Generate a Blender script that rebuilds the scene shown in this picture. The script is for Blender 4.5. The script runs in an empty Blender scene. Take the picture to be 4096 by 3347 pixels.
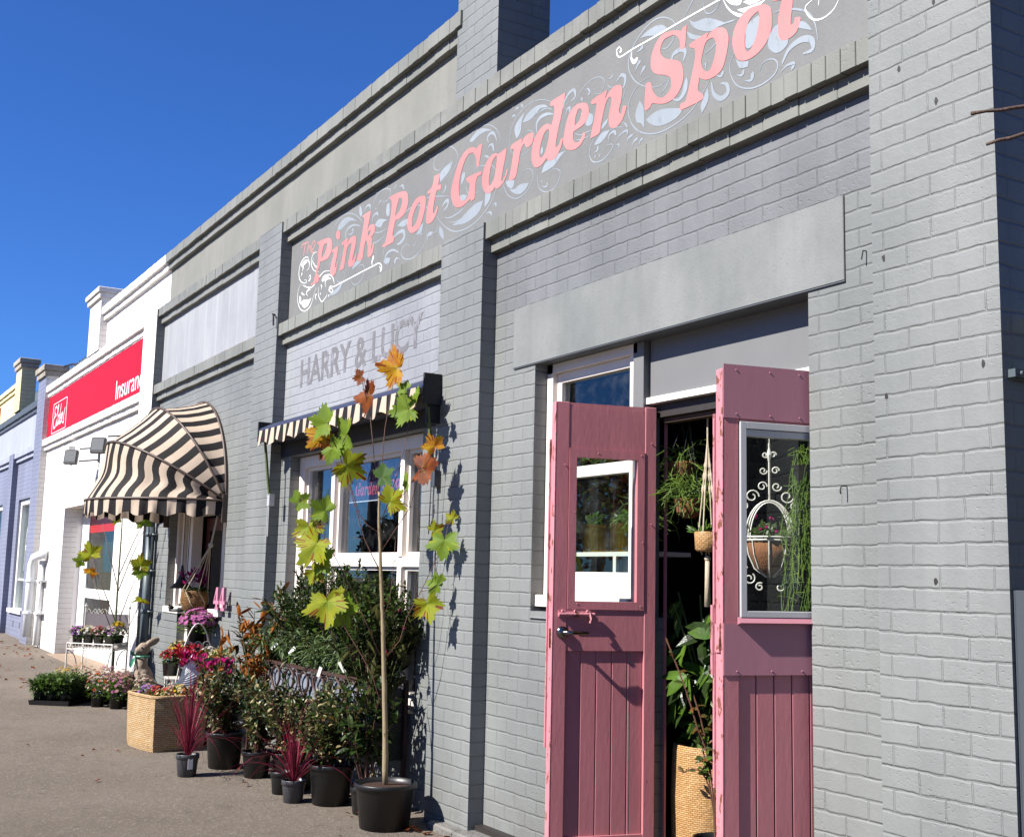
import bpy, bmesh, math, random
from mathutils import Matrix, Vector, Euler
random.seed(7)
R = math.radians
scene = bpy.context.scene
col = scene.collection

# ------------------------------------------------------------------ camera
cam_d = bpy.data.cameras.new("camera")
cam = bpy.data.objects.new("camera", cam_d)
col.objects.link(cam)
cam_d.sensor_fit = 'HORIZONTAL'
cam_d.sensor_width = 36.0
cam_d.lens = 41.16
cam_d.clip_start = 0.05
cam_d.clip_end = 2000
rot = Matrix(((0.51825, 0.10291, 0.84901), (0.85492, -0.08902, -0.51107), (0.022989, 0.990699, -0.134116)))
cam.matrix_world = Matrix.Translation((0.0, -3.7229, 1.60)) @ rot.to_4x4()
scene.camera = cam

# ------------------------------------------------------------------ world, sun, exposure
SUN_EL = 41.0
SUN_AZ = 3.0            # degrees from straight-on, coming from the left of the facade
world = bpy.data.worlds.new("World")
scene.world = world
world.use_nodes = True
wn = world.node_tree.nodes
wl = world.node_tree.links
wn.clear()
sky = wn.new('ShaderNodeTexSky')
sky.sky_type = 'NISHITA'
sky.sun_disc = False
sky.sun_elevation = R(SUN_EL)
sky.sun_rotation = R(180 + SUN_AZ)
sky.altitude = 800
sky.air_density = 1.0
sky.dust_density = 0.3
sky.ozone_density = 3.0
bg = wn.new('ShaderNodeBackground')
bg.inputs['Strength'].default_value = 0.05
wo = wn.new('ShaderNodeOutputWorld')
tint = wn.new('ShaderNodeMixRGB'); tint.blend_type = 'MULTIPLY'; tint.inputs[0].default_value = 1.0
tint.inputs[2].default_value = (0.35, 0.70, 1.33, 1)      # deep polarised autumn blue
wl.new(sky.outputs[0], tint.inputs[1])
wl.new(tint.outputs[0], bg.inputs[0])
wl.new(bg.outputs[0], wo.inputs[0])
sun_d = bpy.data.lights.new("sun", 'SUN')
sun_d.energy = 5.0
sun_d.angle = R(0.5)
sun_d.color = (1.0, 0.95, 0.89)
sun = bpy.data.objects.new("sun", sun_d)
col.objects.link(sun)
travel = Vector((math.sin(R(SUN_AZ)) * math.cos(R(SUN_EL)), math.cos(R(SUN_AZ)) * math.cos(R(SUN_EL)), -math.sin(R(SUN_EL))))
sun.rotation_euler = travel.to_track_quat('-Z', 'Y').to_euler()
sun.location = (-10, -12, 14)
scene.view_settings.view_transform = 'Standard'
scene.view_settings.look = 'None'
scene.view_settings.exposure = 1.30
scene.view_settings.gamma = 1.0
scene.render.engine = 'CYCLES'
scene.cycles.max_bounces = 8
scene.cycles.transparent_max_bounces = 16

# ------------------------------------------------------------------ materials
ALB = [0.59]            # albedo of ordinary paint and stone relative to the hex swatches below
def lin(h):
    if isinstance(h, str):
        h = h.lstrip('#')
        c = [int(h[i:i + 2], 16) / 255 for i in (0, 2, 4)]
        return tuple(ALB[0] * (x / 12.92 if x <= .04045 else ((x + .055) / 1.055) ** 2.4) for x in c)
    return tuple(h)

class NT:
    def __init__(self, name):
        self.m = bpy.data.materials.new(name)
        self.m.use_nodes = True
        self.n = self.m.node_tree.nodes
        self.l = self.m.node_tree.links
        self.n.clear()
        self.out = self.n.new('ShaderNodeOutputMaterial')
    def node(self, t, **k):
        x = self.n.new(t)
        for a, b in k.items():
            if a.startswith('i_'):
                x.inputs[a[2:].replace('_', ' ')].default_value = b
            else:
                setattr(x, a, b)
        return x
    def link(self, a, b): self.l.new(a, b)
    def val(self, x, sock):
        if hasattr(x, 'type') and hasattr(x, 'links'): self.l.new(x, sock)
        else: sock.default_value = x
    def math(self, op, a, b=0.0, clamp=False):
        x = self.n.new('ShaderNodeMath'); x.operation = op; x.use_clamp = clamp
        self.val(a, x.inputs[0]); self.val(b, x.inputs[1]); return x.outputs[0]
    def mix(self, f, a, b, bt='MIX'):
        x = self.n.new('ShaderNodeMixRGB'); x.blend_type = bt
        self.val(f, x.inputs[0])
        for v, s in ((a, x.inputs[1]), (b, x.inputs[2])):
            if isinstance(v, tuple): s.default_value = (*v[:3], 1)
            else: self.l.new(v, s)
        return x.outputs[0]
    def pos(self): return self.node('ShaderNodeNewGeometry').outputs['Position']
    def noise(self, vec, scale, detail=4, rough=.55, dist=0.0):
        x = self.node('ShaderNodeTexNoise'); x.inputs['Scale'].default_value = scale
        x.inputs['Detail'].default_value = detail; x.inputs['Roughness'].default_value = rough
        x.inputs['Distortion'].default_value = dist
        if vec is not None: self.l.new(vec, x.inputs['Vector'])
        return x.outputs['Fac']
    def ramp(self, f, a, b, c0=0.0, c1=1.0):
        x = self.node('ShaderNodeMapRange'); x.inputs[1].default_value = a; x.inputs[2].default_value = b
        x.inputs[3].default_value = c0; x.inputs[4].default_value = c1; x.clamp = True
        self.l.new(f, x.inputs[0]); return x.outputs[0]
    def scalev(self, v, s):
        x = self.node('ShaderNodeVectorMath', operation='MULTIPLY'); self.l.new(v, x.inputs[0]); x.inputs[1].default_value = s
        return x.outputs[0]
    def bsdf(self, color, rough=.6, spec=.5, metal=0.0, bump=None, bdist=.01, bstr=1.0, trans=0.0, coat=0.0):
        p = self.node('ShaderNodeBsdfPrincipled')
        if isinstance(color, tuple): p.inputs['Base Color'].default_value = (*color[:3], 1)
        else: self.l.new(color, p.inputs['Base Color'])
        self.val(rough, p.inputs['Roughness'])
        p.inputs['Specular IOR Level'].default_value = spec
        p.inputs['Metallic'].default_value = metal
        p.inputs['Coat Weight'].default_value = coat
        if bump is not None:
            b = self.node('ShaderNodeBump'); b.inputs['Distance'].default_value = bdist; b.inputs['Strength'].default_value = bstr
            self.l.new(bump, b.inputs['Height']); self.l.new(b.outputs[0], p.inputs['Normal'])
            self.bn = b.outputs[0]
        if trans:
            t = self.node('ShaderNodeBsdfTranslucent')
            if isinstance(color, tuple): t.inputs[0].default_value = (*[min(1, c * 1.3) for c in color[:3]], 1)
            else: self.l.new(color, t.inputs[0])
            m = self.node('ShaderNodeMixShader'); m.inputs[0].default_value = trans
            self.l.new(p.outputs[0], m.inputs[1]); self.l.new(t.outputs[0], m.inputs[2])
            self.l.new(m.outputs[0], self.out.inputs[0])
        else:
            self.l.new(p.outputs[0], self.out.inputs[0])
        return self.m

def facade_uv(t):
    """vector (x+y, z) in world metres, wobbled a few millimetres, so courses run round corners"""
    p = t.pos()
    s = t.node('ShaderNodeSeparateXYZ'); t.link(p, s.inputs[0])
    n1 = t.noise(p, 5.0, 2); n2 = t.noise(t.scalev(p, (1.7, 1.3, 1.9)), 6.0, 2)
    u = t.math('ADD', t.math('ADD', s.outputs[0], s.outputs[1]), t.math('MULTIPLY', t.math('SUBTRACT', n1, .5), .022))
    v = t.math('ADD', t.math('SUBTRACT', s.outputs[2], .044), t.math('MULTIPLY', t.math('SUBTRACT', n2, .5), .016))
    c = t.node('ShaderNodeCombineXYZ'); t.link(u, c.inputs[0]); t.link(v, c.inputs[1])
    return p, s, c.outputs[0]

def brick_mat(name, base, tint=None, rough=.55, depth=.006, streak=.30, wash=None, bw=.24, rh=.086):
    t = NT(name)
    p, s, uv = facade_uv(t)
    b = t.node('ShaderNodeTexBrick')
    t.link(uv, b.inputs['Vector'])
    b.offset = .5
    b.inputs['Scale'].default_value = 1.0
    b.inputs['Brick Width'].default_value = bw
    b.inputs['Row Height'].default_value = rh
    b.inputs['Mortar Size'].default_value = .0045
    b.inputs['Mortar Smooth'].default_value = .35
    b.inputs['Bias'].default_value = 0
    b.inputs['Color1'].default_value = (.4, .4, .4, 1)
    b.inputs['Color2'].default_value = (.6, .6, .6, 1)
    vv = t.node('ShaderNodeSeparateXYZ'); t.link(uv, vv.inputs[0])
    fr_ = t.math('FRACT', t.math('DIVIDE', vv.outputs[1], rh))
    ed = t.math('MINIMUM', fr_, t.math('SUBTRACT', 1.0, fr_))
    bed = t.math('MULTIPLY', t.ramp(ed, .0, .095, .75, 0.0), t.ramp(t.noise(p, 6, 3), .3, .7, .45, 1.0))
    fac = t.math('MAXIMUM', bed, t.math('MULTIPLY', b.outputs['Fac'], t.ramp(t.noise(p, 9, 2), .35, .65, .15, .75)))
    base = lin(base)
    tint = lin(tint) if tint else tuple(c * .8 for c in base)
    big = t.noise(t.scalev(p, (1, 1, .35)), 1.6, 5, .6)
    str_ = t.noise(t.scalev(p, (9, 9, .7)), 1.0, 4, .6)
    c = t.mix(t.ramp(big, .38, .62), base, tuple(x * .93 for x in tint))
    c = t.mix(t.ramp(str_, .45, .8, 0, streak), c, tuple(x * .62 for x in base))
    # slight tone change brick to brick
    c = t.mix(.10, c, b.outputs['Color'], 'OVERLAY')
    pat = t.noise(t.scalev(p, (1, 1, .8)), .55, 3, .5)
    c = t.mix(t.ramp(pat, .40, .62, 0, .40), c, tuple(x * 1.22 for x in base))
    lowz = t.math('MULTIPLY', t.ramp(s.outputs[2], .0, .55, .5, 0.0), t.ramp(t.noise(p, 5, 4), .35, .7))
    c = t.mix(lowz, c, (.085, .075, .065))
    chip = t.noise(p, 60, 3, .7)
    c = t.mix(t.ramp(chip, .70, .76, 0, .35), c, tuple(x * .45 for x in base))
    # grime in the joints (a real dirt film, with patches)
    dirt = t.math('MULTIPLY', t.ramp(ed, .012, .05, 1.0, 0.0), t.ramp(t.noise(p, 7, 3),        .38, .66, .0, .40))
    c = t.mix(dirt, c, tuple(x * .45 for x in base))
    fine = t.noise(p, 95, 4, .65)
    mid = t.noise(p, 22, 3, .6)
    perbrick = t.math('MULTIPLY', b.outputs['Color'], .35)
    pits = t.ramp(t.noise(t.scalev(p, (1, 1, 1.6)), 48, 2, .5), .30, .40, -.9, 0.0)
    pits = t.math('MULTIPLY', pits, t.ramp(t.noise(p, 1.9, 2), .45, .62))
    h = t.math('SUBTRACT', t.math('ADD', t.math('ADD', t.math('MULTIPLY', fine, .16), t.math('MULTIPLY', mid, .35)), t.math('MULTIPLY', pits, .28)), fac)
    h = t.math('ADD', h, perbrick)
    return t.bsdf(c, rough, .4, bump=h, bdist=depth, bstr=1.0)

def render_mat(name, base, tint, rough=.7, bd=.003, streak=.3, streakcol=None, sc=70):
    t = NT(name)
    p = t.pos()
    base = lin(base); tint = lin(tint)
    big = t.noise(t.scalev(p, (1, 1, .6)), 2.2, 6, .65)
    c = t.mix(t.ramp(big, .35, .68), base, tint)
    st = t.noise(t.scalev(p, (7, 7, .35)), 1.3, 5, .6)
    c = t.mix(t.ramp(st, .5, .72, 0, streak), c, lin(streakcol) if streakcol else tuple(x * .7 for x in base))
    sp = t.noise(p, 35, 2, .6)
    c = t.mix(t.ramp(sp, .68, .75, 0, .35), c, tuple(x * .5 for x in base))
    f = t.noise(p, sc, 4, .6); m = t.noise(p, 9, 3, .6)
    h = t.math('ADD', t.math('MULTIPLY', f, .5), t.math('MULTIPLY', m, .9))
    return t.bsdf(c, rough, .35, bump=h, bdist=bd)

def paint(name, base, rough=.45, wear=0.0, wearcol='5a4030', bump=.002, spec=.5, metal=0.0, vary=.12, sc=30, coat=0.0):
    t = NT(name)
    p = t.pos()
    base = lin(base)
    n = t.noise(t.scalev(p, (1, 1, .5)), 3.5, 4)
    c = t.mix(t.ramp(n, .3, .7, 0, vary * 3), base, tuple(x * .78 for x in base))
    if wear:
        w = t.noise(t.scalev(p, (1, 1, .45)), 26, 4, .65)
        c = t.mix(t.ramp(w, 1 - wear, 1 - wear + .02), c, lin(wearcol))
    f = t.noise(t.scalev(p, (1, 1, .3)), sc, 4, .6)
    return t.bsdf(c, rough, spec, metal, bump=f, bdist=bump, coat=coat)

def leafmat(name, base, base2=None, rough=.38, trans=.35, sc=9):
    t = NT(name)
    p = t.pos()
    n = t.noise(p, sc, 3)
    b = lin(base); b2 = lin(base2) if base2 else tuple(x * .55 for x in b)
    c = t.mix(t.ramp(n, .35, .65), b, b2)
    f = t.noise(p, 120, 2)
    return t.bsdf(c, rough, .22, bump=f, bdist=.001, trans=trans)

def glassmat(name, tint=(.92, .96, .95), refl=2.0, base=.03, rough=0.0):
    t = NT(name)
    tr = t.node('ShaderNodeBsdfTransparent'); tr.inputs[0].default_value = (*tint, 1)
    g = t.node('ShaderNodeBsdfGlossy'); g.inputs['Roughness'].default_value = rough
    w = t.noise(t.pos(), 1.3, 2)
    b = t.node('ShaderNodeBump'); b.inputs['Distance'].default_value = .004; b.inputs['Strength'].default_value = .25
    t.link(w, b.inputs['Height']); t.link(b.outputs[0], g.inputs['Normal'])
    lw = t.node('ShaderNodeLayerWeight'); lw.inputs[0].default_value = .5
    fr = t.math('ADD', t.math('MULTIPLY', t.math('POWER', lw.outputs['Facing'], 5.0), .96), .04)
    dust = t.noise(t.pos(), 7, 5, .7)
    f = t.math('ADD', t.math('MULTIPLY', fr, refl), base, True)
    m = t.node('ShaderNodeMixShader'); t.link(f, m.inputs[0]); t.link(tr.outputs[0], m.inputs[1]); t.link(g.outputs[0], m.inputs[2])
    d = t.node('ShaderNodeBsdfDiffuse'); d.inputs[0].default_value = (.75, .75, .72, 1)
    m2 = t.node('ShaderNodeMixShader'); t.link(t.ramp(dust, .5, .85, 0.0, .025), m2.inputs[0]); t.link(m.outputs[0], m2.inputs[1]); t.link(d.outputs[0], m2.inputs[2])
    t.link(m2.outputs[0], t.out.inputs[0])
    return t.m

def wickermat(name, c1, c2, cyl=False, w=.05, h=.017):
    t = NT(name)
    p = t.pos()
    s = t.node('ShaderNodeSeparateXYZ'); t.link(p, s.inputs[0])
    c = t.node('ShaderNodeCombineXYZ')
    t.link(t.math('ADD', s.outputs[0], t.math('MULTIPLY', s.outputs[1], -1.0 if not cyl else 1.0)), c.inputs[0]); t.link(s.outputs[2], c.inputs[1])
    b = t.node('ShaderNodeTexBrick'); t.link(c.outputs[0], b.inputs['Vector']); b.offset = .5
    b.inputs['Scale'].default_value = 1; b.inputs['Brick Width'].default_value = w; b.inputs['Row Height'].default_value = h
    b.inputs['Mortar Size'].default_value = h * .15; b.inputs['Mortar Smooth'].default_value = .9
    b.inputs['Color1'].default_value = (*lin(c1), 1); b.inputs['Color2'].default_value = (*lin(c2), 1)
    b.inputs['Mortar'].default_value = (*[x * .55 for x in lin(c2)], 1)
    n = t.noise(p, 14, 4)
    cc = t.mix(t.ramp(n, .4, .75, 0, .45), b.outputs['Color'], tuple(x * .6 for x in lin(c2)))
    return t.bsdf(cc, .6, .3, bump=t.math('SUBTRACT', t.noise(p, 60, 2), b.outputs['Fac']), bdist=.005)

M = {}
M['brick'] = brick_mat('grey_painted_brick', '8b8e8c', '7f8381')
M['brick_up'] = brick_mat('mauve_grey_painted_brick', '838587', '787a7c')
M['brick_lav'] = brick_mat('lavender_painted_brick', 'a3a6aa', '979a9f', streak=.2)
M['brick_dark'] = brick_mat('shaded_grey_brick', '4e565b', '3f474c', rough=.4)  # grey brick with shade put into its colour; no part uses it
ALB[0] = 0.85
M['brick_white'] = brick_mat('white_painted_brick', 'dcd8d2', 'd0ccc7', streak=.06)
ALB[0] = 0.59
ALB[0] = 0.72
M['brick_blue'] = brick_mat('blue_violet_painted_brick', '84889c', '7a7e92')
ALB[0] = 0.59
ALB[0] = 0.92
M['brick_yel'] = brick_mat('cream_yellow_painted_brick', 'cdc193', 'bdb184')
ALB[0] = 0.59
ALB[0] = 1.1
M['brick_old'] = brick_mat('weathered_cap_brick', '9a9282', '77705f', streak=.5)
ALB[0] = 0.59
M['render'] = render_mat('pale_cement_render', '94948c', '86877f')
M['render_sign'] = render_mat('grey_violet_sign_render', '868785', '7c7d7d', sc=60, streak=.25)
M['render_lav'] = render_mat('streaky_lavender_render', 'acafb3', '9da0a5', streak=.6, streakcol='c6c6ca')
M['lintel'] = render_mat('smooth_lintel_render', '8f9290', '7c807f', bd=.003, streak=.5)
M['soldier'] = brick_mat('grey_soldier_course', '91928a', '80827a', streak=.4, bw=5, rh=5, depth=.004)
ALB[0] = 0.92
M['render_blue'] = render_mat('blue_violet_render', '979caf', '8d92a5')
ALB[0] = 0.59
ALB[0] = 0.92
M['render_yel'] = render_mat('cream_yellow_render', 'ddd0a0', 'd2c594')
ALB[0] = 0.59
ALB[0] = 0.85
M['render_white'] = render_mat('white_render', 'e9e6e3', 'e0ddda', streak=.1)
ALB[0] = 0.59
M['asphalt'] = None
def asphalt():
    t = NT('worn_asphalt')
    p = t.pos()
    n = t.noise(p, .6, 5, .6); n2 = t.noise(p, 150, 3, .8); n3 = t.noise(p, 8, 4, .6)
    vo = t.node('ShaderNodeTexVoronoi'); vo.inputs['Scale'].default_value = 95; t.link(p, vo.inputs['Vector'])
    c = t.mix(t.ramp(n, .3, .7), lin('9a8d7e'), lin('857969'))
    c = t.mix(t.ramp(n2, .38, .68, 0, .55), c, lin('5f5850'))
    c = t.mix(t.ramp(vo.outputs['Color'], .72, .88, 0, .7), c, lin('b0a79c'))
    c = t.mix(t.ramp(n3, .58, .8, 0, .5), c, lin('55504c'))
    gum = t.noise(p, 3.1, 2, .3)
    c = t.mix(t.ramp(gum, .66, .70, 0, .07), c, lin('a8a097'))
    vc = t.node('ShaderNodeTexVoronoi'); vc.feature = 'DISTANCE_TO_EDGE'; vc.inputs['Scale'].default_value = .35
    wv = t.node('ShaderNodeVectorMath', operation='ADD'); t.link(p, wv.inputs[0])
    cn = t.node('ShaderNodeTexNoise'); cn.inputs['Scale'].default_value = 1.5; cn.inputs['Detail'].default_value = 5; t.link(p, cn.inputs['Vector'])
    t.link(cn.outputs['Color'], wv.inputs[1]); t.link(wv.outputs[0], vc.inputs['Vector'])
    c = t.mix(t.ramp(vc.outputs['Distance'], .0, .002, .18, 0), c, lin('2c2a29'))
    st_ = t.noise(p, 1.7, 5, .7)
    c = t.mix(t.ramp(st_, .55, .72, 0, .35), c, lin('645c55'))
    h = t.math('ADD', t.math('MULTIPLY', n2, 1.0), t.math('MULTIPLY', n3, 1.2))
    return t.bsdf(c, .9, .25, bump=h, bdist=.011)
M['asphalt'] = asphalt()
M['stone'] = render_mat('rough_footing_stone', '8a8883', '6c6a66', bd=.02, sc=18)
M['concrete'] = render_mat('sandy_concrete', 'b39c84', 'a58f78')
ALB[0] = 0.85
M['white_wood'] = paint('white_painted_timber', 'e3d9cf', .45, .02 + .22, 'a08d78', .001)
ALB[0] = 0.59
ALB[0] = 0.85
M['white_gloss'] = paint('white_gloss_paint', 'e8e6e2', .3)
ALB[0] = 0.59
ALB[0] = 0.8
M['alu'] = paint('pale_aluminium', 'c2c3c4', .35, metal=.3, vary=.05, bump=.0003)
ALB[0] = 0.59
M['grey_panel'] = paint('grey_fibre_panel', '7f8080', .55, vary=.1, bump=.001)
M['dark_trim'] = paint('dark_grey_trim', '5b6165', .5)
ALB[0] = 1.0
M['pink'] = paint('dusky_pink_door_paint', 'a8696e', .46, .285, '6b4246', .0013, sc=38, vary=.26)
M['pink_edge'] = paint('chipped_pink_edge_paint', 'b0737a', .5, .42, '6a4030', .003, sc=60)
M['pink_smooth'] = paint('smooth_pink_sheet', '94646f', .5, bump=.0006, vary=.1)
ALB[0] = 0.59
M['pink_sign'] = paint('pink_sign_paint', 'dc8f8e', .7, .36, 'c58583', bump=.003, vary=.3)
M['pink_num'] = paint('pink_numeral_paint', 'dd8fa8', .45)
M['blueish'] = paint('pale_blue_grey_sign_paint', 'a3adb6', .7, .40, '8f989f', bump=.003, vary=.3)
ALB[0] = 0.85
M['whitesign'] = paint('white_sign_paint', 'eef0ee', .6, bump=.0015)
ALB[0] = 0.59
M['faded'] = paint('faded_grey_lettering', '78777b', .75, .44, '8f8f99', bump=.001)
M['redsign'] = paint('glossy_red_sign', 'c81e34', .5, bump=.0002, vary=.05, spec=.08)
ALB[0] = 0.85
M['white_vinyl'] = paint('white_vinyl_lettering', 'f2f0ee', .3, bump=.0002)
ALB[0] = 0.59
M['red'] = paint('red_band', 'c01c1c', .4)
M['black_plastic'] = paint('black_pot_plastic', '1c1c1d', .42, bump=.0008, vary=.2)
M['grey_plastic'] = paint('dark_grey_pot_plastic', '4a4a4e', .42, bump=.0008)
M['soil'] = render_mat('potting_soil', '4a3428', '2e211a', bd=.02, sc=90)
M['navy'] = paint('navy_awning_box', '2c3350', .5)
M['blackish'] = paint('black_fabric_and_shade', '17181c', .7)
M['stripe_d'] = None
def fabric(name, c, trans=.25):
    t = NT(name); p = t.pos()
    n = t.noise(p, 4, 4); f = t.noise(p, 260, 2)
    b = lin(c)
    return t.bsdf(t.mix(t.ramp(n, .35, .7), b, tuple(x * .82 for x in b)), .75, .25, bump=f, bdist=.001, trans=trans)
M['stripe_d'] = fabric('dark_brown_awning_stripe', '1d191a', .05)
ALB[0] = 0.72
M['stripe_l'] = fabric('cream_awning_stripe', 'e4cfb8', .28)
ALB[0] = 0.59
M['frame_br'] = paint('brown_awning_frame', '5a4a40', .5)
M['rust'] = paint('rusty_wrought_iron', '4a2c22', .6, .42, '2a1d19', .003)
M['iron'] = paint('black_iron', '1c1b1c', .5)
M['zinc'] = render_mat('galvanised_zinc', '9096a2', '7d828e', .45, .001, .5)
M['pipe_grey'] = paint('grey_green_downpipe', '5c686d', .4)
ALB[0] = 0.85
M['pipe_white'] = paint('white_downpipe', 'e4e6e6', .3)
ALB[0] = 0.59
M['steel'] = paint('dark_painted_steel', '4c5259', .45)
M['chrome'] = paint('worn_chrome', '9a9694', .2, metal=1.0, bump=.0002)
M['lamp_grey'] = paint('floodlight_housing', '3c3e40', .5)
M['lamp_glass'] = paint('floodlight_glass', '8d8f8c', .12, bump=.0001)
M['bark'] = paint('smooth_sapling_bark', 'a4906c', .65, .30 + .1, '75603f', .003, sc=50)
M['twig'] = paint('red_brown_twig', '6a4434', .6, bump=.002)
M['twig_dry'] = paint('dry_grey_twig', '5b463a', .8, bump=.006, sc=60)
M['stem'] = paint('green_stem', '5d6a35', .5)
M['cane'] = paint('bamboo_cane', 'c2a063', .5)
M['wicker'] = wickermat('pale_wicker', 'dcc096', 'cfa873', True)
M['wicker_d'] = wickermat('brown_wicker', '9a7340', '7c5628', True)
M['wicker_c'] = wickermat('honey_wicker', 'dcb27a', 'cb9a60', True, .034, .0105)
M['rope'] = paint('cream_macrame_rope', 'cfc0a4', .9, bump=.004, sc=120)
M['brass'] = paint('hammered_brass', 'b08a3a', .3, metal=1.0, bump=.006, sc=60)
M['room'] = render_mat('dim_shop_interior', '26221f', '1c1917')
M['dark_wood'] = paint('dark_timber', '2e2825', .6)
M['blind'] = render_mat('beige_blind', 'b0aa8c', 'a09a7d', bd=.001)
ALB[0] = 0.85
M['paper'] = paint('plant_label_card', 'e6e6e0', .4)
ALB[0] = 0.59
M['rabbit'] = render_mat('weathered_concrete_statue', 'b3a18b', '8a7763', bd=.012, streak=.4, sc=50)
M['ribbon'] = paint('green_ribbon', '2f8f6a', .5)
ALB[0] = 0.72
M['tin'] = paint('painted_white_wire', 'd9d2c8', .5, .38, '8f7f70', .002)
ALB[0] = 0.59
M['slate'] = render_mat('faded_chalkboard', '6f686c', '615a60', bd=.001)
M['gal'] = paint('corrugated_roof_grey', '6d7470', .5)
M['glass'] = glassmat('window_glass', refl=1.25, base=.0)
M['glass_sky'] = glassmat('large_pane_glass', tint=(.85, .88, .9), refl=1.5, base=.03)
M['glass_dark'] = glassmat('tinted_glass', tint=(.55, .6, .58), refl=.8, base=.0)
M['coir'] = paint('coir_liner', '8d5a34', .9, bump=.006, sc=120)
# foliage
L_ = {}
ALB[0] = 0.66
L_['y'] = leafmat('yellow_orange_leaf', 'c9a218', 'b9651a', .62, .4, 14)
ALB[0] = 0.59
ALB[0] = 0.66
L_['o'] = leafmat('russet_leaf', '8e4608', '642a06', .62, .3, 14)
ALB[0] = 0.59
ALB[0] = 0.66
L_['g'] = leafmat('bright_green_leaf', '7f9a2a', '6a8826', .62, .42, 10)
ALB[0] = 0.59
ALB[0] = 0.66
L_['Y'] = leafmat('yellow_green_leaf', 'adb01f', '8f9f22', .62, .45, 12)
ALB[0] = 0.59
ALB[0] = 0.66
L_['b'] = leafmat('dark_brown_leaf', '4a2416', '2f1810', .62, .15)
ALB[0] = 0.59
ALB[0] = 0.66
L_['d'] = leafmat('dark_green_leaf', '4f7330', '3c5a26', .62, .35)  # the darker green leaves
ALB[0] = 0.59
M['lf_dark'] = leafmat('dark_glossy_leaf', '34491f', '222f15', .3, .2)
M['lf_mid'] = leafmat('mid_green_leaf', '50612a', '384a1f', .35, .3)
M['lf_olive'] = leafmat('olive_leaf', '67683a', '4a4d2c', .4, .25)
M['lf_cream'] = leafmat('cream_margin_leaf', 'c9bb8e', 'a89a68', .4, .25)
ALB[0] = 1.0
M['lf_brown'] = leafmat('brown_felted_leaf_underside', 'a8672a', '80481a', .75, .2)
ALB[0] = 0.7
M['lf_sage'] = leafmat('grey_green_sage_leaf', '73845a', '566b44', .5, .3)
M['lf_fresh'] = leafmat('fresh_green_leaf', '5e7e2a', '466324', .35, .35)
ALB[0] = 0.95
M['lf_red'] = leafmat('wine_red_grass', '84293f', '5c1c2b', .4, .3)
ALB[0] = 0.59
M['lf_copper'] = leafmat('copper_green_leaf', '84502c', '4c5a2a', .45, .3)
M['lf_rhip'] = leafmat('rhipsalis_green', '7f9a3c', '62803a', .45, .2)
for k, c, d in (('f_purple', '7a4fb0', '5b3590'), ('f_pink', 'd987bd', 'c163a4'), ('f_mag', 'c8137c', 'a00d62'), ('f_red', 'b0122a', '8c0c1e'), ('f_coral', 'e2573f', 'c9402f'),
                ('f_white', 'efe9e0', 'ddd2c8'), ('f_yel', 'e8c51e', 'd8a512'), ('f_cream', 'e8d7a0', 'dbc486'), ('f_blush', 'e2b9b4', 'cf9da0'), ('f_mauve', 'b27fc4', '9a63b0')):
    M[k] = leafmat(k.replace('f_', 'petal_'), c, d, .6, .3, 20)
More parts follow.
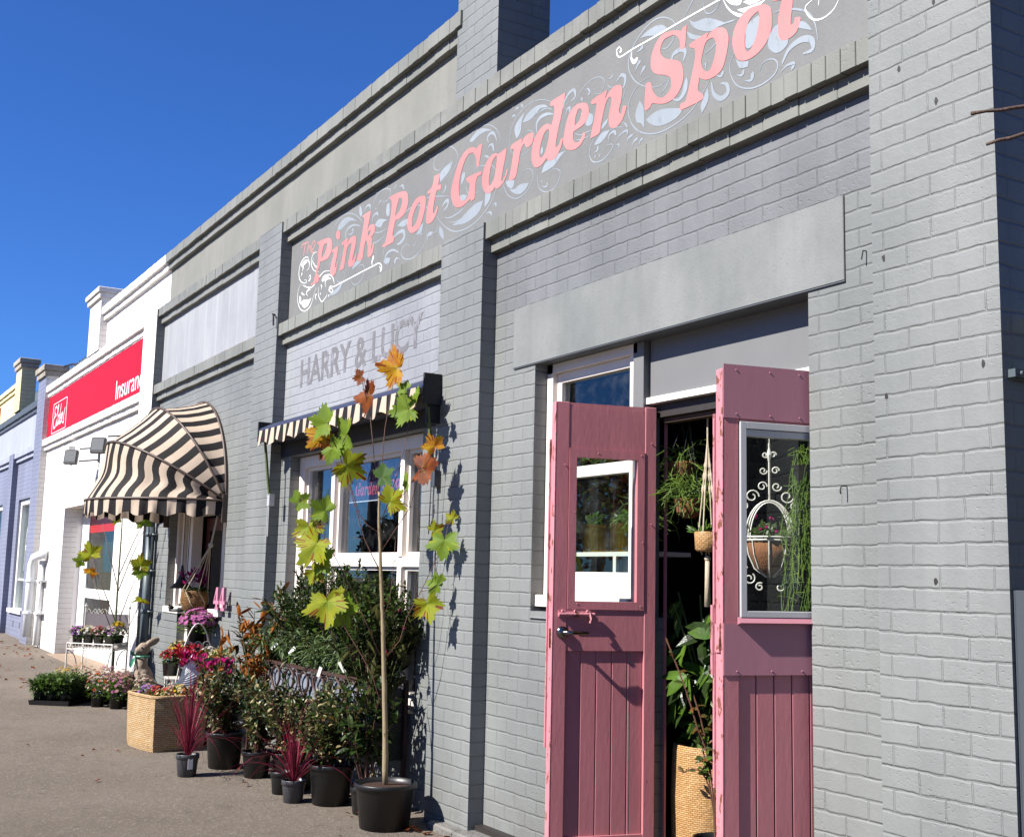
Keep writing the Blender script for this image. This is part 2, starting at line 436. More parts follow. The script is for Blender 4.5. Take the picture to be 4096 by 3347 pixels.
SIGN={"L":[[[-9909,4596,-9900,4608,-9795,4604,-9650,4587,-9587,4564,-9553,4528,-9546,4467,-9581,4419,-9648,4394,-9771,4398,-9817,4402,-9829,4362,-9871,4331,-9863,4297,-9823,4280,-9835,4238,-9843,4220,-9981,4224,-10027,4221,-10009,4242,-9962,4244,-9927,4302,-9878,4422,-9877,4503,-9861,4540,-9858,4570],[-9727,4549,-9665,4543,-9671,4504,-9717,4458,-9785,4429,-9781,4481,-9756,4532]],[[-9363,4544,-9367,4524,-9384,4513,-9408,4513,-9433,4525,-9454,4545,-9463,4568,-9458,4588,-9442,4599,-9417,4599,-9392,4587,-9372,4567]],[[-9544,4450,-9407,4454,-9396,4444,-9429,4353,-9460,4282,-9435,4268,-9406,4316,-9387,4304,-9412,4271,-9430,4220,-9487,4201,-9538,4220,-9563,4264,-9549,4317,-9508,4387,-9495,4419,-9532,4428]],[[-9331,4463,-9209,4477,-9189,4464,-9204,4433,-9124,4464,-9059,4464,-9021,4447,-9008,4410,-9029,4346,-9071,4261,-9051,4241,-9008,4288,-8993,4277,-9009,4243,-9050,4199,-9106,4200,-9144,4212,-9158,4261,-9113,4366,-9105,4406,-9137,4414,-9199,4386,-9229,4308,-9257,4222,-9353,4219,-9313,4296,-9276,4396,-9270,4432,-9309,4441]],[[-8892,4600,-8742,4599,-8723,4587,-8759,4499,-8780,4444,-8739,4471,-8678,4471,-8633,4445,-8629,4400,-8669,4373,-8703,4366,-8675,4345,-8683,4280,-8688,4245,-8650,4298,-8632,4283,-8655,4222,-8696,4199,-8739,4205,-8759,4232,-8757,4298,-8789,4357,-8817,4342,-8843,4280,-8863,4214,-8980,4222,-8934,4301,-8893,4427,-8858,4524,-8853,4568,-8881,4579],[-8760,4425,-8714,4430,-8718,4400,-8762,4389]],[[-8364,4605,-8349,4615,-8236,4613,-8109,4596,-8046,4571,-8020,4536,-8015,4471,-8049,4417,-8108,4391,-8186,4386,-8233,4388,-8260,4330,-8280,4278,-8241,4256,-8255,4226,-8267,4218,-8412,4217,-8462,4221,-8456,4245,-8423,4245,-8387,4304,-8333,4435,-8316,4516,-8321,4575],[-8185,4563,-8128,4541,-8125,4501,-8167,4449,-8245,4426,-8219,4498,-8191,4540]],[[-7813,4472,-7739,4457,-7708,4430,-7710,4363,-7754,4273,-7809,4218,-7896,4206,-7958,4224,-8007,4274,-8011,4324,-7985,4387,-7929,4442,-7872,4468],[-7831,4422,-7802,4418,-7799,4379,-7824,4324,-7871,4268,-7918,4256,-7932,4276,-7922,4343,-7881,4394]],[[-7586,4565,-7484,4562,-7488,4533,-7510,4476,-7462,4466,-7467,4431,-7526,4440,-7555,4389,-7576,4321,-7577,4282,-7553,4273,-7518,4312,-7498,4310,-7515,4269,-7563,4226,-7626,4211,-7672,4222,-7687,4252,-7680,4324,-7647,4414,-7632,4451,-7676,4453,-7677,4472,-7613,4488,-7584,4533]],[[-6856,4589,-6860,4556,-6884,4471,-6882,4438,-6927,4449,-6930,4496,-6967,4554,-7002,4571,-7060,4571,-7105,4537,-7149,4479,-7179,4393,-7175,4321,-7142,4265,-7088,4242,-7042,4262,-7022,4302,-7018,4348,-7043,4366,-7067,4391,-7062,4404,-6936,4400,-6851,4392,-6856,4368,-6906,4368,-6932,4329,-6934,4272,-6943,4217,-6971,4216,-6988,4211,-7000,4230,-7034,4225,-7109,4210,-7180,4217,-7241,4245,-7288,4311,-7297,4367,-7277,4433,-7233,4504,-7178,4571,-7109,4609,-7040,4617,-6981,4605,-6935,4582,-6912,4589,-6890,4594]],[[-6515,4453,-6525,4407,-6553,4332,-6575,4256,-6564,4236,-6538,4251,-6507,4302,-6494,4296,-6508,4264,-6553,4222,-6609,4204,-6647,4209,-6663,4225,-6694,4206,-6748,4204,-6793,4222,-6828,4266,-6842,4321,-6829,4386,-6782,4440,-6718,4466,-6664,4464,-6621,4447,-6548,4454],[-6658,4442,-6642,4432,-6645,4393,-6658,4335,-6677,4285,-6718,4255,-6740,4258,-6747,4294,-6734,4358,-6705,4417]],[[-6455,4456,-6322,4459,-6319,4453,-6328,4428,-6285,4458,-6236,4464,-6202,4461,-6177,4445,-6176,4412,-6194,4386,-6232,4374,-6262,4381,-6281,4408,-6302,4412,-6336,4376,-6362,4287,-6394,4212,-6480,4217,-6453,4286,-6427,4388,-6423,4420,-6454,4424]],[[-5971,4593,-5813,4595,-5817,4566,-5849,4464,-5887,4373,-5911,4287,-5897,4267,-5870,4280,-5849,4309,-5831,4295,-5851,4253,-5895,4210,-5949,4201,-5995,4212,-6014,4231,-6069,4205,-6135,4205,-6174,4237,-6195,4286,-6192,4344,-6161,4409,-6106,4449,-6041,4462,-5999,4454,-5966,4430,-5944,4475,-5932,4528,-5942,4553,-5973,4562],[-6002,4418,-5988,4406,-5987,4374,-6008,4318,-6038,4270,-6070,4253,-6094,4266,-6096,4314,-6075,4370,-6039,4412]],[[-5818,4320,-5794,4394,-5752,4451,-5692,4471,-5623,4463,-5581,4446,-5555,4414,-5550,4373,-5570,4339,-5611,4318,-5670,4312,-5713,4306,-5716,4267,-5694,4234,-5651,4226,-5626,4243,-5606,4271,-5584,4254,-5596,4228,-5642,4198,-5701,4191,-5753,4205,-5798,4231,-5826,4281],[-5657,4437,-5626,4421,-5630,4390,-5654,4358,-5701,4340,-5698,4382,-5678,4421]],[[-5514,4444,-5373,4453,-5369,4443,-5384,4404,-5337,4436,-5290,4449,-5251,4442,-5224,4425,-5216,4388,-5226,4335,-5245,4288,-5240,4268,-5221,4261,-5207,4301,-5172,4287,-5183,4258,-5209,4219,-5254,4196,-5301,4197,-5333,4217,-5345,4255,-5342,4302,-5323,4354,-5320,4387,-5344,4400,-5375,4377,-5398,4326,-5425,4252,-5440,4210,-5533,4208,-5510,4270,-5480,4359,-5472,4405,-5518,4416]],[[-4639,4559,-4644,4504,-4654,4441,-4693,4447,-4698,4499,-4739,4542,-4779,4552,-4831,4552,-4861,4523,-4861,4482,-4819,4438,-4748,4404,-4693,4370,-4668,4320,-4667,4260,-4697,4211,-4746,4182,-4817,4180,-4879,4198,-4931,4220,-4958,4202,-5004,4210,-4992,4358,-4949,4346,-4927,4287,-4885,4241,-4838,4221,-4787,4237,-4767,4270,-4777,4314,-4829,4347,-4902,4380,-4944,4424,-4950,4468,-4940,4512,-4904,4560,-4852,4588,-4790,4583,-4729,4565,-4684,4544,-4669,4558]],[[-4615,4428,-4605,4442,-4476,4447,-4467,4436,-4486,4418,-4430,4444,-4375,4438,-4330,4410,-4307,4363,-4312,4307,-4330,4251,-4357,4204,-4411,4186,-4476,4190,-4518,4212,-4532,4224,-4546,4158,-4509,4125,-4513,4094,-4667,4095,-4696,4101,-4686,4132,-4647,4134,-4618,4196,-4580,4307,-4566,4367,-4576,4401,-4600,4414],[-4448,4406,-4421,4398,-4402,4362,-4407,4312,-4430,4257,-4462,4230,-4504,4259,-4518,4310,-4500,4368,-4481,4400]],[[-4087,4437,-4037,4419,-4001,4385,-3993,4333,-3997,4275,-4031,4221,-4089,4189,-4156,4181,-4216,4195,-4255,4235,-4277,4306,-4268,4372,-4224,4423,-4163,4448],[-4091,4405,-4079,4381,-4088,4330,-4109,4271,-4143,4229,-4169,4226,-4185,4258,-4185,4313,-4168,4363,-4138,4394]],[[-3891,4495,-3828,4491,-3841,4419,-3806,4415,-3810,4388,-3845,4391,-3854,4335,-3866,4269,-3866,4242,-3847,4243,-3839,4269,-3802,4254,-3809,4227,-3832,4190,-3879,4179,-3918,4185,-3946,4211,-3953,4251,-3949,4315,-3932,4374,-3924,4395,-3984,4415,-3980,4437,-3915,4446]]],"R":[["p",7.8,"n",[-10318,4646,-10295,4676,-10199,4671,-10149,4672]],["p",7.8,"n",[-10221,4670,-10237,4619,-10257,4557]],["p",7.7,"n",[-10132,4663,-10146,4615,-10160,4558]],["p",7.7,"n",[-10144,4597,-10105,4617,-10074,4600,-10082,4560]],["p",7.7,"n",[-10055,4570,-10002,4574,-9969,4614,-10000,4642,-10050,4615,-10062,4570,-10024,4538,-9985,4540]],["w",9.5,"b",[-10097,4471,-10136,4516,-10203,4532,-10279,4520,-10341,4474,-10354,4401,-10311,4333,-10228,4291,-10149,4279,-10145,4299,-10198,4314]],["w",8.4,"b",[-9911,4519,-9996,4522,-10044,4475,-10024,4405,-9953,4349,-9844,4317]],["w",9.6,"b",[-9456,4101,-9535,4101,-9593,4089]],["w",8.4,"b",[-10295,4297,-10355,4233,-10355,4149,-10287,4061,-10181,4013,-10083,4011,-10001,4040,-9946,4111,-9891,4181]],["w",10.0,"b",[-10202,4261,-10295,4297,-10110,4225,-9979,4207,-9858,4255,-9717,4290,-9573,4267]],["w",11.3,"b",[-9753,4241,-9672,4248,-9548,4222,-9483,4169,-9463,4125]],["w",17.9,"b",[-9659,4134,-9675,4185,-9627,4207,-9545,4190]],["w",9.6,"b",[-9475,4097,-9527,4119,-9575,4109,-9551,4073,-9500,4059,-9482,4075,-9524,4091]],["w",8.8,"n",[-9476,4101,-9151,4103,-8861,4106,-8619,4106,-8526,4106,-8474,4076,-8466,4042,-8494,4027]],["w",19.1,"b",[-8512,4081,-8487,4047,-8490,4025]],["w",22.4,"b",[-8652,4105,-8665,4144,-8642,4176,-8644,4194]],["w",8.1,"b",[-9828,4176,-9829,4104,-9781,4047,-9726,4016,-9629,4049,-9621,4071]],["w",17.2,"b",[-10277,4410,-10247,4437,-10260,4457]],["w",17.2,"b",[-10294,4372,-10273,4384,-10282,4398]],["w",16.9,"b",[-10099,4314,-10054,4329,-10049,4295,-10095,4280]],["w",16.8,"b",[-10088,4139,-10136,4173,-10085,4196,-10036,4190]],["w",16.6,"b",[-9876,4057,-9902,4102,-9872,4113]],["w",16.4,"b",[-9771,4133,-9754,4161,-9776,4178]],["w",16.4,"b",[-9775,4086,-9782,4107]],["w",16.1,"b",[-9586,4029,-9579,4051]],["w",17.1,"b",[-10240,4210,-10249,4195,-10179,4165]],["w",0,"p",[-10260,4110,-10184,4121,-10051,4099,-9998,4105,-10067,4053,-10141,4038,-10209,4059]],["w",0,"p",[-10282,4453,-10298,4490,-10211,4509,-10133,4495,-10174,4471,-10239,4464]],["w",0,"p",[-10303,4181,-10265,4149,-10269,4091,-10308,4132]],["w",0,"p",[-9761,4223,-9671,4244,-9570,4234,-9647,4211,-9738,4202]],["w",11.9,"b",[-10164,4394,-10100,4405,-10091,4453,-10132,4487]],["w",13.4,"b",[-9991,4480,-10009,4451,-9926,4383,-9872,4372]],["g",9.6,"b",[-9587,4564,-9518,4659,-9367,4707,-9214,4701,-9060,4651,-8944,4583,-8885,4531]],["g",0,"p",[-9444,4608,-9400,4653,-9287,4679,-9152,4652,-9016,4583,-9149,4620,-9242,4613,-9355,4594]],["g",23.8,"b",[-9204,4433,-9251,4514,-9199,4563,-9069,4562,-8938,4521]],["g",26.7,"b",[-9194,4516,-9136,4494,-9082,4511,-9113,4538]],["g",0,"p",[-8965,4711,-8915,4660,-8908,4620,-8927,4594,-8968,4643]],["g",27.6,"b",[-8876,4619,-8826,4659,-8756,4655,-8735,4612]],["g",8.9,"b",[-8723,4490,-8708,4605,-8622,4701,-8489,4716,-8371,4686,-8351,4641,-8397,4603,-8480,4611,-8499,4638]],["g",0,"p",[-8634,4453,-8552,4483,-8382,4433,-8464,4435,-8511,4404,-8580,4424]],["g",22.6,"b",[-8679,4479,-8684,4532,-8609,4549,-8572,4518]],["g",18.1,"b",[-8580,4608,-8548,4629,-8532,4639]],["g",16.7,"b",[-8628,4577,-8627,4598]],["g",17.6,"b",[-8305,4664,-8257,4672,-8251,4696]],["g",24.7,"b",[-8192,4647,-8129,4651,-8095,4606]],["g",8.9,"b",[-8681,4405,-8541,4367,-8392,4363]],["g",8.9,"b",[-8706,4308,-8569,4297,-8404,4316]],["g",0,"p",[-8421,4508,-8410,4570,-8361,4564,-8353,4476,-8393,4464]],["g",9.8,"b",[-8260,4330,-8155,4389,-8003,4419,-7853,4414,-7673,4346,-7642,4311]],["g",0,"p",[-8197,4336,-8105,4355,-7997,4341,-7994,4306,-8085,4301]],["g",34.1,"b",[-8270,4255,-8177,4274,-8083,4265,-8063,4212,-8138,4181,-8193,4187]],["g",8.5,"b",[-7679,4226,-7673,4144,-7725,4063,-7823,4018,-7956,4011,-8065,4045,-8115,4099,-8072,4137,-7996,4140,-7948,4101]],["g",16.6,"b",[-7919,4108,-7859,4108,-7860,4122]],["g",13.8,"b",[-7803,4142,-7775,4163,-7746,4162]],["g",0,"p",[-7850,4181,-7781,4239,-7738,4241,-7762,4180,-7820,4173]],["g",21.8,"b",[-8147,4106,-8245,4150,-8342,4158,-8404,4129,-8400,4085]],["g",28.6,"b",[-8127,4052,-8199,4069,-8227,4033]],["g",0,"p",[-8434,4100,-8404,4122,-8305,4099,-8334,4063,-8399,4071]],["g",7.3,"b",[-8438,4144,-8435,4201,-8380,4224]],["g",34.0,"b",[-7654,4080,-7658,4127,-7573,4127]],["g",8.1,"b",[-7573,4120,-7504,4129,-7494,4180]],["g",0,"p",[-7464,4152,-7406,4099,-7388,4029,-7445,4069,-7473,4115]],["g",8.2,"b",[-7708,4430,-7564,4404,-7313,4339]],["g",9.1,"b",[-9100,4150,-9074,4068,-9014,4026,-8906,4026,-8823,4075,-8820,4141,-8885,4171,-8955,4156,-8942,4116]],["g",0,"p",[-9084,4169,-9016,4222,-8839,4242,-8888,4201,-8994,4179]],["g",7.9,"b",[-9274,4202,-9232,4162,-9265,4116,-9361,4120,-9404,4160,-9371,4207,-9294,4206]],["g",0,"p",[-9588,4041,-9338,4084,-9263,4100,-9334,4045,-9448,4025]],["g",8.1,"b",[-9426,4360,-9562,4343,-9617,4300]],["g",7.2,"b",[-9382,4311,-9292,4369,-9180,4381]],["g",8.8,"b",[-7479,4484,-7319,4511,-7225,4561,-7217,4625,-7281,4693,-7370,4732,-7495,4734,-7582,4693,-7584,4632,-7524,4595,-7461,4601,-7439,4644]],["g",0,"p",[-7479,4491,-7484,4559,-7410,4586,-7288,4598,-7321,4548,-7393,4514]],["g",20.9,"b",[-7441,4392,-7398,4407,-7386,4446]],["g",7.0,"b",[-7121,4613,-7101,4678,-7022,4718,-6897,4730,-6763,4698,-6662,4635,-6611,4562,-6613,4501,-6653,4452]],["g",0,"p",[-7048,4670,-6998,4692,-6908,4716,-6795,4682,-6716,4645,-6838,4670,-6928,4664,-6995,4650]],["g",24.3,"b",[-6767,4572,-6780,4617,-6727,4631,-6682,4602,-6652,4548]],["g",23.1,"b",[-6781,4514,-6755,4546,-6711,4538,-6687,4485]],["g",17.4,"b",[-6816,4462,-6818,4491,-6773,4472,-6756,4458]],["g",0,"p",[-7148,4373,-7146,4443,-7112,4463,-7090,4438,-7109,4403]],["g",8.1,"b",[-7005,4414,-6938,4441,-6825,4425,-6715,4394,-6659,4347]],["g",7.1,"b",[-7043,4366,-7070,4339,-7044,4291,-6950,4254,-6839,4257]],["g",0,"p",[-7167,4299,-7114,4296,-7054,4271,-7076,4248,-7135,4255]],["g",15.5,"b",[-7429,4210,-7322,4177,-7201,4175,-7096,4189]],["g",0,"p",[-7269,4107,-7151,4121,-7036,4156,-6924,4178,-6818,4172,-6864,4110,-6941,4085,-7078,4073]],["g",9.6,"b",[-7351,4157,-7234,4122,-7139,4124]],["g",10.5,"b",[-7526,4247,-7419,4154,-7279,4071,-7157,4038,-7006,4032,-6850,4061,-6723,4124,-6661,4180,-6636,4206]],["g",0,"p",[-6798,4116,-6796,4183,-6792,4216,-6716,4206,-6724,4158,-6766,4130]],["g",28.0,"b",[-7434,4290,-7392,4315,-7343,4314,-7353,4274,-7413,4254]],["g",19.3,"b",[-6784,4061,-6720,4064,-6696,4033]],["g",18.0,"b",[-6694,4099,-6647,4106,-6640,4079]],["g",9.7,"b",[-7277,4230,-7261,4268]],["g",6.7,"b",[-6390,4366,-6464,4421,-6478,4514,-6441,4602,-6352,4649,-6225,4671,-6109,4652,-6004,4610,-5957,4583]],["g",0,"p",[-6390,4481,-6418,4539,-6400,4588,-6292,4634,-6329,4576,-6337,4524,-6361,4493]],["g",0,"p",[-6319,4567,-6261,4608,-6155,4625,-6060,4603,-6003,4570,-6097,4589,-6153,4571,-6230,4554]],["g",8.6,"b",[-6162,4563,-6096,4573,-6021,4566,-5955,4533]],["g",26.9,"b",[-6139,4438,-6141,4503,-6095,4530,-6020,4526,-5945,4501]],["g",18.0,"b",[-6453,4639,-6444,4658,-6412,4645]],["g",18.0,"b",[-6403,4667,-6404,4695,-6369,4688]],["g",17.8,"b",[-6348,4681,-6339,4700,-6313,4669]],["g",6.5,"b",[-6330,4483,-6257,4492,-6197,4470,-6167,4431,-6170,4395,-6212,4360,-6280,4343,-6339,4348]],["g",7.0,"b",[-6481,4355,-6530,4298,-6548,4231,-6524,4164,-6460,4102,-6377,4066,-6288,4066,-6202,4106,-6171,4161,-6187,4203,-6236,4228,-6295,4224,-6317,4176]],["g",0,"p",[-6472,4155,-6400,4138,-6351,4148,-6291,4145,-6218,4126,-6260,4096,-6328,4083,-6399,4105]],["g",0,"p",[-6516,4217,-6496,4222,-6403,4201,-6412,4165,-6441,4149,-6494,4183]],["g",7.2,"b",[-6054,4200,-6110,4175,-6117,4119,-6096,4061,-6039,4019,-5965,4003,-5893,4019,-5859,4060,-5856,4100,-5906,4130,-5951,4133,-5972,4093]],["g",0,"p",[-6071,4148,-6045,4192,-5990,4212,-5882,4221,-5793,4214,-5863,4189,-5916,4159,-5988,4149]],["g",17.8,"b",[-6068,4063,-6012,4045,-5994,4068]],["g",13.7,"b",[-6079,4092,-6060,4100]],["g",0,"p",[-6085,4273,-6087,4315,-6064,4324,-6058,4291]],["g",6.9,"b",[-5722,4456,-5684,4510,-5609,4559,-5518,4576,-5444,4561,-5398,4527,-5402,4484,-5433,4458,-5482,4473,-5508,4517]],["g",22.7,"b",[-5832,4499,-5816,4545,-5764,4579,-5712,4575,-5702,4531,-5745,4515]],["g",20.7,"b",[-5804,4438,-5792,4475,-5761,4480,-5760,4449]],["g",18.2,"b",[-5600,4530,-5566,4533,-5545,4501,-5565,4493]],["g",15.3,"b",[-5654,4489,-5624,4494,-5632,4474]],["g",16.7,"b",[-5362,4517,-5323,4514,-5307,4533]],["g",24.1,"b",[-5271,4471,-5229,4494,-5190,4470,-5193,4428,-5212,4406]],["g",5.9,"b",[-5366,4491,-5337,4459,-5290,4444]],["g",5.8,"b",[-5226,4320,-5196,4367,-5174,4402]],["g",0,"p",[-5639,4403,-5571,4385,-5504,4342,-5519,4293,-5569,4299,-5603,4341]],["g",7.0,"b",[-5704,4298,-5635,4263,-5551,4259,-5510,4250]],["g",8.1,"b",[-5703,4250,-5626,4233,-5534,4228]],["g",7.8,"b",[-5445,4249,-5476,4210,-5532,4154,-5539,4111,-5513,4064,-5464,4040,-5392,4037,-5329,4062,-5299,4090,-5323,4107,-5370,4108,-5385,4088]],["g",0,"p",[-5491,4156,-5451,4187,-5404,4206,-5332,4197,-5379,4164,-5418,4147,-5467,4148]],["g",0,"p",[-5428,4228,-5397,4262,-5349,4275,-5365,4247,-5404,4230]],["g",21.2,"b",[-5339,4127,-5339,4166,-5293,4175,-5269,4143]],["g",6.8,"b",[-5340,4190,-5278,4194,-5193,4166]],["g",12.4,"b",[-5224,4210,-5186,4187,-5159,4155]],["g",17.1,"b",[-5276,4102,-5238,4133,-5170,4140,-5162,4113]],["g",18.0,"b",[-5161,4061,-5154,4087,-5102,4099]],["g",17.8,"b",[-5116,4024,-5101,4052,-5057,4061]],["g",15.8,"b",[-5049,4012,-5043,4038,-5014,4045]],["g",13.4,"b",[-5279,4082,-5245,4083,-5240,4058]],["g",19.7,"b",[-5490,4106,-5458,4111,-5450,4138]],["g",14.8,"b",[-5489,4067,-5473,4086]],["g",13.7,"b",[-5444,4058,-5425,4081]],["g",10.0,"b",[-4739,4569,-4739,4610,-4801,4666,-4895,4702,-5001,4690,-5099,4637,-5153,4566,-5152,4495,-5095,4410,-5007,4347,-4890,4301,-4808,4305]],["g",0,"p",[-5055,4648,-4990,4664,-4905,4664,-4842,4642,-4800,4601,-4872,4596,-4979,4632]],["g",8.2,"b",[-4739,4563,-4759,4516,-4810,4496,-4861,4513]],["g",25.4,"b",[-5087,4576,-5043,4580,-5021,4593]],["g",25.4,"b",[-5096,4460,-5069,4499,-5042,4513]],["g",25.2,"b",[-5046,4420,-5025,4447,-4998,4465]],["g",8.9,"b",[-4944,4382,-5040,4383,-5117,4340,-5155,4283,-5142,4202,-5080,4118,-4972,4056,-4846,4029,-4706,4036,-4589,4069,-4513,4126,-4457,4177,-4439,4228]],["g",0,"p",[-5075,4159,-5087,4218,-5050,4275,-5011,4220,-5004,4101,-5037,4139]],["g",0,"p",[-4989,4144,-4920,4161,-4827,4153,-4667,4102,-4706,4069,-4796,4059,-4888,4073,-4951,4107]],["g",30.8,"b",[-4768,4405,-4748,4438,-4678,4438,-4649,4406,-4668,4367]],["g",39.6,"b",[-4766,4189,-4706,4162,-4657,4191,-4638,4263]],["g",8.1,"b",[-4859,4249,-4808,4278,-4778,4321]],["g",9.4,"b",[-4669,4571,-4650,4620,-4601,4667,-4572,4694]],["g",0,"p",[-4620,4581,-4571,4548,-4486,4535,-4402,4491,-4321,4438,-4384,4445,-4448,4445,-4533,4486,-4591,4532]],["g",0,"p",[-4639,4522,-4571,4475,-4486,4434,-4542,4437,-4610,4471]],["g",10.2,"b",[-4430,4457,-4339,4445,-4250,4428]],["g",7.8,"b",[-4505,4645,-4495,4582,-4458,4547,-4402,4549,-4366,4585]],["g",7.7,"b",[-4495,4333,-4421,4356,-4384,4374]],["w",9.3,"n",[-5246,4674,-5275,4663,-5262,4622,-5222,4607,-5121,4610,-4873,4603,-4630,4599,-4402,4591,-4293,4586]],["w",16.0,"b",[-5246,4674,-5228,4645,-5246,4641]],["w",28.4,"b",[-5126,4598,-5131,4558,-5103,4526,-5070,4541]],["w",8.8,"b",[-4347,4578,-4312,4517,-4250,4453,-4198,4419]],["w",0,"p",[-4329,4570,-4285,4525,-4223,4496,-4206,4516,-4241,4550]],["w",0,"p",[-4241,4478,-4163,4460,-4037,4444,-4121,4424,-4189,4440]],["w",12.5,"b",[-4276,4483,-4206,4435,-4163,4435]],["w",0,"p",[-4197,4500,-4137,4462,-4020,4455,-4120,4492]],["g",0,"p",[-4181,4299,-4172,4364,-4087,4385,-4071,4335,-4105,4269,-4147,4236,-4181,4256]],["g",13.0,"b",[-4504,4272,-4485,4284,-4485,4258]],["g",0,"p",[-4255,4222,-4225,4195,-4156,4172,-4165,4144,-4225,4161]],["g",9.5,"b",[-4259,4261,-4295,4212,-4290,4148,-4242,4074,-4157,4028,-4065,4016,-3984,4034,-3955,4071,-3975,4109,-4023,4127,-4064,4119,-4081,4088]],["g",22.3,"b",[-4251,4133,-4208,4117,-4195,4143]],["g",26.9,"b",[-4191,4080,-4140,4067,-4131,4107]],["g",21.6,"b",[-4402,4189,-4366,4169,-4344,4193]],["g",31.3,"b",[-4439,4164,-4421,4094,-4366,4049,-4313,4062,-4321,4109,-4366,4131]],["g",0,"p",[-4523,4065,-4485,4123,-4467,4148,-4462,4076,-4513,4020]],["g",0,"p",[-4023,4200,-4006,4254,-3957,4282,-3894,4226,-3887,4158,-3935,4135,-3983,4148]],["g",11.6,"b",[-3981,4352,-3916,4341,-3831,4307,-3755,4258,-3711,4187,-3694,4099]],["g",0,"p",[-3847,4225,-3831,4248,-3771,4217,-3726,4158,-3779,4186]],["g",34.6,"b",[-3927,4070,-3880,4126,-3802,4142,-3735,4115,-3728,4066,-3788,4067]],["g",22.2,"b",[-3936,4028,-3896,4049,-3850,4043,-3865,4014]],["w",8.1,"b",[-3724,4309,-3770,4293,-3755,4246,-3711,4204,-3652,4191,-3594,4207,-3558,4248]],["w",4.6,"b",[-3688,4264,-3684,4291]]]}
LV=[[-7144,-370,2991,265,"y",0.0,80],[-7276,-492,2799,230,"o",-0.2,95],[-7308,-546,2929,109,"o",0.2,100],[-7061,-328,2849,105,"g",0.5,60],[-6965,-267,2801,118,"g",-0.6,110],[-7098,-293,2703,236,"g",0.3,100],[-7427,-744,2611,227,"g",0.1,80],[-7309,-645,2516,254,"g",-0.3,100],[-7486,-744,2510,209,"y",0.6,140],[-7359,-688,2421,190,"g",0.2,230],[-7472,-720,2389,81,"o",0.2,200],[-7237,-621,2299,236,"Y",1.25,240],[-7338,-596,2231,118,"b",0.4,240],[-7070,-440,2247,163,"d",0.4,300],[-6993,-312,2197,145,"g",-0.7,100],[-6994,-411,2087,190,"Y",0.5,310],[-6914,-221,2308,250,"o",0,280],[-6863,-195,2456,145,"y",1.0,30],[-7498,-860,2076,145,"g",0.9,310],[-7372,-749,2022,181,"g",1.1,60],[-7510,-784,1886,200,"Y",0.7,190],[-7532,-783,1824,118,"d",0.3,240],[-7396,-789,1763,272,"Y",0.35,150],[-7399,-717,1691,218,"g",0.2,300],[-7433,-754,1599,154,"Y",0.5,230],[-6890,-142,1899,116,"Y",0.8,300],[-6838,-55,1979,94,"Y",0.5,60],[-6817,-118,1803,209,"g",0.5,180],[-7340,-696,1379,272,"Y",0.65,190],[-7324,-571,1348,227,"g",0.1,60],[-7298,-625,1471,81,"Y",0.4,80],[-6887,-137,1544,136,"g",0.4,80],[-6888,-177,1394,200,"Y",0.5,200],[-6870,-109,1569,81,"g",0.9,60]]
BR=[[14,-7121,-332,243,-7129,-345,622,-7139,-361,942,-7148,-377,1265,-7156,-390,1428,-7168,-410,1757,-7177,-425,1989,-7179,-427,2148],[5,-7179,-427,2148,-7173,-418,2342,-7167,-408,2577,-7153,-385,2769,-7142,-367,2926],[4,-7174,-419,2073,-7209,-439,2225,-7232,-457,2429,-7271,-483,2721],[4,-7167,-408,1957,-7114,-377,2115,-7085,-331,2309,-7064,-296,2495,-7081,-266,2652],[5,-7175,-421,1873,-7215,-487,1921,-7243,-534,1987,-7280,-595,2186,-7310,-646,2323,-7329,-677,2420],[5,-7162,-400,1610,-7193,-452,1715,-7223,-501,1829,-7273,-585,2122,-7291,-614,2253],[4,-7165,-404,1747,-7074,-351,1890,-6980,-291,2040,-6933,-252,2272],[5,-7139,-362,717,-7178,-426,940,-7214,-486,1058,-7275,-587,1235,-7373,-691,1493,-7411,-736,1634,-7389,-778,1731],[4,-7155,-388,1070,-7210,-480,1295,-7268,-576,1527,-7319,-661,1697,-7413,-759,1908,-7495,-855,2098],[4,-7133,-352,1060,-7044,-300,1173,-6996,-279,1324,-6933,-214,1496,-6892,-145,1675,-6844,-104,1797,-6847,-70,1946],[2,-6892,-145,1675,-6889,-141,1796,-6890,-142,1895],[3,-7153,-384,1298,-7082,-364,1431,-7029,-373,1676,-7026,-367,1823],[3,-6980,-292,2040,-6991,-309,2154],[2,-7275,-587,1235,-7326,-575,1339],[2,-7081,-266,2652,-7069,-324,2833],[2,-7081,-266,2652,-6966,-268,2775]]
# ------------------------------------------------------------------ helpers
def tag(o, label=None, cat=None, group=None, kind=None):
    if label: o['label'] = label
    if cat: o['category'] = cat
    if group: o['group'] = group
    if kind: o['kind'] = kind
    return o
def thing(name, label, cat, loc=(0, 0, 0), group=None):
    o = bpy.data.objects.new(name, None); col.objects.link(o)
    o.location = loc; o.empty_display_size = .1
    tag(o, label, cat, group); o['_loc'] = 0
    del o['_loc']
    return o
def origin(o):
    v = Vector(o.location)
    while o.parent: o = o.parent; v += Vector(o.location)
    return v

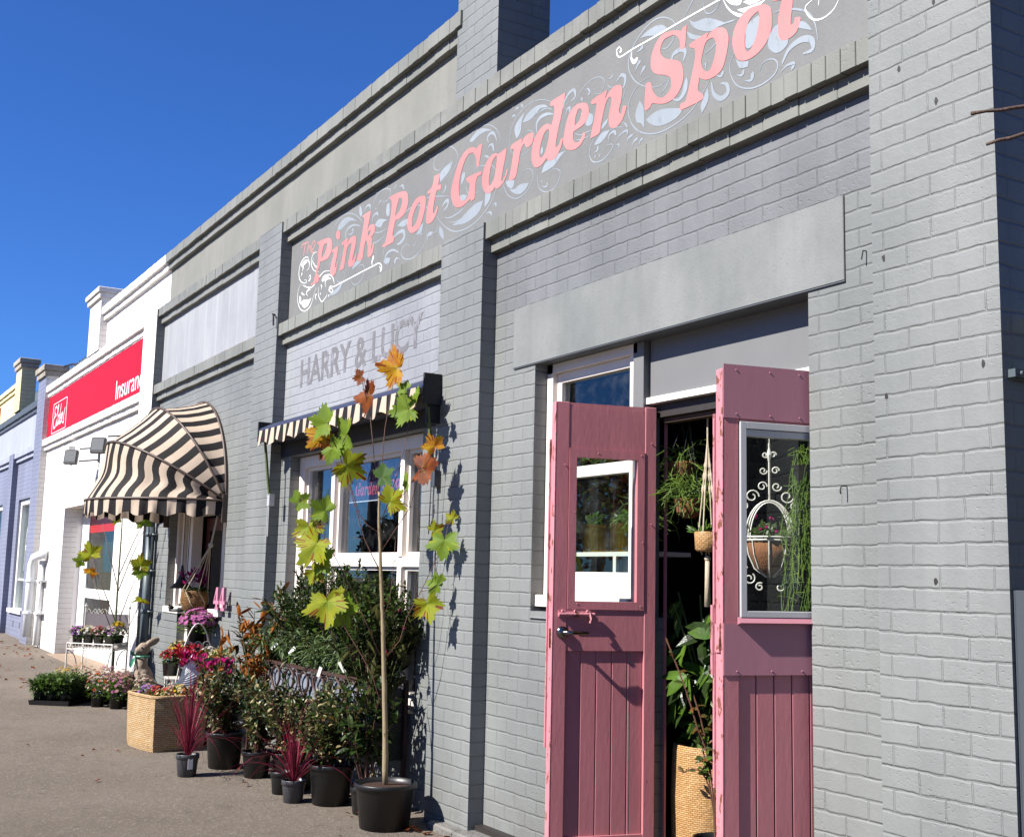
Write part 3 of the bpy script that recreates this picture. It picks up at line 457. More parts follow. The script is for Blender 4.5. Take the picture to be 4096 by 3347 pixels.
class MB:
    def __init__(s, mat=None): s.v = []; s.f = []; s.m = []; s.M = mat
    def add(s, vs, fs, m=0):
        b = len(s.v)
        if s.M is not None: vs = [tuple(s.M @ Vector(p)) for p in vs]
        s.v.extend(tuple(p) for p in vs)
        s.f.extend(tuple(b + i for i in f) for f in fs); s.m.extend([m] * len(fs))
    def box(s, x0, x1, y0, y1, z0, z1, m=0):
        s.add([(x0, y0, z0), (x1, y0, z0), (x1, y1, z0), (x0, y1, z0), (x0, y0, z1), (x1, y0, z1), (x1, y1, z1), (x0, y1, z1)],
              [(0, 3, 2, 1), (4, 5, 6, 7), (0, 1, 5, 4), (1, 2, 6, 5), (2, 3, 7, 6), (3, 0, 4, 7)], m)
    def bbox(s, x0, x1, y0, y1, z0, z1, b=.004, m=0):
        """box with chamfered vertical and top edges"""
        vs = []
        for z, i in ((z0, 0), (z1 - b, 0), (z1, b)):
            for x, y in ((x0 + b + i, y0 + i), (x1 - b - i, y0 + i), (x1 - i, y0 + b + i), (x1 - i, y1 - b - i), (x1 - b - i, y1 - i), (x0 + b + i, y1 - i), (x0 + i, y1 - b - i), (x0 + i, y0 + b + i)):
                vs.append((x, y, z))
        fs = [tuple(range(7, -1, -1)), tuple(range(16, 24))]
        for k in (0, 8):
            for i in range(8):
                j = (i + 1) % 8
                fs.append((k + i, k + j, k + 8 + j, k + 8 + i))
        s.add(vs, fs, m)
    def tube(s, pts, r, n=6, m=0, cap=True):
        pts = [Vector(p) for p in pts]
        if not hasattr(r, '__len__'): r = [r] * len(pts)
        vs = []; fs = []; prev = None
        for i, p in enumerate(pts):
            d = (pts[min(i + 1, len(pts) - 1)] - pts[max(i - 1, 0)])
            if d.length < 1e-9: d = Vector((0, 0, 1))
            d.normalize()
            if prev is None:
                a = Vector((0, 0, 1)) if abs(d.z) < .9 else Vector((1, 0, 0))
                u = d.cross(a).normalized()
            else:
                u = prev - d * prev.dot(d)
                u = u.normalized() if u.length > 1e-6 else d.orthogonal().normalized()
            prev = u; w = d.cross(u)
            for k in range(n):
                an = 2 * math.pi * k / n
                vs.append(p + (u * math.cos(an) + w * math.sin(an)) * r[i])
        for i in range(len(pts) - 1):
            for k in range(n):
                k2 = (k + 1) % n
                fs.append((i * n + k, i * n + k2, (i + 1) * n + k2, (i + 1) * n + k))
        if cap:
            fs.append(tuple(range(n - 1, -1, -1))); fs.append(tuple((len(pts) - 1) * n + k for k in range(n)))
        s.add(vs, fs, m)
    def lathe(s, c, prof, n=24, m=0, capb=False, capt=False, sq=1.0):
        vs = []; fs = []
        for r, z in prof:
            for k in range(n):
                a = 2 * math.pi * k / n
                vs.append((c[0] + r * math.cos(a), c[1] + r * math.sin(a) * sq, c[2] + z))
        for i in range(len(prof) - 1):
            for k in range(n):
                k2 = (k + 1) % n
                fs.append((i * n + k, i * n + k2, (i + 1) * n + k2, (i + 1) * n + k))
        if capb: fs.append(tuple(range(n - 1, -1, -1)))
        if capt: fs.append(tuple((len(prof) - 1) * n + k for k in range(n)))
        s.add(vs, fs, m)
    def ball(s, c, r, n=8, m=0):
        if not hasattr(r, '__len__'): r = (r, r, r)
        vs = []; fs = []
        h = n // 2
        for i in range(1, h):
            t = math.pi * i / h
            for k in range(n):
                a = 2 * math.pi * k / n
                vs.append((c[0] + r[0] * math.sin(t) * math.cos(a), c[1] + r[1] * math.sin(t) * math.sin(a), c[2] + r[2] * math.cos(t)))
        b = len(vs); vs.append((c[0], c[1], c[2] + r[2])); vs.append((c[0], c[1], c[2] - r[2]))
        for i in range(h - 2):
            for k in range(n):
                k2 = (k + 1) % n
                fs.append((i * n + k, (i + 1) * n + k, (i + 1) * n + k2, i * n + k2))
        for k in range(n):
            k2 = (k + 1) % n
            fs.append((b, k, k2)); fs.append((b + 1, (h - 2) * n + k2, (h - 2) * n + k))
        s.add(vs, fs, m)
    def leaf(s, p, d, nrm, L, W, m=0, bend=.25, fold=.2, back=None):
        p = Vector(p); d = Vector(d).normalized(); nrm = Vector(nrm)
        sd = d.cross(nrm)
        if sd.length < 1e-5: sd = d.orthogonal()
        sd.normalize(); up = sd.cross(d).normalized()
        def P(t, side, w): return p + d * (L * t) - up * (bend * L * t * t) + sd * (side * w * W * .5) + up * (abs(side) * w * W * fold)
        vs = [P(0, 0, 0), P(.33, -1, .85), P(.33, 0, 0), P(.33, 1, .85), P(.68, -1, .8), P(.68, 0, 0), P(.68, 1, .8), P(1, 0, 0)]
        fs = [(0, 2, 1), (0, 3, 2), (1, 2, 5, 4), (2, 3, 6, 5), (4, 5, 7), (5, 6, 7)]
        s.add(vs, fs, m)
        if back is not None:
            s.add([v - up * .0012 for v in vs], [tuple(reversed(f)) for f in fs], back)
    def blade(s, pts, W, m=0):
        """long grass blade through points"""
        pts = [Vector(q) for q in pts]; n = len(pts); vs = []; fs = []
        d0 = (pts[-1] - pts[0]); sd = d0.cross(Vector((0, 0, 1)))
        sd = sd.normalized() if sd.length > 1e-4 else Vector((1, 0, 0))
        for i, q in enumerate(pts):
            w = W * .5 * (1 - (i / (n - 1)) ** 2) * (.7 + .3 * min(1, i)) + .0004
            vs += [q - sd * w, q + sd * w]
        for i in range(n - 1): fs.append((2 * i, 2 * i + 1, 2 * i + 3, 2 * i + 2))
        s.add(vs, fs, m)
    def flower(s, p, nrm, r, m=0, n=9, mc=None, cup=.25):
        p = Vector(p); nrm = Vector(nrm).normalized(); u = nrm.orthogonal().normalized(); w = nrm.cross(u)
        vs = [p]; fs = []
        for k in range(2 * n):
            a = math.pi * k / n + .1; rr = r * (1 if k % 2 == 0 else .62)
            vs.append(p + (u * math.cos(a) + w * math.sin(a)) * rr + nrm * (cup * rr if k % 2 == 0 else cup * rr * .3))
        for k in range(2 * n): fs.append((0, 1 + k, 1 + (k + 1) % (2 * n)))
        s.add(vs, fs, m)
        if mc is not None: s.ball(p + nrm * r * .12, r * .28, 6, mc)
    def build(s, name, mats, parent=None, smooth=False):
        me = bpy.data.meshes.new(name)
        o0 = origin(parent) if parent else Vector((0, 0, 0))
        vs = [(v[0] - o0.x, v[1] - o0.y, v[2] - o0.z) for v in s.v]
        me.from_pydata(vs, [], s.f)
        if not isinstance(mats, (list, tuple)): mats = [mats]
        for m_ in mats: me.materials.append(m_)
        if len(mats) > 1: me.polygons.foreach_set('material_index', s.m)
        if smooth: me.polygons.foreach_set('use_smooth', [True] * len(s.f))
        me.update()
        o = bpy.data.objects.new(name, me); col.objects.link(o)
        if parent: o.parent = parent
        return o
def recentre(o):
    """put a lone mesh object's origin at the base of its bounds"""
    me = o.data; xs = [v.co.copy() for v in me.vertices]
    c = Vector((sum(v.x for v in xs) / len(xs), sum(v.y for v in xs) / len(xs), min(v.z for v in xs)))
    me.transform(Matrix.Translation(-c)); o.location = Vector(o.location) + c
    return o
def boxo(name, mat, parent, *a): b = MB(); b.box(*a); return b.build(name, mat, parent)
def gz(x): return -.02 - .0114 * (x + 7)
rnd = random.random
def ru(a, b): return a + (b - a) * random.random()
def rdir(zlo=-1, zhi=1):
    a = ru(0, 2 * math.pi); z = ru(zlo, zhi); r = math.sqrt(max(0, 1 - z * z))
    return Vector((r * math.cos(a), r * math.sin(a), z))
def copy_tree(o, loc, label=None):
    c = o.copy(); col.objects.link(c); c.location = loc
    if label: c['label'] = label
    for ch in o.children:
        k = ch.copy(); col.objects.link(k); k.parent = c
        for g in ch.children:
            q = g.copy(); col.objects.link(q); q.parent = k
    return c

def smooth_loop(p, closed=True, sub=3, corner=95):
    n = len(p); out = []
    P = [Vector(q) for q in p]
    def sharp(i):
        if not closed and (i == 0 or i == n - 1): return True
        a = P[i - 1] - P[i]; b = P[(i + 1) % n] - P[i]
        if a.length < 1e-9 or b.length < 1e-9: return True
        return math.degrees(a.angle(b)) < corner
    S = [sharp(i) for i in range(n)]
    for i in range(n if closed else n - 1):
        j = (i + 1) % n
        p1, p2 = P[i], P[j]
        p0 = P[i - 1] if not S[i] else p1 - (p2 - p1)
        p3 = P[(j + 1) % n] if not S[j] else p2 + (p2 - p1)
        for k in range(sub):
            t = k / sub
            q = .5 * ((2 * p1) + (p2 - p0) * t + (2 * p0 - 5 * p1 + 4 * p2 - p3) * t * t + (3 * p1 - p0 - 3 * p2 + p3) * t ** 3)
            out.append((q.x, q.y))
    if not closed: out.append((P[-1].x, P[-1].y))
    return out
def fill_poly(loops, depth=.0):
    """loops of (x, z) -> filled mesh data via a 2D curve; returns verts(x, z, side) and faces"""
    cu = bpy.data.curves.new('tmp_outline', 'CURVE'); cu.dimensions = '2D'; cu.fill_mode = 'BOTH' if depth else 'FRONT'
    cu.extrude = depth
    for lp in loops:
        sp = cu.splines.new('POLY'); sp.points.add(len(lp) - 1)
        for i, (a, b) in enumerate(lp): sp.points[i].co = (a, b, 0, 1)
        sp.use_cyclic_u = True
    ob = bpy.data.objects.new('tmp_outline', cu); col.objects.link(ob)
    dg = bpy.context.evaluated_depsgraph_get()
    me = bpy.data.meshes.new_from_object(ob.evaluated_get(dg))
    vs = [tuple(v.co) for v in me.vertices]; fs = [tuple(f.vertices) for f in me.polygons]
    bpy.data.objects.remove(ob); bpy.data.curves.remove(cu); bpy.data.meshes.remove(me)
    return vs, fs
def text_mesh(body, size=1.0, shear=0.0, depth=0.0, bold=0.0, sx=1.0):
    cu = bpy.data.curves.new('tmp_text', 'FONT'); cu.body = body; cu.size = size; cu.shear = shear; cu.extrude = depth; cu.offset = bold
    ob = bpy.data.objects.new('tmp_text', cu); col.objects.link(ob)
    dg = bpy.context.evaluated_depsgraph_get()
    me = bpy.data.meshes.new_from_object(ob.evaluated_get(dg))
    vs = [(v.co.x * sx, v.co.y, v.co.z) for v in me.vertices]; fs = [tuple(f.vertices) for f in me.polygons]
    bpy.data.objects.remove(ob); bpy.data.curves.remove(cu); bpy.data.meshes.remove(me)
    return vs, fs
def fit_text(body, x0, x1, z0, z1, y, **k):
    vs, fs = text_mesh(body, **k)
    a = min(v[0] for v in vs); b = max(v[0] for v in vs); c = min(v[1] for v in vs); d = max(v[1] for v in vs)
    return [(x0 + (v[0] - a) / (b - a) * (x1 - x0), y, z0 + (v[1] - c) / (d - c) * (z1 - z0)) for v in vs], fs
def ribbon(mb, pts, w, y, taper='b', m=0, to3=None):
    pts = smooth_loop(pts, False, 4, 40)
    n = len(pts); vs = []; fs = []
    if to3 is None: to3 = lambda a, b: (a, y, b)
    for i, p in enumerate(pts):
        q0 = pts[max(i - 1, 0)]; q1 = pts[min(i + 1, n - 1)]
        dx, dz = q1[0] - q0[0], q1[1] - q0[1]; l = math.hypot(dx, dz) or 1
        t = i / (n - 1)
        if taper == 'n': k = 1.0
        elif taper == 't': k = (.08 + .92 * min(1, t / .72)) * math.sqrt(max(0.02, 1 - max(0, (t - .72) / .28) ** 2))
        else: k = .3 + .7 * math.sin(math.pi * min(1, t * 1.02))
        hw = w * .5 * k
        vs.append(to3(p[0] - dz / l * hw, p[1] + dx / l * hw)); vs.append(to3(p[0] + dz / l * hw, p[1] - dx / l * hw))
    for i in range(n - 1): fs.append((2 * i, 2 * i + 1, 2 * i + 3, 2 * i + 2))
    mb.add(vs, fs, m)
# ------------------------------------------------------------------ setting: ground
g = MB()
g.add([(-220, -160, gz(-220) * .35), (60, -160, gz(60)), (60, 60, gz(60)), (-220, 60, gz(-220) * .35)], [(0, 1, 2, 3)])
g.v = [(-60, -160, gz(-60)), (30, -160, gz(30)), (30, 40, gz(30)), (-60, 40, gz(-60))]
asph = tag(g.build('footpath', M['asphalt']), kind='structure')
g = MB(); g.add([(-700, -500, -.9), (500, -500, -.9), (500, 600, -.9), (-700, 600, -.9)], [(0, 1, 2, 3)])
tag(g.build('ground', M['asphalt']), kind='structure')

Yw = .11                                   # bay wall face; pilasters stand at y = 0
def wall(mb, x0, x1, z0, z1, ops=(), y0=Yw, y1=.34, m=0):
    xs = sorted({x0, x1, *[min(max(o[k], x0), x1) for o in ops for k in (0, 1)]})
    zs = sorted({z0, z1, *[min(max(o[k], z0), z1) for o in ops for k in (2, 3)]})
    for a, b in zip(xs, xs[1:]):
        for c, d in zip(zs, zs[1:]):
            cx, cz = (a + b) / 2, (c + d) / 2
            if any(o[0] < cx < o[1] and o[2] < cz < o[3] for o in ops): continue
            mb.box(a, b, y0, y1, c, d, m)
def course(mb, x0, x1, z0, z1, yf, yb, w=.086, jit=.003, m=0):
    n = max(1, round((x1 - x0) / w)); w = (x1 - x0) / n
    for i in range(n):
        j = ru(-jit, jit)
        mb.bbox(x0 + i * w + .0015, x0 + (i + 1) * w - .0015, yf + j, yb, z0 + ru(-jit, jit) * .8, z1 + ru(-jit, jit) * .6, .003, m)
    mb.box(x0, x1, yf + .006, yb - .001, z0 + .006, z1 - .004, m)

# ------------------------------------------------------------------ garden shop building
shop = thing('shop_building', 'grey painted brick shop with pink double doors and tall lettered parapet', 'shop building', (-9, .1, 0))
W1 = (-6.10, -5.10, 1.40, 2.925)     # window beside the doors
D1 = (-5.10, -3.775, -.2, 2.925)     # doorway
W2 = (-10.33, -7.62, .62, 2.66)      # big window
E3 = (-14.37, -12.15, 1.12, 2.36)    # entrance with side windows
E3d = (-13.80, -12.45, -.2, 1.13)
b = MB()
wall(b, -6.61, -3.30, -.3, 2.925, [W1, D1])
b.box(-6.61, -6.352, Yw, .34, 2.925, 3.315); b.box(-3.548, -3.30, Yw, .34, 2.925, 3.315)
wall(b, -10.58, -7.205, -.3, 2.90, [W2])
wall(b, -15.20, -11.21, -.3, 3.745, [E3, E3d])
b.box(-15.20, -11.21, Yw, .34, 3.745, 3.95)
b.build('brick_wall', M['brick'], shop)
b = MB(); b.box(-6.61, -3.30, Yw, .34, 3.315, 3.95)
b.build('upper_brick_band', M['brick_up'], shop)['label'] = 'mauve grey brick band over the lintel'
b = MB(); b.box(-10.58, -7.205, Yw, .34, 2.90, 3.95)
hl = b.build('name_panel', M['brick_lav'], shop); hl['label'] = 'lavender painted brick panel with faded lettering'
vs, fs = fit_text('HARRY & LUCY', -10.18, -7.68, 3.285, 3.55, .1083, size=1, sx=1, bold=.022)
b = MB(); b.add(vs, fs); b.build('faded_lettering', M['faded'], hl)
b = MB(); b.bbox(-6.352, -3.548, .098, .34, 2.928, 3.312, .003)
b.build('lintel', M['lintel'], shop)
b = MB(); b.box(-6.352, -3.548, .101, .338, 2.92, 2.9285); b.build('lintel_soffit', M['dark_trim'], shop)
# sign panel and streaky panel
b = MB(); b.box(-10.58, -3.30, Yw, .34, 3.95, 4.765)
sign = b.build('sign_panel', M['render_sign'], shop); sign['label'] = 'grey violet rendered panel painted with pink lettering and pale scrolls'
b = MB(); b.box(-15.20, -11.21, Yw, .34, 3.95, 4.765)
b.build('plain_panel', M['render_lav'], shop)['label'] = 'streaky lavender rendered panel'
# ornament
SR = MB(); SRw = MB(); SRp = MB(); yy = .1096
for c, w, tp, q in SIGN['R']:
    pts = [(q[i] / 1000, q[i + 1] / 1000) for i in range(0, len(q), 2)]
    mb = {'g': SR, 'w': SRw, 'p': SRp}[c]
    yy -= .000008
    if tp == 'p':
        lp = smooth_loop(pts, True, 3, 100)
        try:
            vs, fs = fill_poly([lp]); mb.add([(a, yy, z) for a, z, _ in vs], fs)
        except Exception: pass
    else:
        t_ = 't' if (len(pts) <= 7 and w >= 9.0 and tp == 'b' and len(pts) < 5) else tp
        ribbon(mb, pts, w / 1000 * (.95 if c != 'p' else 1.7), yy, t_)
SR.build('painted_scrolls', M['blueish'], sign); SRw.build('white_scrolls', M['whitesign'], sign)
LT = MB()
for lp in SIGN['L']:
    loops = [smooth_loop([(q[i] / 1000, q[i + 1] / 1000) for i in range(0, len(q), 2)], True, 3, 88) for q in lp]
    vs, fs = fill_poly(loops)
    LT.add([(a, .1078, z) for a, z, _ in vs], fs)
LT.add(SRp.v, SRp.f)
LT.build('painted_lettering', M['pink_sign'], sign)
# corbel courses: soldier band + stretcher course below it
def corbels(parent, x0, x1, z, name='cornice', mats=('soldier', 'soldier'), h1=.115, up=None):
    b = MB(); course(b, x0, x1, z, z + h1, .016, .34)
    course(b, x0, x1, z - .085, z, .060, .34, .24)
    return b.build(name, M[mats[0]], parent)
for x0, x1 in ((-6.61, -3.30), (-10.58, -7.205), (-15.20, -11.21)):
    corbels(shop, x0, x1, 3.833)
b = MB()
b.box(-7.205, -6.61, .037, .34, 3.95, 3.952)
corbels(shop, -10.58, -3.30, 4.85, 'coping')
corbels(shop, -15.20, -11.21, 4.85, 'cornice')
b = MB(); b.box(-15.03, -7.06, Yw, .36, 4.964, 5.445); b.build('parapet', M['render'], shop)
corbels(shop, -15.03, -7.06, 5.53, 'parapet_coping')
b = MB(); b.box(-15.0, -3.3, .33, .36, 4.70, 4.955); b.build('parapet_backing', M['render'], shop)
# pilasters: front face and right return each get their own paint slot
def pilaster(parent, x0, x1, z0, z1, mf='brick', ms='brick', side=True, yf=0.0, yb=.12, name='pilaster', lab=None):
    b = MB(); vs = [(x0, yf, z0), (x1, yf, z0), (x1, yb, z0), (x0, yb, z0), (x0, yf, z1), (x1, yf, z1), (x1, yb, z1), (x0, yb, z1)]
    b.add(vs, [(0, 1, 5, 4), (3, 0, 4, 7), (4, 5, 6, 7), (2, 3, 7, 6)], 0)
    b.add(vs, [(1, 2, 6, 5)], 1)
    o = b.build(name, [M[mf], M[ms]], parent)
    if lab: o['label'] = lab
    return o
pilaster(shop, -7.205, -6.61, -.3, 3.945)
pilaster(shop, -11.21, -10.58, -.3, 4.955)
pier = pilaster(shop, -3.30, -2.70, -.3, 7.2, yb=12.0, name='corner_pier', lab='wide pale pier at the building corner with shaded side wall')
pilaster(shop, -7.13, -6.545, 4.966, 7.2, yf=.034, yb=.45, name='tall_pier', lab='tall brick pier rising through the parapet')
# holes and spikes on the corner pier
for x, z in ((-3.14, 3.72), (-2.96, 3.94), (-2.96, 3.52), (-3.24, 2.94), (-3.24, 2.36), (-2.78, 2.43), (-3.02, 1.62)):
    b = MB(); pts = [(x + ru(.006, .011) * math.cos(a * .9), -.0015, z + ru(.008, .02) * math.sin(a * .9)) for a in range(7)]
    b.add(pts, [tuple(range(7))]); b.build('chipped_hole', M['dark_wood'], pier)
for pts, r_ in (([(-3.56, .11, 2.02), (-3.56, .075, 2.02), (-3.56, .068, 2.0), (-3.56, .072, 1.985)], .003), ([(-3.43, .11, 3.03), (-3.43, .09, 3.03), (-3.432, .082, 2.99)], .003), ([(-10.64, 0, 4.04), (-10.64, -.03, 4.05), (-10.60, -.035, 4.04), (-10.60, -.03, 3.93)], .009)):
    b = MB(); b.tube(pts, r_); b.build('wall_hook', M['iron'], shop)
# footing stones at the foot of the pilaster and doorway wall
b = MB()
x = -7.0
while x < -5.15:
    w = ru(.25, .4); b.bbox(x, min(x + w - .01, -5.15), -.09 + ru(-.02, .02) if x < -6.4 else .04 + ru(-.01, .01), .12, gz(x) - .1, .03 + ru(-.012, .01), .012); x += w
b.build('footing_stone', M['stone'], shop)
# ---- interior, dark
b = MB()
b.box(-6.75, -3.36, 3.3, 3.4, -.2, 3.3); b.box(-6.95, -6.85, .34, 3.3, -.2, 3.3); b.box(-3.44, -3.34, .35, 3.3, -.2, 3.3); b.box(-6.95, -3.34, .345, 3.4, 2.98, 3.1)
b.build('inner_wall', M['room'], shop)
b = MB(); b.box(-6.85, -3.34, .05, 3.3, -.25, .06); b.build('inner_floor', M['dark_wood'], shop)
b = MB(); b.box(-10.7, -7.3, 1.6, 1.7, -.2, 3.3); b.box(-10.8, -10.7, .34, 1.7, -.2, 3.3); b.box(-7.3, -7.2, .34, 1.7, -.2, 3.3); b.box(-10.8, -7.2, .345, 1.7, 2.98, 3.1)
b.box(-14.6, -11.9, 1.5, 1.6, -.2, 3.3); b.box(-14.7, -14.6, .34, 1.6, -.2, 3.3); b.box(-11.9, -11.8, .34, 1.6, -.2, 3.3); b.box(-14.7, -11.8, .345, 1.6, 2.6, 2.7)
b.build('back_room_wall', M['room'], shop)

# ---- window beside the doors
win = MB()
win.bbox(-6.098, -6.035, .20, .30, 1.44, 2.92, .003); win.bbox(-6.035, -5.985, .235, .30, 1.50, 2.86, .003)
win.bbox(-6.098, -5.17, .20, .30, 2.862, 2.92, .003); win.bbox(-5.985, -5.26, .235, .30, 2.80, 2.862, .003)
win.bbox(-5.985, -5.26, .225, .29, 2.20, 2.265, .003)
win.bbox(-5.985, -5.26, .24, .29, 1.50, 1.64, .003)
win.bbox(-5.26, -5.21, .215, .30, 1.50, 2.862, .003)
w1 = win.build('window', M['white_wood'], shop)
boxo('glass_pane', M['glass'], w1, -5.985, -5.26, .262, .266, 1.64, 2.80)
b = MB(); b.bbox(-6.098, -5.17, .14, .30, 1.43, 1.498, .004); b.build('sill', M['white_wood'], w1)
b = MB(); b.add([(-6.098, .095, 1.36), (-5.13, .095, 1.36), (-5.13, .25, 1.435), (-6.098, .25, 1.435), (-6.098, .25, 1.33), (-5.13, .25, 1.33)], [(0, 1, 2, 3), (0, 4, 5, 1), (0, 3, 4)]); b.build('sloping_sill', M['brick'], w1)
b = MB(); b.bbox(-5.21, -5.115, .20, .32, .02, 2.92, .003); b.build('window_post', M['grey_panel'], shop)
# ---- over-door panel
pan = boxo('over_door_panel', M['grey_panel'], shop, -5.10, -3.775, .24, .27, 2.60, 2.925)
boxo('white_strip', M['white_gloss'], pan, -5.115, -3.775, .222, .268, 2.565, 2.60)
boxo('door_head', M['dark_wood'], shop, -5.10, -3.775, .27, .34, 2.49, 2.60)
boxo('door_head_batten', M['twig_dry'], shop, -5.06, -3.80, .30, .36, 2.462, 2.487)
boxo('door_stop', M['pink'], shop, -5.09, -5.075, .33, .342, .06, 2.462)
boxo('threshold', M['stone'], shop, -5.10, -3.775, .12, .40, -.05, .075)

# ---- pink doors
def door(hx, hy, ang, L, style):
    a = R(ang)
    S = Vector((-math.sin(a), -math.cos(a), 0)); N = Vector((math.cos(a), -math.sin(a), 0))
    Mt = Matrix(((S.x, N.x, 0, hx), (S.y, N.y, 0, hy), (0, 0, 1, 0), (0, 0, 0, 1)))
    T = .045; z0, z1 = .13, 2.54
    b = MB(Mt)
    fs_ = L - .078; hs = .066
    b.bbox(fs_, L - .004, -T, 0, z0, z1, .003); b.bbox(0, hs, -T, 0, z0, z1, .003)
    mid0, mid1 = (1.225, 1.44)
    if style == 'A':
        b.box(hs, fs_, -T + .005, -.003, 2.29, 2.515); b.box(hs, fs_, -T + .005, -.003, mid0, mid1); b.box(hs, fs_, -T + .005, -.002, z0, .285)
        b.box(hs, fs_, -T + .004, -.006, 2.515, 2.538)
    else:
        b.box(hs, fs_, -T + .005, -.005, 2.30, z1); b.box(hs, fs_, -T + .005, -.005, mid0, mid1); b.box(hs, fs_, -T + .005, -.002, z0, .24)
    # tongue and groove boards
    n = 5; bw = (fs_ - hs) / n
    for i in range(n):
        b.bbox(hs + i * bw + .0025, hs + (i + 1) * bw - .0025, -T + .01, -.017 if style == 'A' else -.011, .24, mid0, .0025)
    b.box(hs, fs_, -T + .01, -.024, .24, mid0)
    root = b.build('door', M['pink'], shop)
    root['label'] = 'pink timber door leaf with bolt and lever handle, left of the opening' if style == 'A' else 'pink timber door leaf with aluminium framed pane, right of the opening'
    e = MB(Mt); e.bbox(L - .004, L + .003, -T - .012, .001, z0, z1 - .002, .002); e.box(L - .006, L + .012, -T - .024, -T - .010, z0 + .6, z1 - .2)
    e.build('free_edge', M['pink_edge'], root)
    if style == 'A':
        m = MB(Mt); g0, g1, y0, y1 = hs + .004, fs_ - .002, 1.44, 2.29
        for x0, x1, c, d in ((g0, g0 + .042, y0, y1), (g1 - .042, g1, y0, y1), (g0 + .042, g1 - .042, y1 - .045, y1), (g0 + .042, g1 - .042, y0, y0 + .042)):
            m.box(x0, x1, -T + .006, .004, c, d)
        m.build('glazing_bead', M['pink'], root)
        boxo2 = MB(Mt); boxo2.box(g0 + .04, g1 - .04, -.030, -.027, y0 + .04, y1 - .04); boxo2.build('glass_pane', M['glass'], root)
        s = MB(Mt)
        s.tube([(L - .03, .014, 1.415), (L - .23, .014, 1.415)], .009, 8); s.box(L - .21, L - .03, 0, .006, 1.40, 1.435)
        for q in (.05, .12, .19): s.ball((L - q, .012, 1.432), .008, 6)
        s.tube([(L - .20, .02, 1.425), (L - .205, .03, 1.39), (L - .20, .028, 1.37)], .007, 6)
        s.build('bolt', M['pink_edge'], root)
        s = MB(Mt); c = Mt @ Vector((L - .055, 0, 1.32))
        s.tube([(L - .055, 0, 1.32), (L - .055, .012, 1.32), (L - .055, .018, 1.32)], [.033, .031, .012], 20)
        s.tube([(L - .055, .01, 1.32), (L - .055, .055, 1.32)], .011, 10)
        s.tube([(L - .05, .055, 1.32), (L - .09, .057, 1.321), (L - .18, .052, 1.318)], [.012, .011, .009], 10)
        s.build('lever_handle', M['chrome'], root, True)
        s = MB(Mt); s.box(L + .003, L + .006, -.035, -.012, 1.24, 1.34); s.build('lock_plate', M['brass'], root)
        for x_, z_ in ((.09, 2.27), (.34, 2.27), (.09, 1.46), (.45, 1.47), (.08, 1.8), (.47, 1.95), (.03, 1.9), (.03, 2.34), (.53, 2.2)): s = MB(Mt); s.ball((x_, .004, z_), (.004, .004, .004), 6); s.build('screw_head', M['pink'], root)
    else:
        f = MB(Mt); fx0, fx1, y0, y1 = .02, fs_ - .004, 1.452, 2.305
        f.bbox(fx0, fx0 + .03, -T + .002, .012, y0, y1, .002); f.bbox(fx1 - .03, fx1, -T + .002, .012, y0, y1, .002)
        f.bbox(fx0 + .03, fx1 - .03, -T + .002, .012, y1 - .03, y1, .002); f.bbox(fx0 + .03, fx1 - .03, -T + .002, .005, y1 - .062, y1 - .032, .002); f.bbox(fx0 + .03, fx1 - .03, -T + .002, .012, y0, y0 + .026, .002)
        f.build('aluminium_frame', M['alu'], root)
        q = MB(Mt); q.box(fx0 + .03, fx1 - .03, -.022, -.019, y0 + .026, y1 - .06); q.build('glass_pane', M['glass'], root)
        q = MB(Mt); q.box(0, L - .002, .001, .005, 2.318, 2.558); q.build('top_sheet', M['pink_smooth'], root)
        q = MB(Mt); q.box(0, L - .002, .001, .005, 1.205, 1.425); q.build('kick_sheet', M['pink_smooth'], root)
        q = MB(Mt); q.add([(.0, .005, 1.452), (fs_ + .01, .005, 1.452), (fs_ + .01, .034, 1.428), (0, .034, 1.428), (0, .005, 1.42), (fs_ + .01, .005, 1.42)], [(0, 1, 2, 3), (3, 2, 5, 4), (1, 5, 2)]); q.build('drip_rail', M['pink_smooth'], root)
        for x_ in (.06, .20, .35, .52):
            for z_ in (2.534, 2.338, 1.222): q = MB(Mt); q.ball((x_, .0055, z_), .004, 6); q.build('screw_head', M['pink_smooth'], root)
        q = MB(Mt); q.box(L + .003, L + .012, -.05, -.01, 1.30, 1.42); q.box(L - .01, L + .02, -T - .03, -T - .012, 1.2, 1.5); q.build('edge_latch', M['pink_edge'], root)
    return root
door(-5.05, .245, 14.0, .585, 'A')
door(-3.765, .275, 13.0, .585, 'B')

# ---- big window
b = MB()
b.bbox(-10.325, -10.20, .20, .33, .62, 2.655, .004); b.bbox(-10.20, -7.64, .20, .33, 2.55, 2.655, .004); b.bbox(-7.70, -7.63, .20, .33, .62, 2.55, .004)
b.bbox(-10.15, -7.70, .205, .33, 1.66, 1.735, .004)
for x in (-9.50, -8.13):
    b.bbox(x - .035, x + .035, .195, .33, .70, 1.66, .004); b.bbox(x - .035, x + .035, .195, .33, 1.735, 2.55, .004)
b.bbox(-10.20, -7.70, .21, .33, .62, .70, .004)
for x0, x1 in ((-10.20, -9.535), (-9.465, -8.165), (-8.095, -7.70)):
    for z0, z1 in ((1.735, 2.55), (.70, 1.66)):
        b.bbox(x0, x0 + .03, .235, .31, z0, z1, .003); b.bbox(x1 - .03, x1, .235, .31, z0, z1, .003)
        b.bbox(x0 + .03, x1 - .03, .235, .31, z1 - .03, z1, .003); b.bbox(x0 + .03, x1 - .03, .235, .31, z0, z0 + .035, .003)
w2 = b.build('window', M['white_wood'], shop); w2['label'] = 'wide three light window with white frame under the dark awning box'
b = MB()
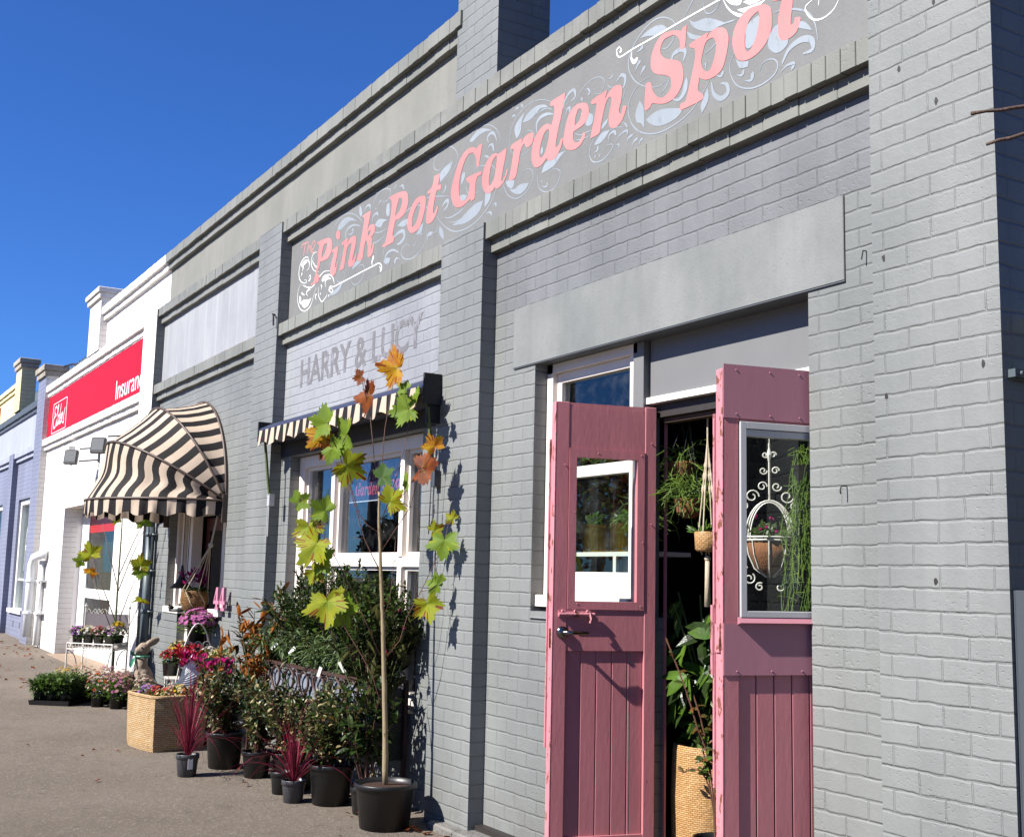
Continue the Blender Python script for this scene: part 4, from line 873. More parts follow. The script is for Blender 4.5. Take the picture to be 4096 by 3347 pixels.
for x0, x1 in ((-10.17, -9.565), (-9.435, -8.195), (-8.065, -7.73)):
    for z0, z1 in ((1.77, 2.52), (.735, 1.63)): b.box(x0, x1, .268, .272, z0, z1)
b.build('glass_pane', M['glass_sky'], w2)
# ---- entrance bay: side windows + door
b = MB()
for x0, x1 in ((-14.36, -13.80), (-12.45, -12.16)):
    b.bbox(x0, x0 + .07, .20, .30, 1.13, 2.35, .003); b.bbox(x1 - .07, x1, .20, .30, 1.13, 2.35, .003)
    b.bbox(x0 + .07, x1 - .07, .20, .30, 2.28, 2.35, .003)
b.bbox(-14.18, -14.10, .215, .29, 1.20, 2.28, .003)
b.bbox(-13.84, -13.70, .20, .32, .0, 2.35, .003); b.bbox(-12.55, -12.42, .20, .32, .0, 2.35, .003); b.bbox(-13.70, -12.55, .20, .32, 2.22, 2.35, .003)
w3 = b.build('entrance_frame', M['white_wood'], shop)
b = MB(); b.bbox(-14.40, -13.76, .09, .30, 1.095, 1.165, .004); b.build('sill', M['white_wood'], w3); b = MB(); b.bbox(-12.50, -12.13, .06, .30, 1.12, 1.19, .004); b.build('sill', M['white_wood'], w3)
b = MB()
b.box(-14.29, -13.87, .26, .264, 1.165, 2.28); b.build('glass_pane', M['glass_dark'], w3); b = MB(); b.box(-12.38, -12.23, .26, .264, 1.19, 2.28); b.build('glass_pane', M['glass_dark'], w3)
b = MB(); b.box(-13.69, -13.56, .36, .40, .03, 2.2); b.box(-12.68, -12.56, .36, .40, .03, 2.2); b.box(-13.56, -12.68, .36, .40, .03, .5); b.box(-13.56, -12.68, .36, .40, 2.05, 2.2)
d3 = b.build('door', M['dark_wood'], shop); d3['label'] = 'dark red timber entrance door under the striped hood'
M['maroon'] = paint('dark_red_door_paint', '5a2226', .45); d3.data.materials[0] = M['maroon']
boxo('glass_pane', M['glass_dark'], d3, -13.56, -12.68, .378, .382, .5, 2.05)
b = MB(); b.bbox(-14.37, -13.80, .10, .34, 1.0, 1.094, .004); b.build('brick_sill', M['brick'], shop)
# ---- number 44
b = MB()
o4 = [(0, .33), (.40, 1), (.66, 1), (.66, .42), (.86, .42), (.86, .27), (.66, .27), (.66, .12), (.80, .12), (.80, 0), (.28, 0), (.28, .12), (.40, .12), (.40, .27), (0, .27)]
h4 = [(.16, .42), (.40, .42), (.40, .80)]
for k in range(2):
    vs, fs = fill_poly([o4, h4], .5)
    x0 = -12.20 + k * .20
    b.add([(x0 + a * .205, .045 + s_ * .03, 1.19 + z * .235) for a, z, s_ in vs], fs)
num = b.build('house_number', M['pink_num']); recentre(num); tag(num, 'pink raised house number 44 on grey brick beside the hanging basket', 'house number')
# ---- grey downpipe beside the white shop
dp = thing('downpipe', 'grey green downpipe against the dark brick return left of the striped hood', 'downpipe', (-14.97, .03, .1))
b = MB(); b.tube([(-14.97, .035, gz(-15)), (-14.97, .035, 2.12)], .055, 16); b.tube([(-14.97, .035, 2.10), (-14.97, .035, 2.22), (-14.86, .035, 2.28), (-14.45, .05, 2.30)], .05, 14); b.build('pipe', M['pipe_grey'], dp, True)
for z in (.55, 1.05, 1.55, 2.0):
    b = MB(); b.tube([(-14.97, .035, z), (-14.97, .035, z + .05)], .061, 16); b.box(-15.06, -14.88, .04, .12, z + .01, z + .035); b.build('collar', M['pipe_grey'], dp, True)

# ------------------------------------------------------------------ white shop
ws = thing('shop_building', 'white painted brick shop with long red sign panel and recessed door', 'shop building', (-19, .1, .1))
DW = (-21.12, -17.30, -.2, 2.59)
b = MB(); wall(b, -23.30, -15.87, -.3, 3.835, [DW])
b.box(-23.30, -15.87, Yw - .0005, .36, 3.835, 3.95)
b.build('brick_wall', M['brick_white'], ws)
b = MB(); b.box(-18.77, -15.03, Yw, .36, 4.964, 5.445); b.box(-23.3, -15.9, Yw, .36, 3.95, 4.765); b.build('parapet', M['render_white'], ws)
for x0, x1, z in ((-23.30, -15.87, 3.833), (-23.30, -15.87, 4.85), (-18.77, -15.03, 5.53)):
    b = MB(); course(b, x0, x1, z, z + .115, .016, .34); course(b, x0, x1, z - .085, z, .060, .34, .24); b.build('cornice' if z < 4 else 'coping', M['render_white'], ws)
b = MB(); b.box(-15.87, -15.03, .037, .36, 4.957, 4.963); b.build('parapet_return', M['render_white'], ws)
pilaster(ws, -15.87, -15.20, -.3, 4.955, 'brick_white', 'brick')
pilaster(ws, -19.60, -18.77, 4.966, 5.80, 'brick_white', 'brick_white', yb=.30, name='chimney_pier')
b = MB(); b.bbox(-19.66, -18.74, -.04, .33, 5.80, 5.885, .01); b.bbox(-19.70, -18.71, -.07, .36, 5.887, 5.97, .01); b.build('pier_cap', M['brick_white'], ws)
# recess
b = MB(); b.add([(-21.12, .34, -.1), (-21.12, 1.0, -.1), (-21.12, 1.0, 2.6), (-21.12, .34, 2.6)], [(0, 1, 2, 3)]); b.add([(-17.30, .34, -.1), (-17.30, 1.4, -.1), (-17.30, 1.4, 2.6), (-17.30, .34, 2.6)], [(3, 2, 1, 0)])
b.add([(-21.12, .34, 2.6), (-21.12, 1.4, 2.6), (-17.3, 1.4, 2.6), (-17.3, .34, 2.6)], [(0, 1, 2, 3)]); b.build('recess_wall', M['render_white'], ws)
boxo('threshold_slab', M['concrete'], ws, -21.11, -17.3, -.02, 1.4, -.05, .15)
b = MB(); b.bbox(-21.11, -20.90, .42, .50, .15, 2.59, .004); b.bbox(-20.90, -20.62, .43, .49, .15, 2.55, .004); b.bbox(-20.62, -17.3, .43, .49, 2.45, 2.59, .004); b.bbox(-20.62, -17.3, .43, .49, .15, .42, .004); b.bbox(-20.62, -17.3, .43, .49, 1.10, 1.25, .004); b.bbox(-18.6, -18.4, .43, .49, .42, 1.10, .004); b.bbox(-18.6, -18.4, .43, .49, 1.25, 2.45, .004)
dw = b.build('door', M['white_gloss'], ws); dw['label'] = 'white framed glass door with red band across the top'
boxo('glass_pane', M['glass_dark'], dw, -20.62, -17.3, .455, .459, .42, 2.45)
boxo('red_band', M['red'], dw, -20.62, -18.6, .449, .4525, 2.17, 2.45)
boxo('blind', M['blind'], dw, -20.62, -19.2, .62, .63, .15, 2.6); boxo('inner_wall', M['room'], ws, -21.1, -17.3, 1.38, 1.42, .1, 2.6)
# red sign
rs = thing('sign_board', 'long glossy red sign board with white lettering on the white shop', 'sign board', (-19.5, .08, 3.95))
b = MB(); b.box(-23.28, -15.875, .080, .109, 3.96, 4.745); b.build('panel', M['redsign'], rs)
b = MB(); b.box(-23.29, -15.874, .076, .108, 4.747, 4.762); b.build('trim', M['white_gloss'], rs)
b = MB()
sq = [(-22.74, 4.56), (-21.48, 4.56), (-21.48, 4.02), (-22.79, 4.02)]
for i in range(4):
    p, q = sq[i], sq[(i + 1) % 4]; dx, dz = q[0] - p[0], q[1] - p[1]; l = math.hypot(dx, dz); nx, nz = -dz / l * (.018 if i % 2 else .0065), dx / l * (.018 if i % 2 else .0065)
    b.add([(p[0] + nx, .0785 - i * .0001, p[1] + nz), (q[0] + nx, .0785 - i * .0001, q[1] + nz), (q[0] - nx, .0785 - i * .0001, q[1] - nz), (p[0] - nx, .0785 - i * .0001, p[1] - nz)], [(0, 1, 2, 3)])
# script word, drawn with brush strokes inside the box: E l d e r s
def script(strokes, x0, x1, z0, z1, y, w, mb):
    for i, st in enumerate(strokes): ribbon(mb, [(x0 + a * (x1 - x0), z0 + c * (z1 - z0)) for a, c in st], w, y - .0002 * i, 'n')
script([[(.27, .86), (.20, .98), (.08, .92), (.08, .72), (.18, .60), (.22, .58)], [(.20, .58), (.06, .50), (.0, .28), (.06, .04), (.18, .04), (.28, .26)], [(.28, .26), (.40, .90), (.40, 1.0), (.35, .92), (.31, .4), (.33, .1), (.38, .1), (.44, .28)],
        [(.54, .46), (.47, .52), (.42, .34), (.45, .12), (.52, .2), (.57, .5)], [(.64, 1.0), (.57, .5), (.55, .2), (.58, .1), (.63, .22)], [(.63, .26), (.70, .36), (.70, .50), (.65, .46), (.64, .26), (.67, .1), (.74, .2)], [(.74, .2), (.78, .56), (.81, .48), (.84, .52)], [(.79, .5), (.78, .1)],
        [(.86, .10), (.92, .06), (.95, .18), (.92, .30), (.94, .46), (1.0, .72)]], -22.66, -21.60, 4.10, 4.50, .0775, .036, b)
b.build('boxed_script', M['white_vinyl'], rs); b = MB()
vs, fs = fit_text('Insurance', -17.68, -15.86, 4.05, 4.335, .0785, size=1, bold=.0)
b.add([v for v in vs], fs)
b.build('lettering', M['white_vinyl'], rs)
# floodlights
def flood(x, z, yo, lab, an=58):
    t = thing('floodlight', lab, 'floodlight', (x, .1, z), 'floodlights on the white shop wall')
    Mt = Matrix.Translation((x, yo, z)) @ Euler((R(-14), 0, R(an))).to_matrix().to_4x4()
    b = MB(Mt); b.bbox(-.10, .10, -.045, .03, -.11, .11, .012)
    for k in range(5): b.box(-.085 + k * .04, -.078 + k * .04, .03, .055, -.09, .09)
    b.build('housing', M['lamp_grey'], t); b = MB(Mt); b.box(-.08, .08, -.05, -.0455, -.085, .085); b.build('lens', M['lamp_glass'], t)
    b = MB(); b.tube([(x + .06, yo + .10, z + .13), (x + .12, .06, z + .16), (x + .12, .11, z + .1)], .012, 6); b.tube([(x + .06, yo + .1, z - .06), (x + .12, .11, z - .02)], .012, 6); b.box(x + .08, x + .16, .09, .112, z - .06, z + .16); b.build('bracket', M['lamp_grey'], t)
flood(-18.75, 3.26, -.28, 'black floodlight on bracket arm on white wall below the red sign'); flood(-16.75, 3.27, -.30, 'square floodlight with pale lens on white wall next to the striped hood')
b = MB(); b.bbox(-20.95, -20.6, -.0, .112, 3.40, 3.62, .01); jb = b.build('junction_box', M['white_gloss']); recentre(jb); tag(jb, 'small white junction box above the black floodlight on the white wall', 'junction box')
# white downpipe
dp = thing('downpipe', 'white downpipe with curved top at the corner of the blue shop', 'downpipe', (-23.0, -.05, .17))
b = MB(); b.tube([(-22.35, .10, 1.80), (-22.45, .0, 1.80), (-22.62, -.07, 1.75), (-22.71, -.09, 1.62), (-22.73, -.09, 1.4), (-22.73, -.09, .34)], .08, 14); b.build('pipe', M['pipe_white'], dp, True)
b = MB(); b.tube([(-22.55, .05, 1.7), (-22.55, .05, .2)], .05, 10); b.build('inner_pipe', M['pipe_white'], dp, True)
for z in (.75, 1.32): 
    b = MB(); b.tube([(-22.73, -.09, z), (-22.73, -.09, z + .04)], .099, 14); b.box(-22.7, -22.3, -.02, .1, z, z + .03); b.build('collar', M['pipe_white'], dp)
# ------------------------------------------------------------------ blue shop
bs = thing('shop_building', 'blue violet painted shop with tall white framed window at far left', 'shop building', (-27, .1, .15))
b = MB()
WB = (-26.20, -24.62, .70, 2.95); WC = (-30.4, -28.45, .70, 2.95)
wall(b, -26.62, -24.10, -.3, 3.83, [WB]); wall(b, -36, -27.2, -.3, 3.83, [WC])
b.build('brick_wall', M['brick_blue'], bs)
b = MB(); b.box(-36, -24.1, Yw, .36, 3.95, 4.72); b.build('parapet', M['render_blue'], bs)
for x0, x1 in ((-26.62, -24.10), (-36, -27.2)):
    b = MB(); course(b, x0, x1, 3.833, 3.948, .016, .34); course(b, x0, x1, 3.748, 3.833, .060, .34, .24); b.build('cornice', M['render_blue'], bs)
b = MB(); course(b, -36, -24.10, 4.72, 4.85, .037, .34, .24); course(b, -36, -24.10, 4.64, 4.72, .073, .34, .24); b.build('coping', M['dark_trim'], bs)
pilaster(bs, -27.20, -26.62, -.3, 3.945, 'brick_blue', 'brick_blue'); 
pilaster(bs, -24.10, -23.30, -.3, 5.17, 'brick_blue', 'brick_white', yb=.34, name='chimney_pier')
b = MB(); b.bbox(-24.14, -23.27, -.04, .37, 5.17, 5.275, .01); b.bbox(-24.18, -23.24, -.07, .39, 5.277, 5.39, .01); b.build('pier_cap', M['brick_old'], bs)
b = MB(); b.bbox(-26.2, -26.05, .16, .28, .72, 2.94, .004); b.bbox(-24.74, -24.62, .16, .28, .72, 2.94, .004); b.bbox(-26.05, -24.74, .16, .28, 2.84, 2.94, .004); b.bbox(-26.3, -24.6, .05, .28, .66, .74, .004); b.bbox(-26.05, -24.74, .2, .26, 1.30, 1.34, .004)
bw2 = MB(); bw2.bbox(-30.4, -30.2, .16, .28, .72, 2.94, .004); bw2.bbox(-28.6, -28.45, .16, .28, .72, 2.94, .004); bw2.bbox(-30.2, -28.6, .16, .28, 2.84, 2.94, .004)
wb = b.build('window', M['white_gloss'], bs); wb3 = bw2.build('window', M['white_gloss'], bs)
boxo('glass_pane', M['glass_dark'], wb3, -30.2, -28.6, .232, .236, .72, 2.84)
M['curtain'] = render_mat('pale_green_curtain', 'b9c4b8', 'a4b0a6', streak=.5, bd=.004)
boxo('glass_pane', M['glass'], wb, -26.05, -24.74, .232, .236, .74, 2.84); boxo('curtain', M['curtain'], wb, -26.05, -24.74, .30, .31, .74, 2.84)
b = MB(); an = [(-25.35 + .33 * math.cos(R(a)), 2.05 + .45 * math.sin(R(a))) for a in range(0, 181, 15)]
ribbon(b, an, .03, .229, 'n'); ribbon(b, [(-25.68, 2.05), (-25.68, 1.5)], .025, .2288, 'n')
vs, fs = fit_text('the', -25.7, -25.1, 1.92, 2.05, .2285, size=1); b.add(vs, fs); vs, fs = fit_text('hair', -25.75, -25.0, 1.62, 1.78, .2285, size=1); 
b.build('glass_lettering', M['white_vinyl'], wb)
for x in (-25.75, -24.95):
    b = MB(); b.box(x, x + .1, .1075, .112, .38, .5); b.build('air_brick', M['dark_trim'], bs)
# yellow parapet beyond
ys = thing('shop_building', 'cream yellow parapet and chimney pier rising behind the blue shop front', 'shop building', (-31, .2, 4.7))
b = MB(); b.box(-40, -27.0, Yw, .36, 4.86, 5.40); b.build('parapet', M['render_yel'], ys)
b = MB(); course(b, -40, -27.1, 5.475, 5.57, .037, .34, .24); course(b, -40, -27.1, 5.39, 5.475, .073, .34, .24); b.build('coping', M['render_yel'], ys)
pilaster(ys, -27.15, -26.42, 4.86, 5.78, 'brick_yel', 'brick_yel', yb=.30, name='chimney_pier')
b = MB(); b.bbox(-27.2, -26.39, -.04, .33, 5.78, 5.875, .01); b.bbox(-27.23, -26.36, -.07, .36, 5.877, 5.98, .01); b.build('pier_cap', M['brick_old'], ys)
b = MB(); b.tube([(-24.0, .3, 5.42), (-23.3, .3, 5.38), (-22.4, .3, 5.30), (-21.2, .3, 5.08)], .02, 5); b.build('service_cable', M['iron'], bs)
boxo('red_panel', M['red'], ys, -40, -30.0, .09, .112, 4.95, 5.32)
b = MB()
for k in range(60): 
    x = -46 + k * .33; b.box(x, x + .05, 2.0, 9.0, 6.80, 6.84)
b.add([(-46, 2, 6.8), (-26.3, 2, 6.8), (-26.3, 2, 5.2), (-46, 2, 5.2)], [(0, 1, 2, 3)]); b.add([(-46, 2, 6.8), (-26.3, 2, 6.8), (-26.3, 9, 7.3), (-46, 9, 7.3)], [(3, 2, 1, 0)])
b.build('metal_roof', M['gal'], ys)

# ------------------------------------------------------------------ right edge: pipe, plate, twigs
dp = thing('downpipe', 'grey green downpipe on the dark side wall at the right edge', 'downpipe', (-2.6, .17, 0))
b = MB(); b.tube([(-2.62, .17, -.1), (-2.62, .17, 2.45), (-2.62, .17, 2.52), (-2.66, .17, 2.62)], .05, 16); b.build('pipe', M['pipe_grey'], dp, True)
for z in (2.37, .9):
    b = MB(); b.box(-2.7, -2.668, .03, .17, z, z + .03); b.tube([(-2.62, .17, z), (-2.62, .17, z + .03)], .058, 16); b.tube([(-2.665, .06, z + .015), (-2.655, .06, z + .015)], .008, 8); b.build('bracket', M['pipe_grey'], dp)
t = thing('steel_post', 'dark grey steel channel bolted to the corner of the pier', 'steel post', (-2.66, .1, 0))
b = MB(); b.bbox(-2.695, -2.688, .012, .4, -.08, 1.595, .002); b.bbox(-2.688, -2.60, .012, .02, -.08, 1.595, .002); b.build('channel', M['steel'], t)
b = MB()
for z in (1.53, .35): b.tube([(-2.688, .075, z), (-2.665, .075, z)], .014, 6); b.tube([(-2.664, .075, z), (-2.655, .075, z)], .007, 8)
b.build('bolt', M['alu'], t)
tt = thing('street_tree', 'bushy tree added past the right edge to block sky light, only its bare twigs reach into view', 'tree', (2.2, 1.5, 0))  # dense unseen crown added to keep sky light off the side faces
b = MB(); b.tube([(2.2, 1.5, -.2), (2.1, 1.5, 2.0), (2.2, 1.6, 4.5)], [.22, .17, .08], 9)
for k in range(6): a = k * 1.05; b.tube([(2.15, 1.5, 1.8 + .35 * k), (2.15 + math.cos(a) * 1.6, 1.5 + math.sin(a) * 1.9, 3.0 + .5 * k)], [.08, .02], 6)
b.build('trunk', M['twig_dry'], tt)
b = MB()
for k in range(3400):
    d = rdir(); q = Vector((2.6, 2.0, 4.0)) + Vector((d.x * 2.4, d.y * 3.4, d.z * 3.6)) * (ru(.2, 1) ** .45)
    b.leaf(q, rdir(), rdir(), .30, .17, random.randrange(2))
b.build('crown', [M['lf_dark'], M['lf_mid']], tt)
def twig(pts, r, lab):
    b = MB(); n = len(pts); fine = []
    for i in range(n - 1):
        for k in range(5):
            t = k / 5; fine.append(Vector(pts[i]).lerp(Vector(pts[i + 1]), t) + rdir() * .002)
    fine.append(Vector(pts[-1]))
    b.tube(fine, [r * (1 - .5 * i / len(fine)) * ru(.85, 1.25) for i in range(len(fine))], 7)
    for i in (7, 12): b.tube([fine[i], fine[i] + rdir() * .014], [r * .8, r * .3], 5)
    o = b.build('bare_twig', M['twig_dry'], tt, True); o['label'] = lab
twig([(1.2, 1.4, 3.0), (-.4, .3, 2.95), (-1.3, -.55, 2.86), (-1.585, -.996, 2.805), (-1.70, -1.18, 2.79), (-1.795, -1.335, 2.763)], .008, 'upper bare brown twig')
twig([(1.2, 1.4, 2.8), (-.4, .2, 2.86), (-1.2, -.6, 2.80), (-1.52, -1.08, 2.74), (-1.64, -1.26, 2.695), (-1.722, -1.38, 2.65)], .0075, 'lower bare brown twig')
# ------------------------------------------------------------------ striped hood
hood = thing('awning', 'rounded black and cream striped hood awning over the shop entrance', 'awning', (-13.3, .08, 2.3))
HC = Vector((-13.30, .085, 2.33)); HA, HB = 1.14, 1.17
def hp(t, th, k=1.0):
    return HC + Vector((HA * k * math.cos(t), -HB * k * math.sin(t) * math.cos(R(th)), HB * k * math.sin(t) * math.sin(R(th))))
NS = 37
b = MB(); ang = [(90, 64, 0), (64, 33, 0), (33, 0, 1)]
for a0, a1, wavy in ang:
    nt = NS * 4; ns = 10 if wavy else 3
    vs = []; fs = []; ms = []
    for i in range(ns + 1):
        u = i / ns
        for j in range(nt + 1):
            t = math.pi * j / nt
            tt = t
            if wavy: tt = t + math.sin(u * math.pi) * (.045 * math.sin(u * 7.5 + .6)) * min(1, 3 * math.sin(t)) * .8
            p = hp(tt, a0).lerp(hp(tt, a1), u)
            if wavy:
                off = -.05 * math.sin(u * math.pi) + .012 * math.sin(t * 23) * math.sin(u * math.pi)
            else: off = -.02 * math.sin(u * math.pi)
            n_ = (p - HC); n_.normalize(); vs.append(p + n_ * off)
    base = len(b.v)
    for i in range(ns):
        for j in range(nt):
            fs = (i * (nt + 1) + j, i * (nt + 1) + j + 1, (i + 1) * (nt + 1) + j + 1, (i + 1) * (nt + 1) + j)
            b.f.append(tuple(base + q for q in fs)); b.m.append((j // 4) % 2)
    b.v.extend(tuple(v) for v in vs)
b.build('canopy', [M['stripe_d'], M['stripe_l']], hood, True)
b = MB(); nt = NS * 8; base = 0
for i in range(5):
    for j in range(nt + 1):
        t = math.pi * j / nt; p = hp(t, 0, 1.004)
        dep = .165 + .020 * math.cos(2 * math.pi * j / 24)
        b.v.append(tuple(p + Vector((.012 * math.sin(j * .55) * i / 4, .01 * math.sin(j * .4) * i / 4, -dep * i / 4))))
for i in range(4):
    for j in range(nt):
        b.f.append((i * (nt + 1) + j, i * (nt + 1) + j + 1, (i + 1) * (nt + 1) + j + 1, (i + 1) * (nt + 1) + j)); b.m.append((j // 8) % 2)
b.build('valance', [M['stripe_d'], M['stripe_l']], hood, True)
for th in (90, 64, 33, 0):
    b = MB(); b.tube([hp(math.pi * k / 40, th, 1.006) for k in range(41)], .013, 8); b.build('rib', M['frame_br'], hood, True)
for sx in (-1, 1):
    b = MB(); b.bbox(HC.x + sx * HA - .02, HC.x + sx * HA + .02, .05, .112, 2.10, 2.40, .004); b.build('wall_bracket', M['frame_br'], hood)

# ------------------------------------------------------------------ roll-up awning
aw = thing('awning', 'dark navy roll up awning box with striped scalloped edge over the wide window', 'awning', (-8.86, 0, 2.85))
b = MB(); x0, x1 = -10.57, -7.14
pr = [(.112, 2.985), (-.02, 2.975), (-.12, 2.925), (-.135, 2.90), (-.135, 2.885), (.0, 2.80), (.112, 2.79)]
b.add([(x, y, z) for x in (x0, x1) for y, z in pr], [tuple(range(7)), tuple(range(13, 6, -1))] + [(i, (i + 1) % 7, 7 + (i + 1) % 7, 7 + i)[::-1] for i in range(7)])
b.build('awning_box', M['navy'], aw)
b = MB(); b.bbox(x1 - .012, x1 + .006, -.142, .0, 2.77, 2.985, .004); b.box(x1 - .05, x1 - .014, -.10, .10, 2.64, 2.79); b.bbox(x0 - .006, x0 + .012, -.14, -.0, 2.8, 2.99, .004); b.tube([(x0 + .02, -.04, 2.83), (x1 - .02, -.04, 2.83)], .05, 12); b.build('roller', M['blackish'], aw)
b = MB(); b.box(-10.575, -7.21, .092, .109, 2.665, 2.795); b.build('awning_shade_panel', M['blackish'], aw)  # black sheet standing in for the awning's shade on the wall strip
b = MB(); n = 41; base = 0; nt = n * 6
for i in range(4):
    for j in range(nt + 1):
        x = x0 + .06 + (x1 - x0 - .18) * j / nt
        b.v.append((x, -.142 - .012 * i / 3 * (1 + math.sin(j * .35)), 2.895 - (.135 + .020 * math.cos(2 * math.pi * j / 24)) * i / 3))
for i in range(3):
    for j in range(nt):
        b.f.append((i * (nt + 1) + j, i * (nt + 1) + j + 1, (i + 1) * (nt + 1) + j + 1, (i + 1) * (nt + 1) + j)); b.m.append((j // 6) % 2)
b.build('valance', [M['stripe_l'], M['stripe_d']], aw, True)
for x, xe in ((x0 + .10, -10.33), (x1 - .03, -7.20)):
    b = MB(); b.tube([(x, -.10, 2.82), (x + .02, -.06, 2.45), (x + .03, -.04, 2.30)], .014, 6); b.build('arm', M['stem'], aw)
    b = MB(); b.box(x + .0, x + .06, -.05, -.0, 2.20, 2.31); b.tube([(x + .03, -.04, 2.22), (x + .03, -.04, 1.92)], .005, 5); b.tube([(x - .02, -.03, 2.4), (x - .06, -.02, 1.88)], .004, 5); b.build('pull_rod', M['alu'] if x < -9 else M['steel'], aw)
# window banner
bn = thing('banner', 'navy banner with pink script lettering hanging inside the wide window', 'banner', (-8.8, .3, 2.2))
b = MB(); b.box(-9.36, -8.24, .300, .304, 2.20, 2.53); b.build('cloth', paint('navy_banner', '2a3a66', .6), bn)
b = MB()
for a in ((-9.36, -8.24, 2.197, 2.205), (-9.36, -8.24, 2.527, 2.535)): b.box(a[0], a[1], .297, .2995, a[2], a[3])
b.build('border', M['whitesign'], bn)
def sign_word(idx, X0, X1, Z0, Z1, y, mb):
    allp = [(q[i] / 1000, q[i + 1] / 1000) for k in idx for q in SIGN['L'][k][:1] for i in range(0, len(q), 2)]
    ax = min(p[0] for p in allp); bx = max(p[0] for p in allp); az = min(p[1] for p in allp); bz = max(p[1] for p in allp)
    for k in idx:
        loops = [[(X0 + (q[i] / 1000 - ax) / (bx - ax) * (X1 - X0), Z0 + (q[i + 1] / 1000 - az) / (bz - az) * (Z1 - Z0)) for i in range(0, len(q), 2)] for q in SIGN['L'][k]]
        vs, fs = fill_poly([smooth_loop(l, True, 2, 88) for l in loops]); mb.add([(a, y, z) for a, z, _ in vs], fs)
b = MB(); sign_word(range(0, 8), -9.16, -8.42, 2.37, 2.515, .2975, b); sign_word(range(8, 14), -9.24, -8.76, 2.245, 2.37, .2975, b); sign_word(range(14, 18), -8.70, -8.30, 2.255, 2.395, .2975, b)
b.build('lettering', paint('pink_print', 'e0708e', .6), bn)
b = MB()
for q in ((-9.32, 2.22, .03), (-9.28, 2.24, .025), (-8.35, 2.45, .04), (-8.55, 2.44, .035)): ribbon(b, [(q[0] + q[2] * math.cos(a * .8) * (1 - a * .09), q[1] + q[2] * math.sin(a * .8) * (1 - a * .09) + .01) for a in range(8)], .006, .2985, 'n')
b.build('scrolls', M['blueish'], bn)

# ------------------------------------------------------------------ plant builders
def pot(parent, x, y, z, r, h, mat='black_plastic', rim=True, soil=True, taper=.78):
    b = MB(); rb = r * taper
    pr = [(rb * .9, 0), (rb, .004), (r * .93, h - .035), (r * .935, h - .034), (r, h - .033), (r * 1.0, h - .004), (r * .985, h), (r * .95, h), (r * .93, h - .03), (r * .88, h - .06)] if rim else [(rb, 0), (r * .97, h - .012), (r, h - .011), (r, h), (r * .95, h), (r * .9, h - .03)]
    b.lathe((x, y, z), pr, 28, 0, True)
    o = b.build('pot', M[mat], parent, True)
    if soil:
        b = MB(); b.lathe((x, y, z), [(r * .92, h - .032), (r * .6, h - .022), (r * .2, h - .018), (.001, h - .016)], 20); b.build('soil', M['soil'], parent, True)
    return o
def stems(base, n, h, spread, lean=0, r=.004):
    out = []
    for i in range(n):
        a = ru(0, 6.283); s = spread * math.sqrt(rnd()); hh = h * ru(.65, 1.0) * (1 - .35 * (s / (spread + 1e-6)) ** 2)
        top = Vector((base[0] + s * math.cos(a), base[1] + s * math.sin(a) * .9, base[2] + hh))
        mid = Vector(base).lerp(top, .5) + Vector((ru(-.3, .3) * s, ru(-.3, .3) * s, hh * .12))
        out.append([Vector((base[0] + ru(-.02, .02), base[1] + ru(-.02, .02), base[2])), mid, top])
    return out
def bez(P, t): return P[0] * (1 - t) ** 2 + P[1] * 2 * t * (1 - t) + P[2] * t * t
def foliage(parent, base, n, h, spread, lpn, L, W, mats, wts=None, start=.3, stemmat='twig', bend=.3, up=.25, r=.004, back=None, flowers=None, sub=0, name='foliage', ymax=.095):
    """stems with leaves set along them; flowers = (mats, count, radius, centre mat)"""
    S = stems(base, n, h, spread); sb = MB(); lb = MB(); fb = MB()
    for P in S:
        sb.tube([bez(P, k / 6) for k in range(7)], [r * (1.1 - .8 * k / 6) for k in range(7)], 5)
        for k in range(lpn):
            t = start + (1 - start) * (k + rnd()) / lpn
            p = bez(P, t); tn = (bez(P, min(1, t + .05)) - bez(P, max(0, t - .05))).normalized()
            d = (rdir() + tn * .6 + Vector((0, 0, up))).normalized()
            q = p + d * ru(0, spread * .16 * (1.2 - t))
            if q.y > ymax - .01: q.y = ymax - .01 - rnd() * .02
            if q.y + d.y * L > ymax: d.y = -abs(d.y); 
            nrm = Vector((ru(-.5, .5), ru(-.6, .3), 1))
            m_ = random.choices(range(len(mats)), wts)[0] if wts else random.randrange(len(mats))
            s_ = ru(.65, 1.15)
            lb.leaf(q, d, nrm, L * s_, W * s_, m_, bend * ru(.3, 1.6), .15, back)
    sb.build('stems', M[stemmat], parent)
    ml = [M[m] for m in mats]
    lb.build(name, ml, parent, False)
    if flowers:
        fm, cnt, fr, cm = flowers
        for k in range(cnt):
            P = random.choice(S); p = bez(P, ru(.85, 1.0)) + rdir(0, 1) * spread * .12
            if p.y > ymax - .02: p.y = ymax - .02
            fb.flower(p, Vector((ru(-.6, .6), ru(-1, .2), ru(.3, 1))), fr * ru(.8, 1.15), random.randrange(len(fm)), 8, len(fm) if cm else None)
        fb.build('flowers', [M[m] for m in fm] + ([M[cm]] if cm else []), parent)
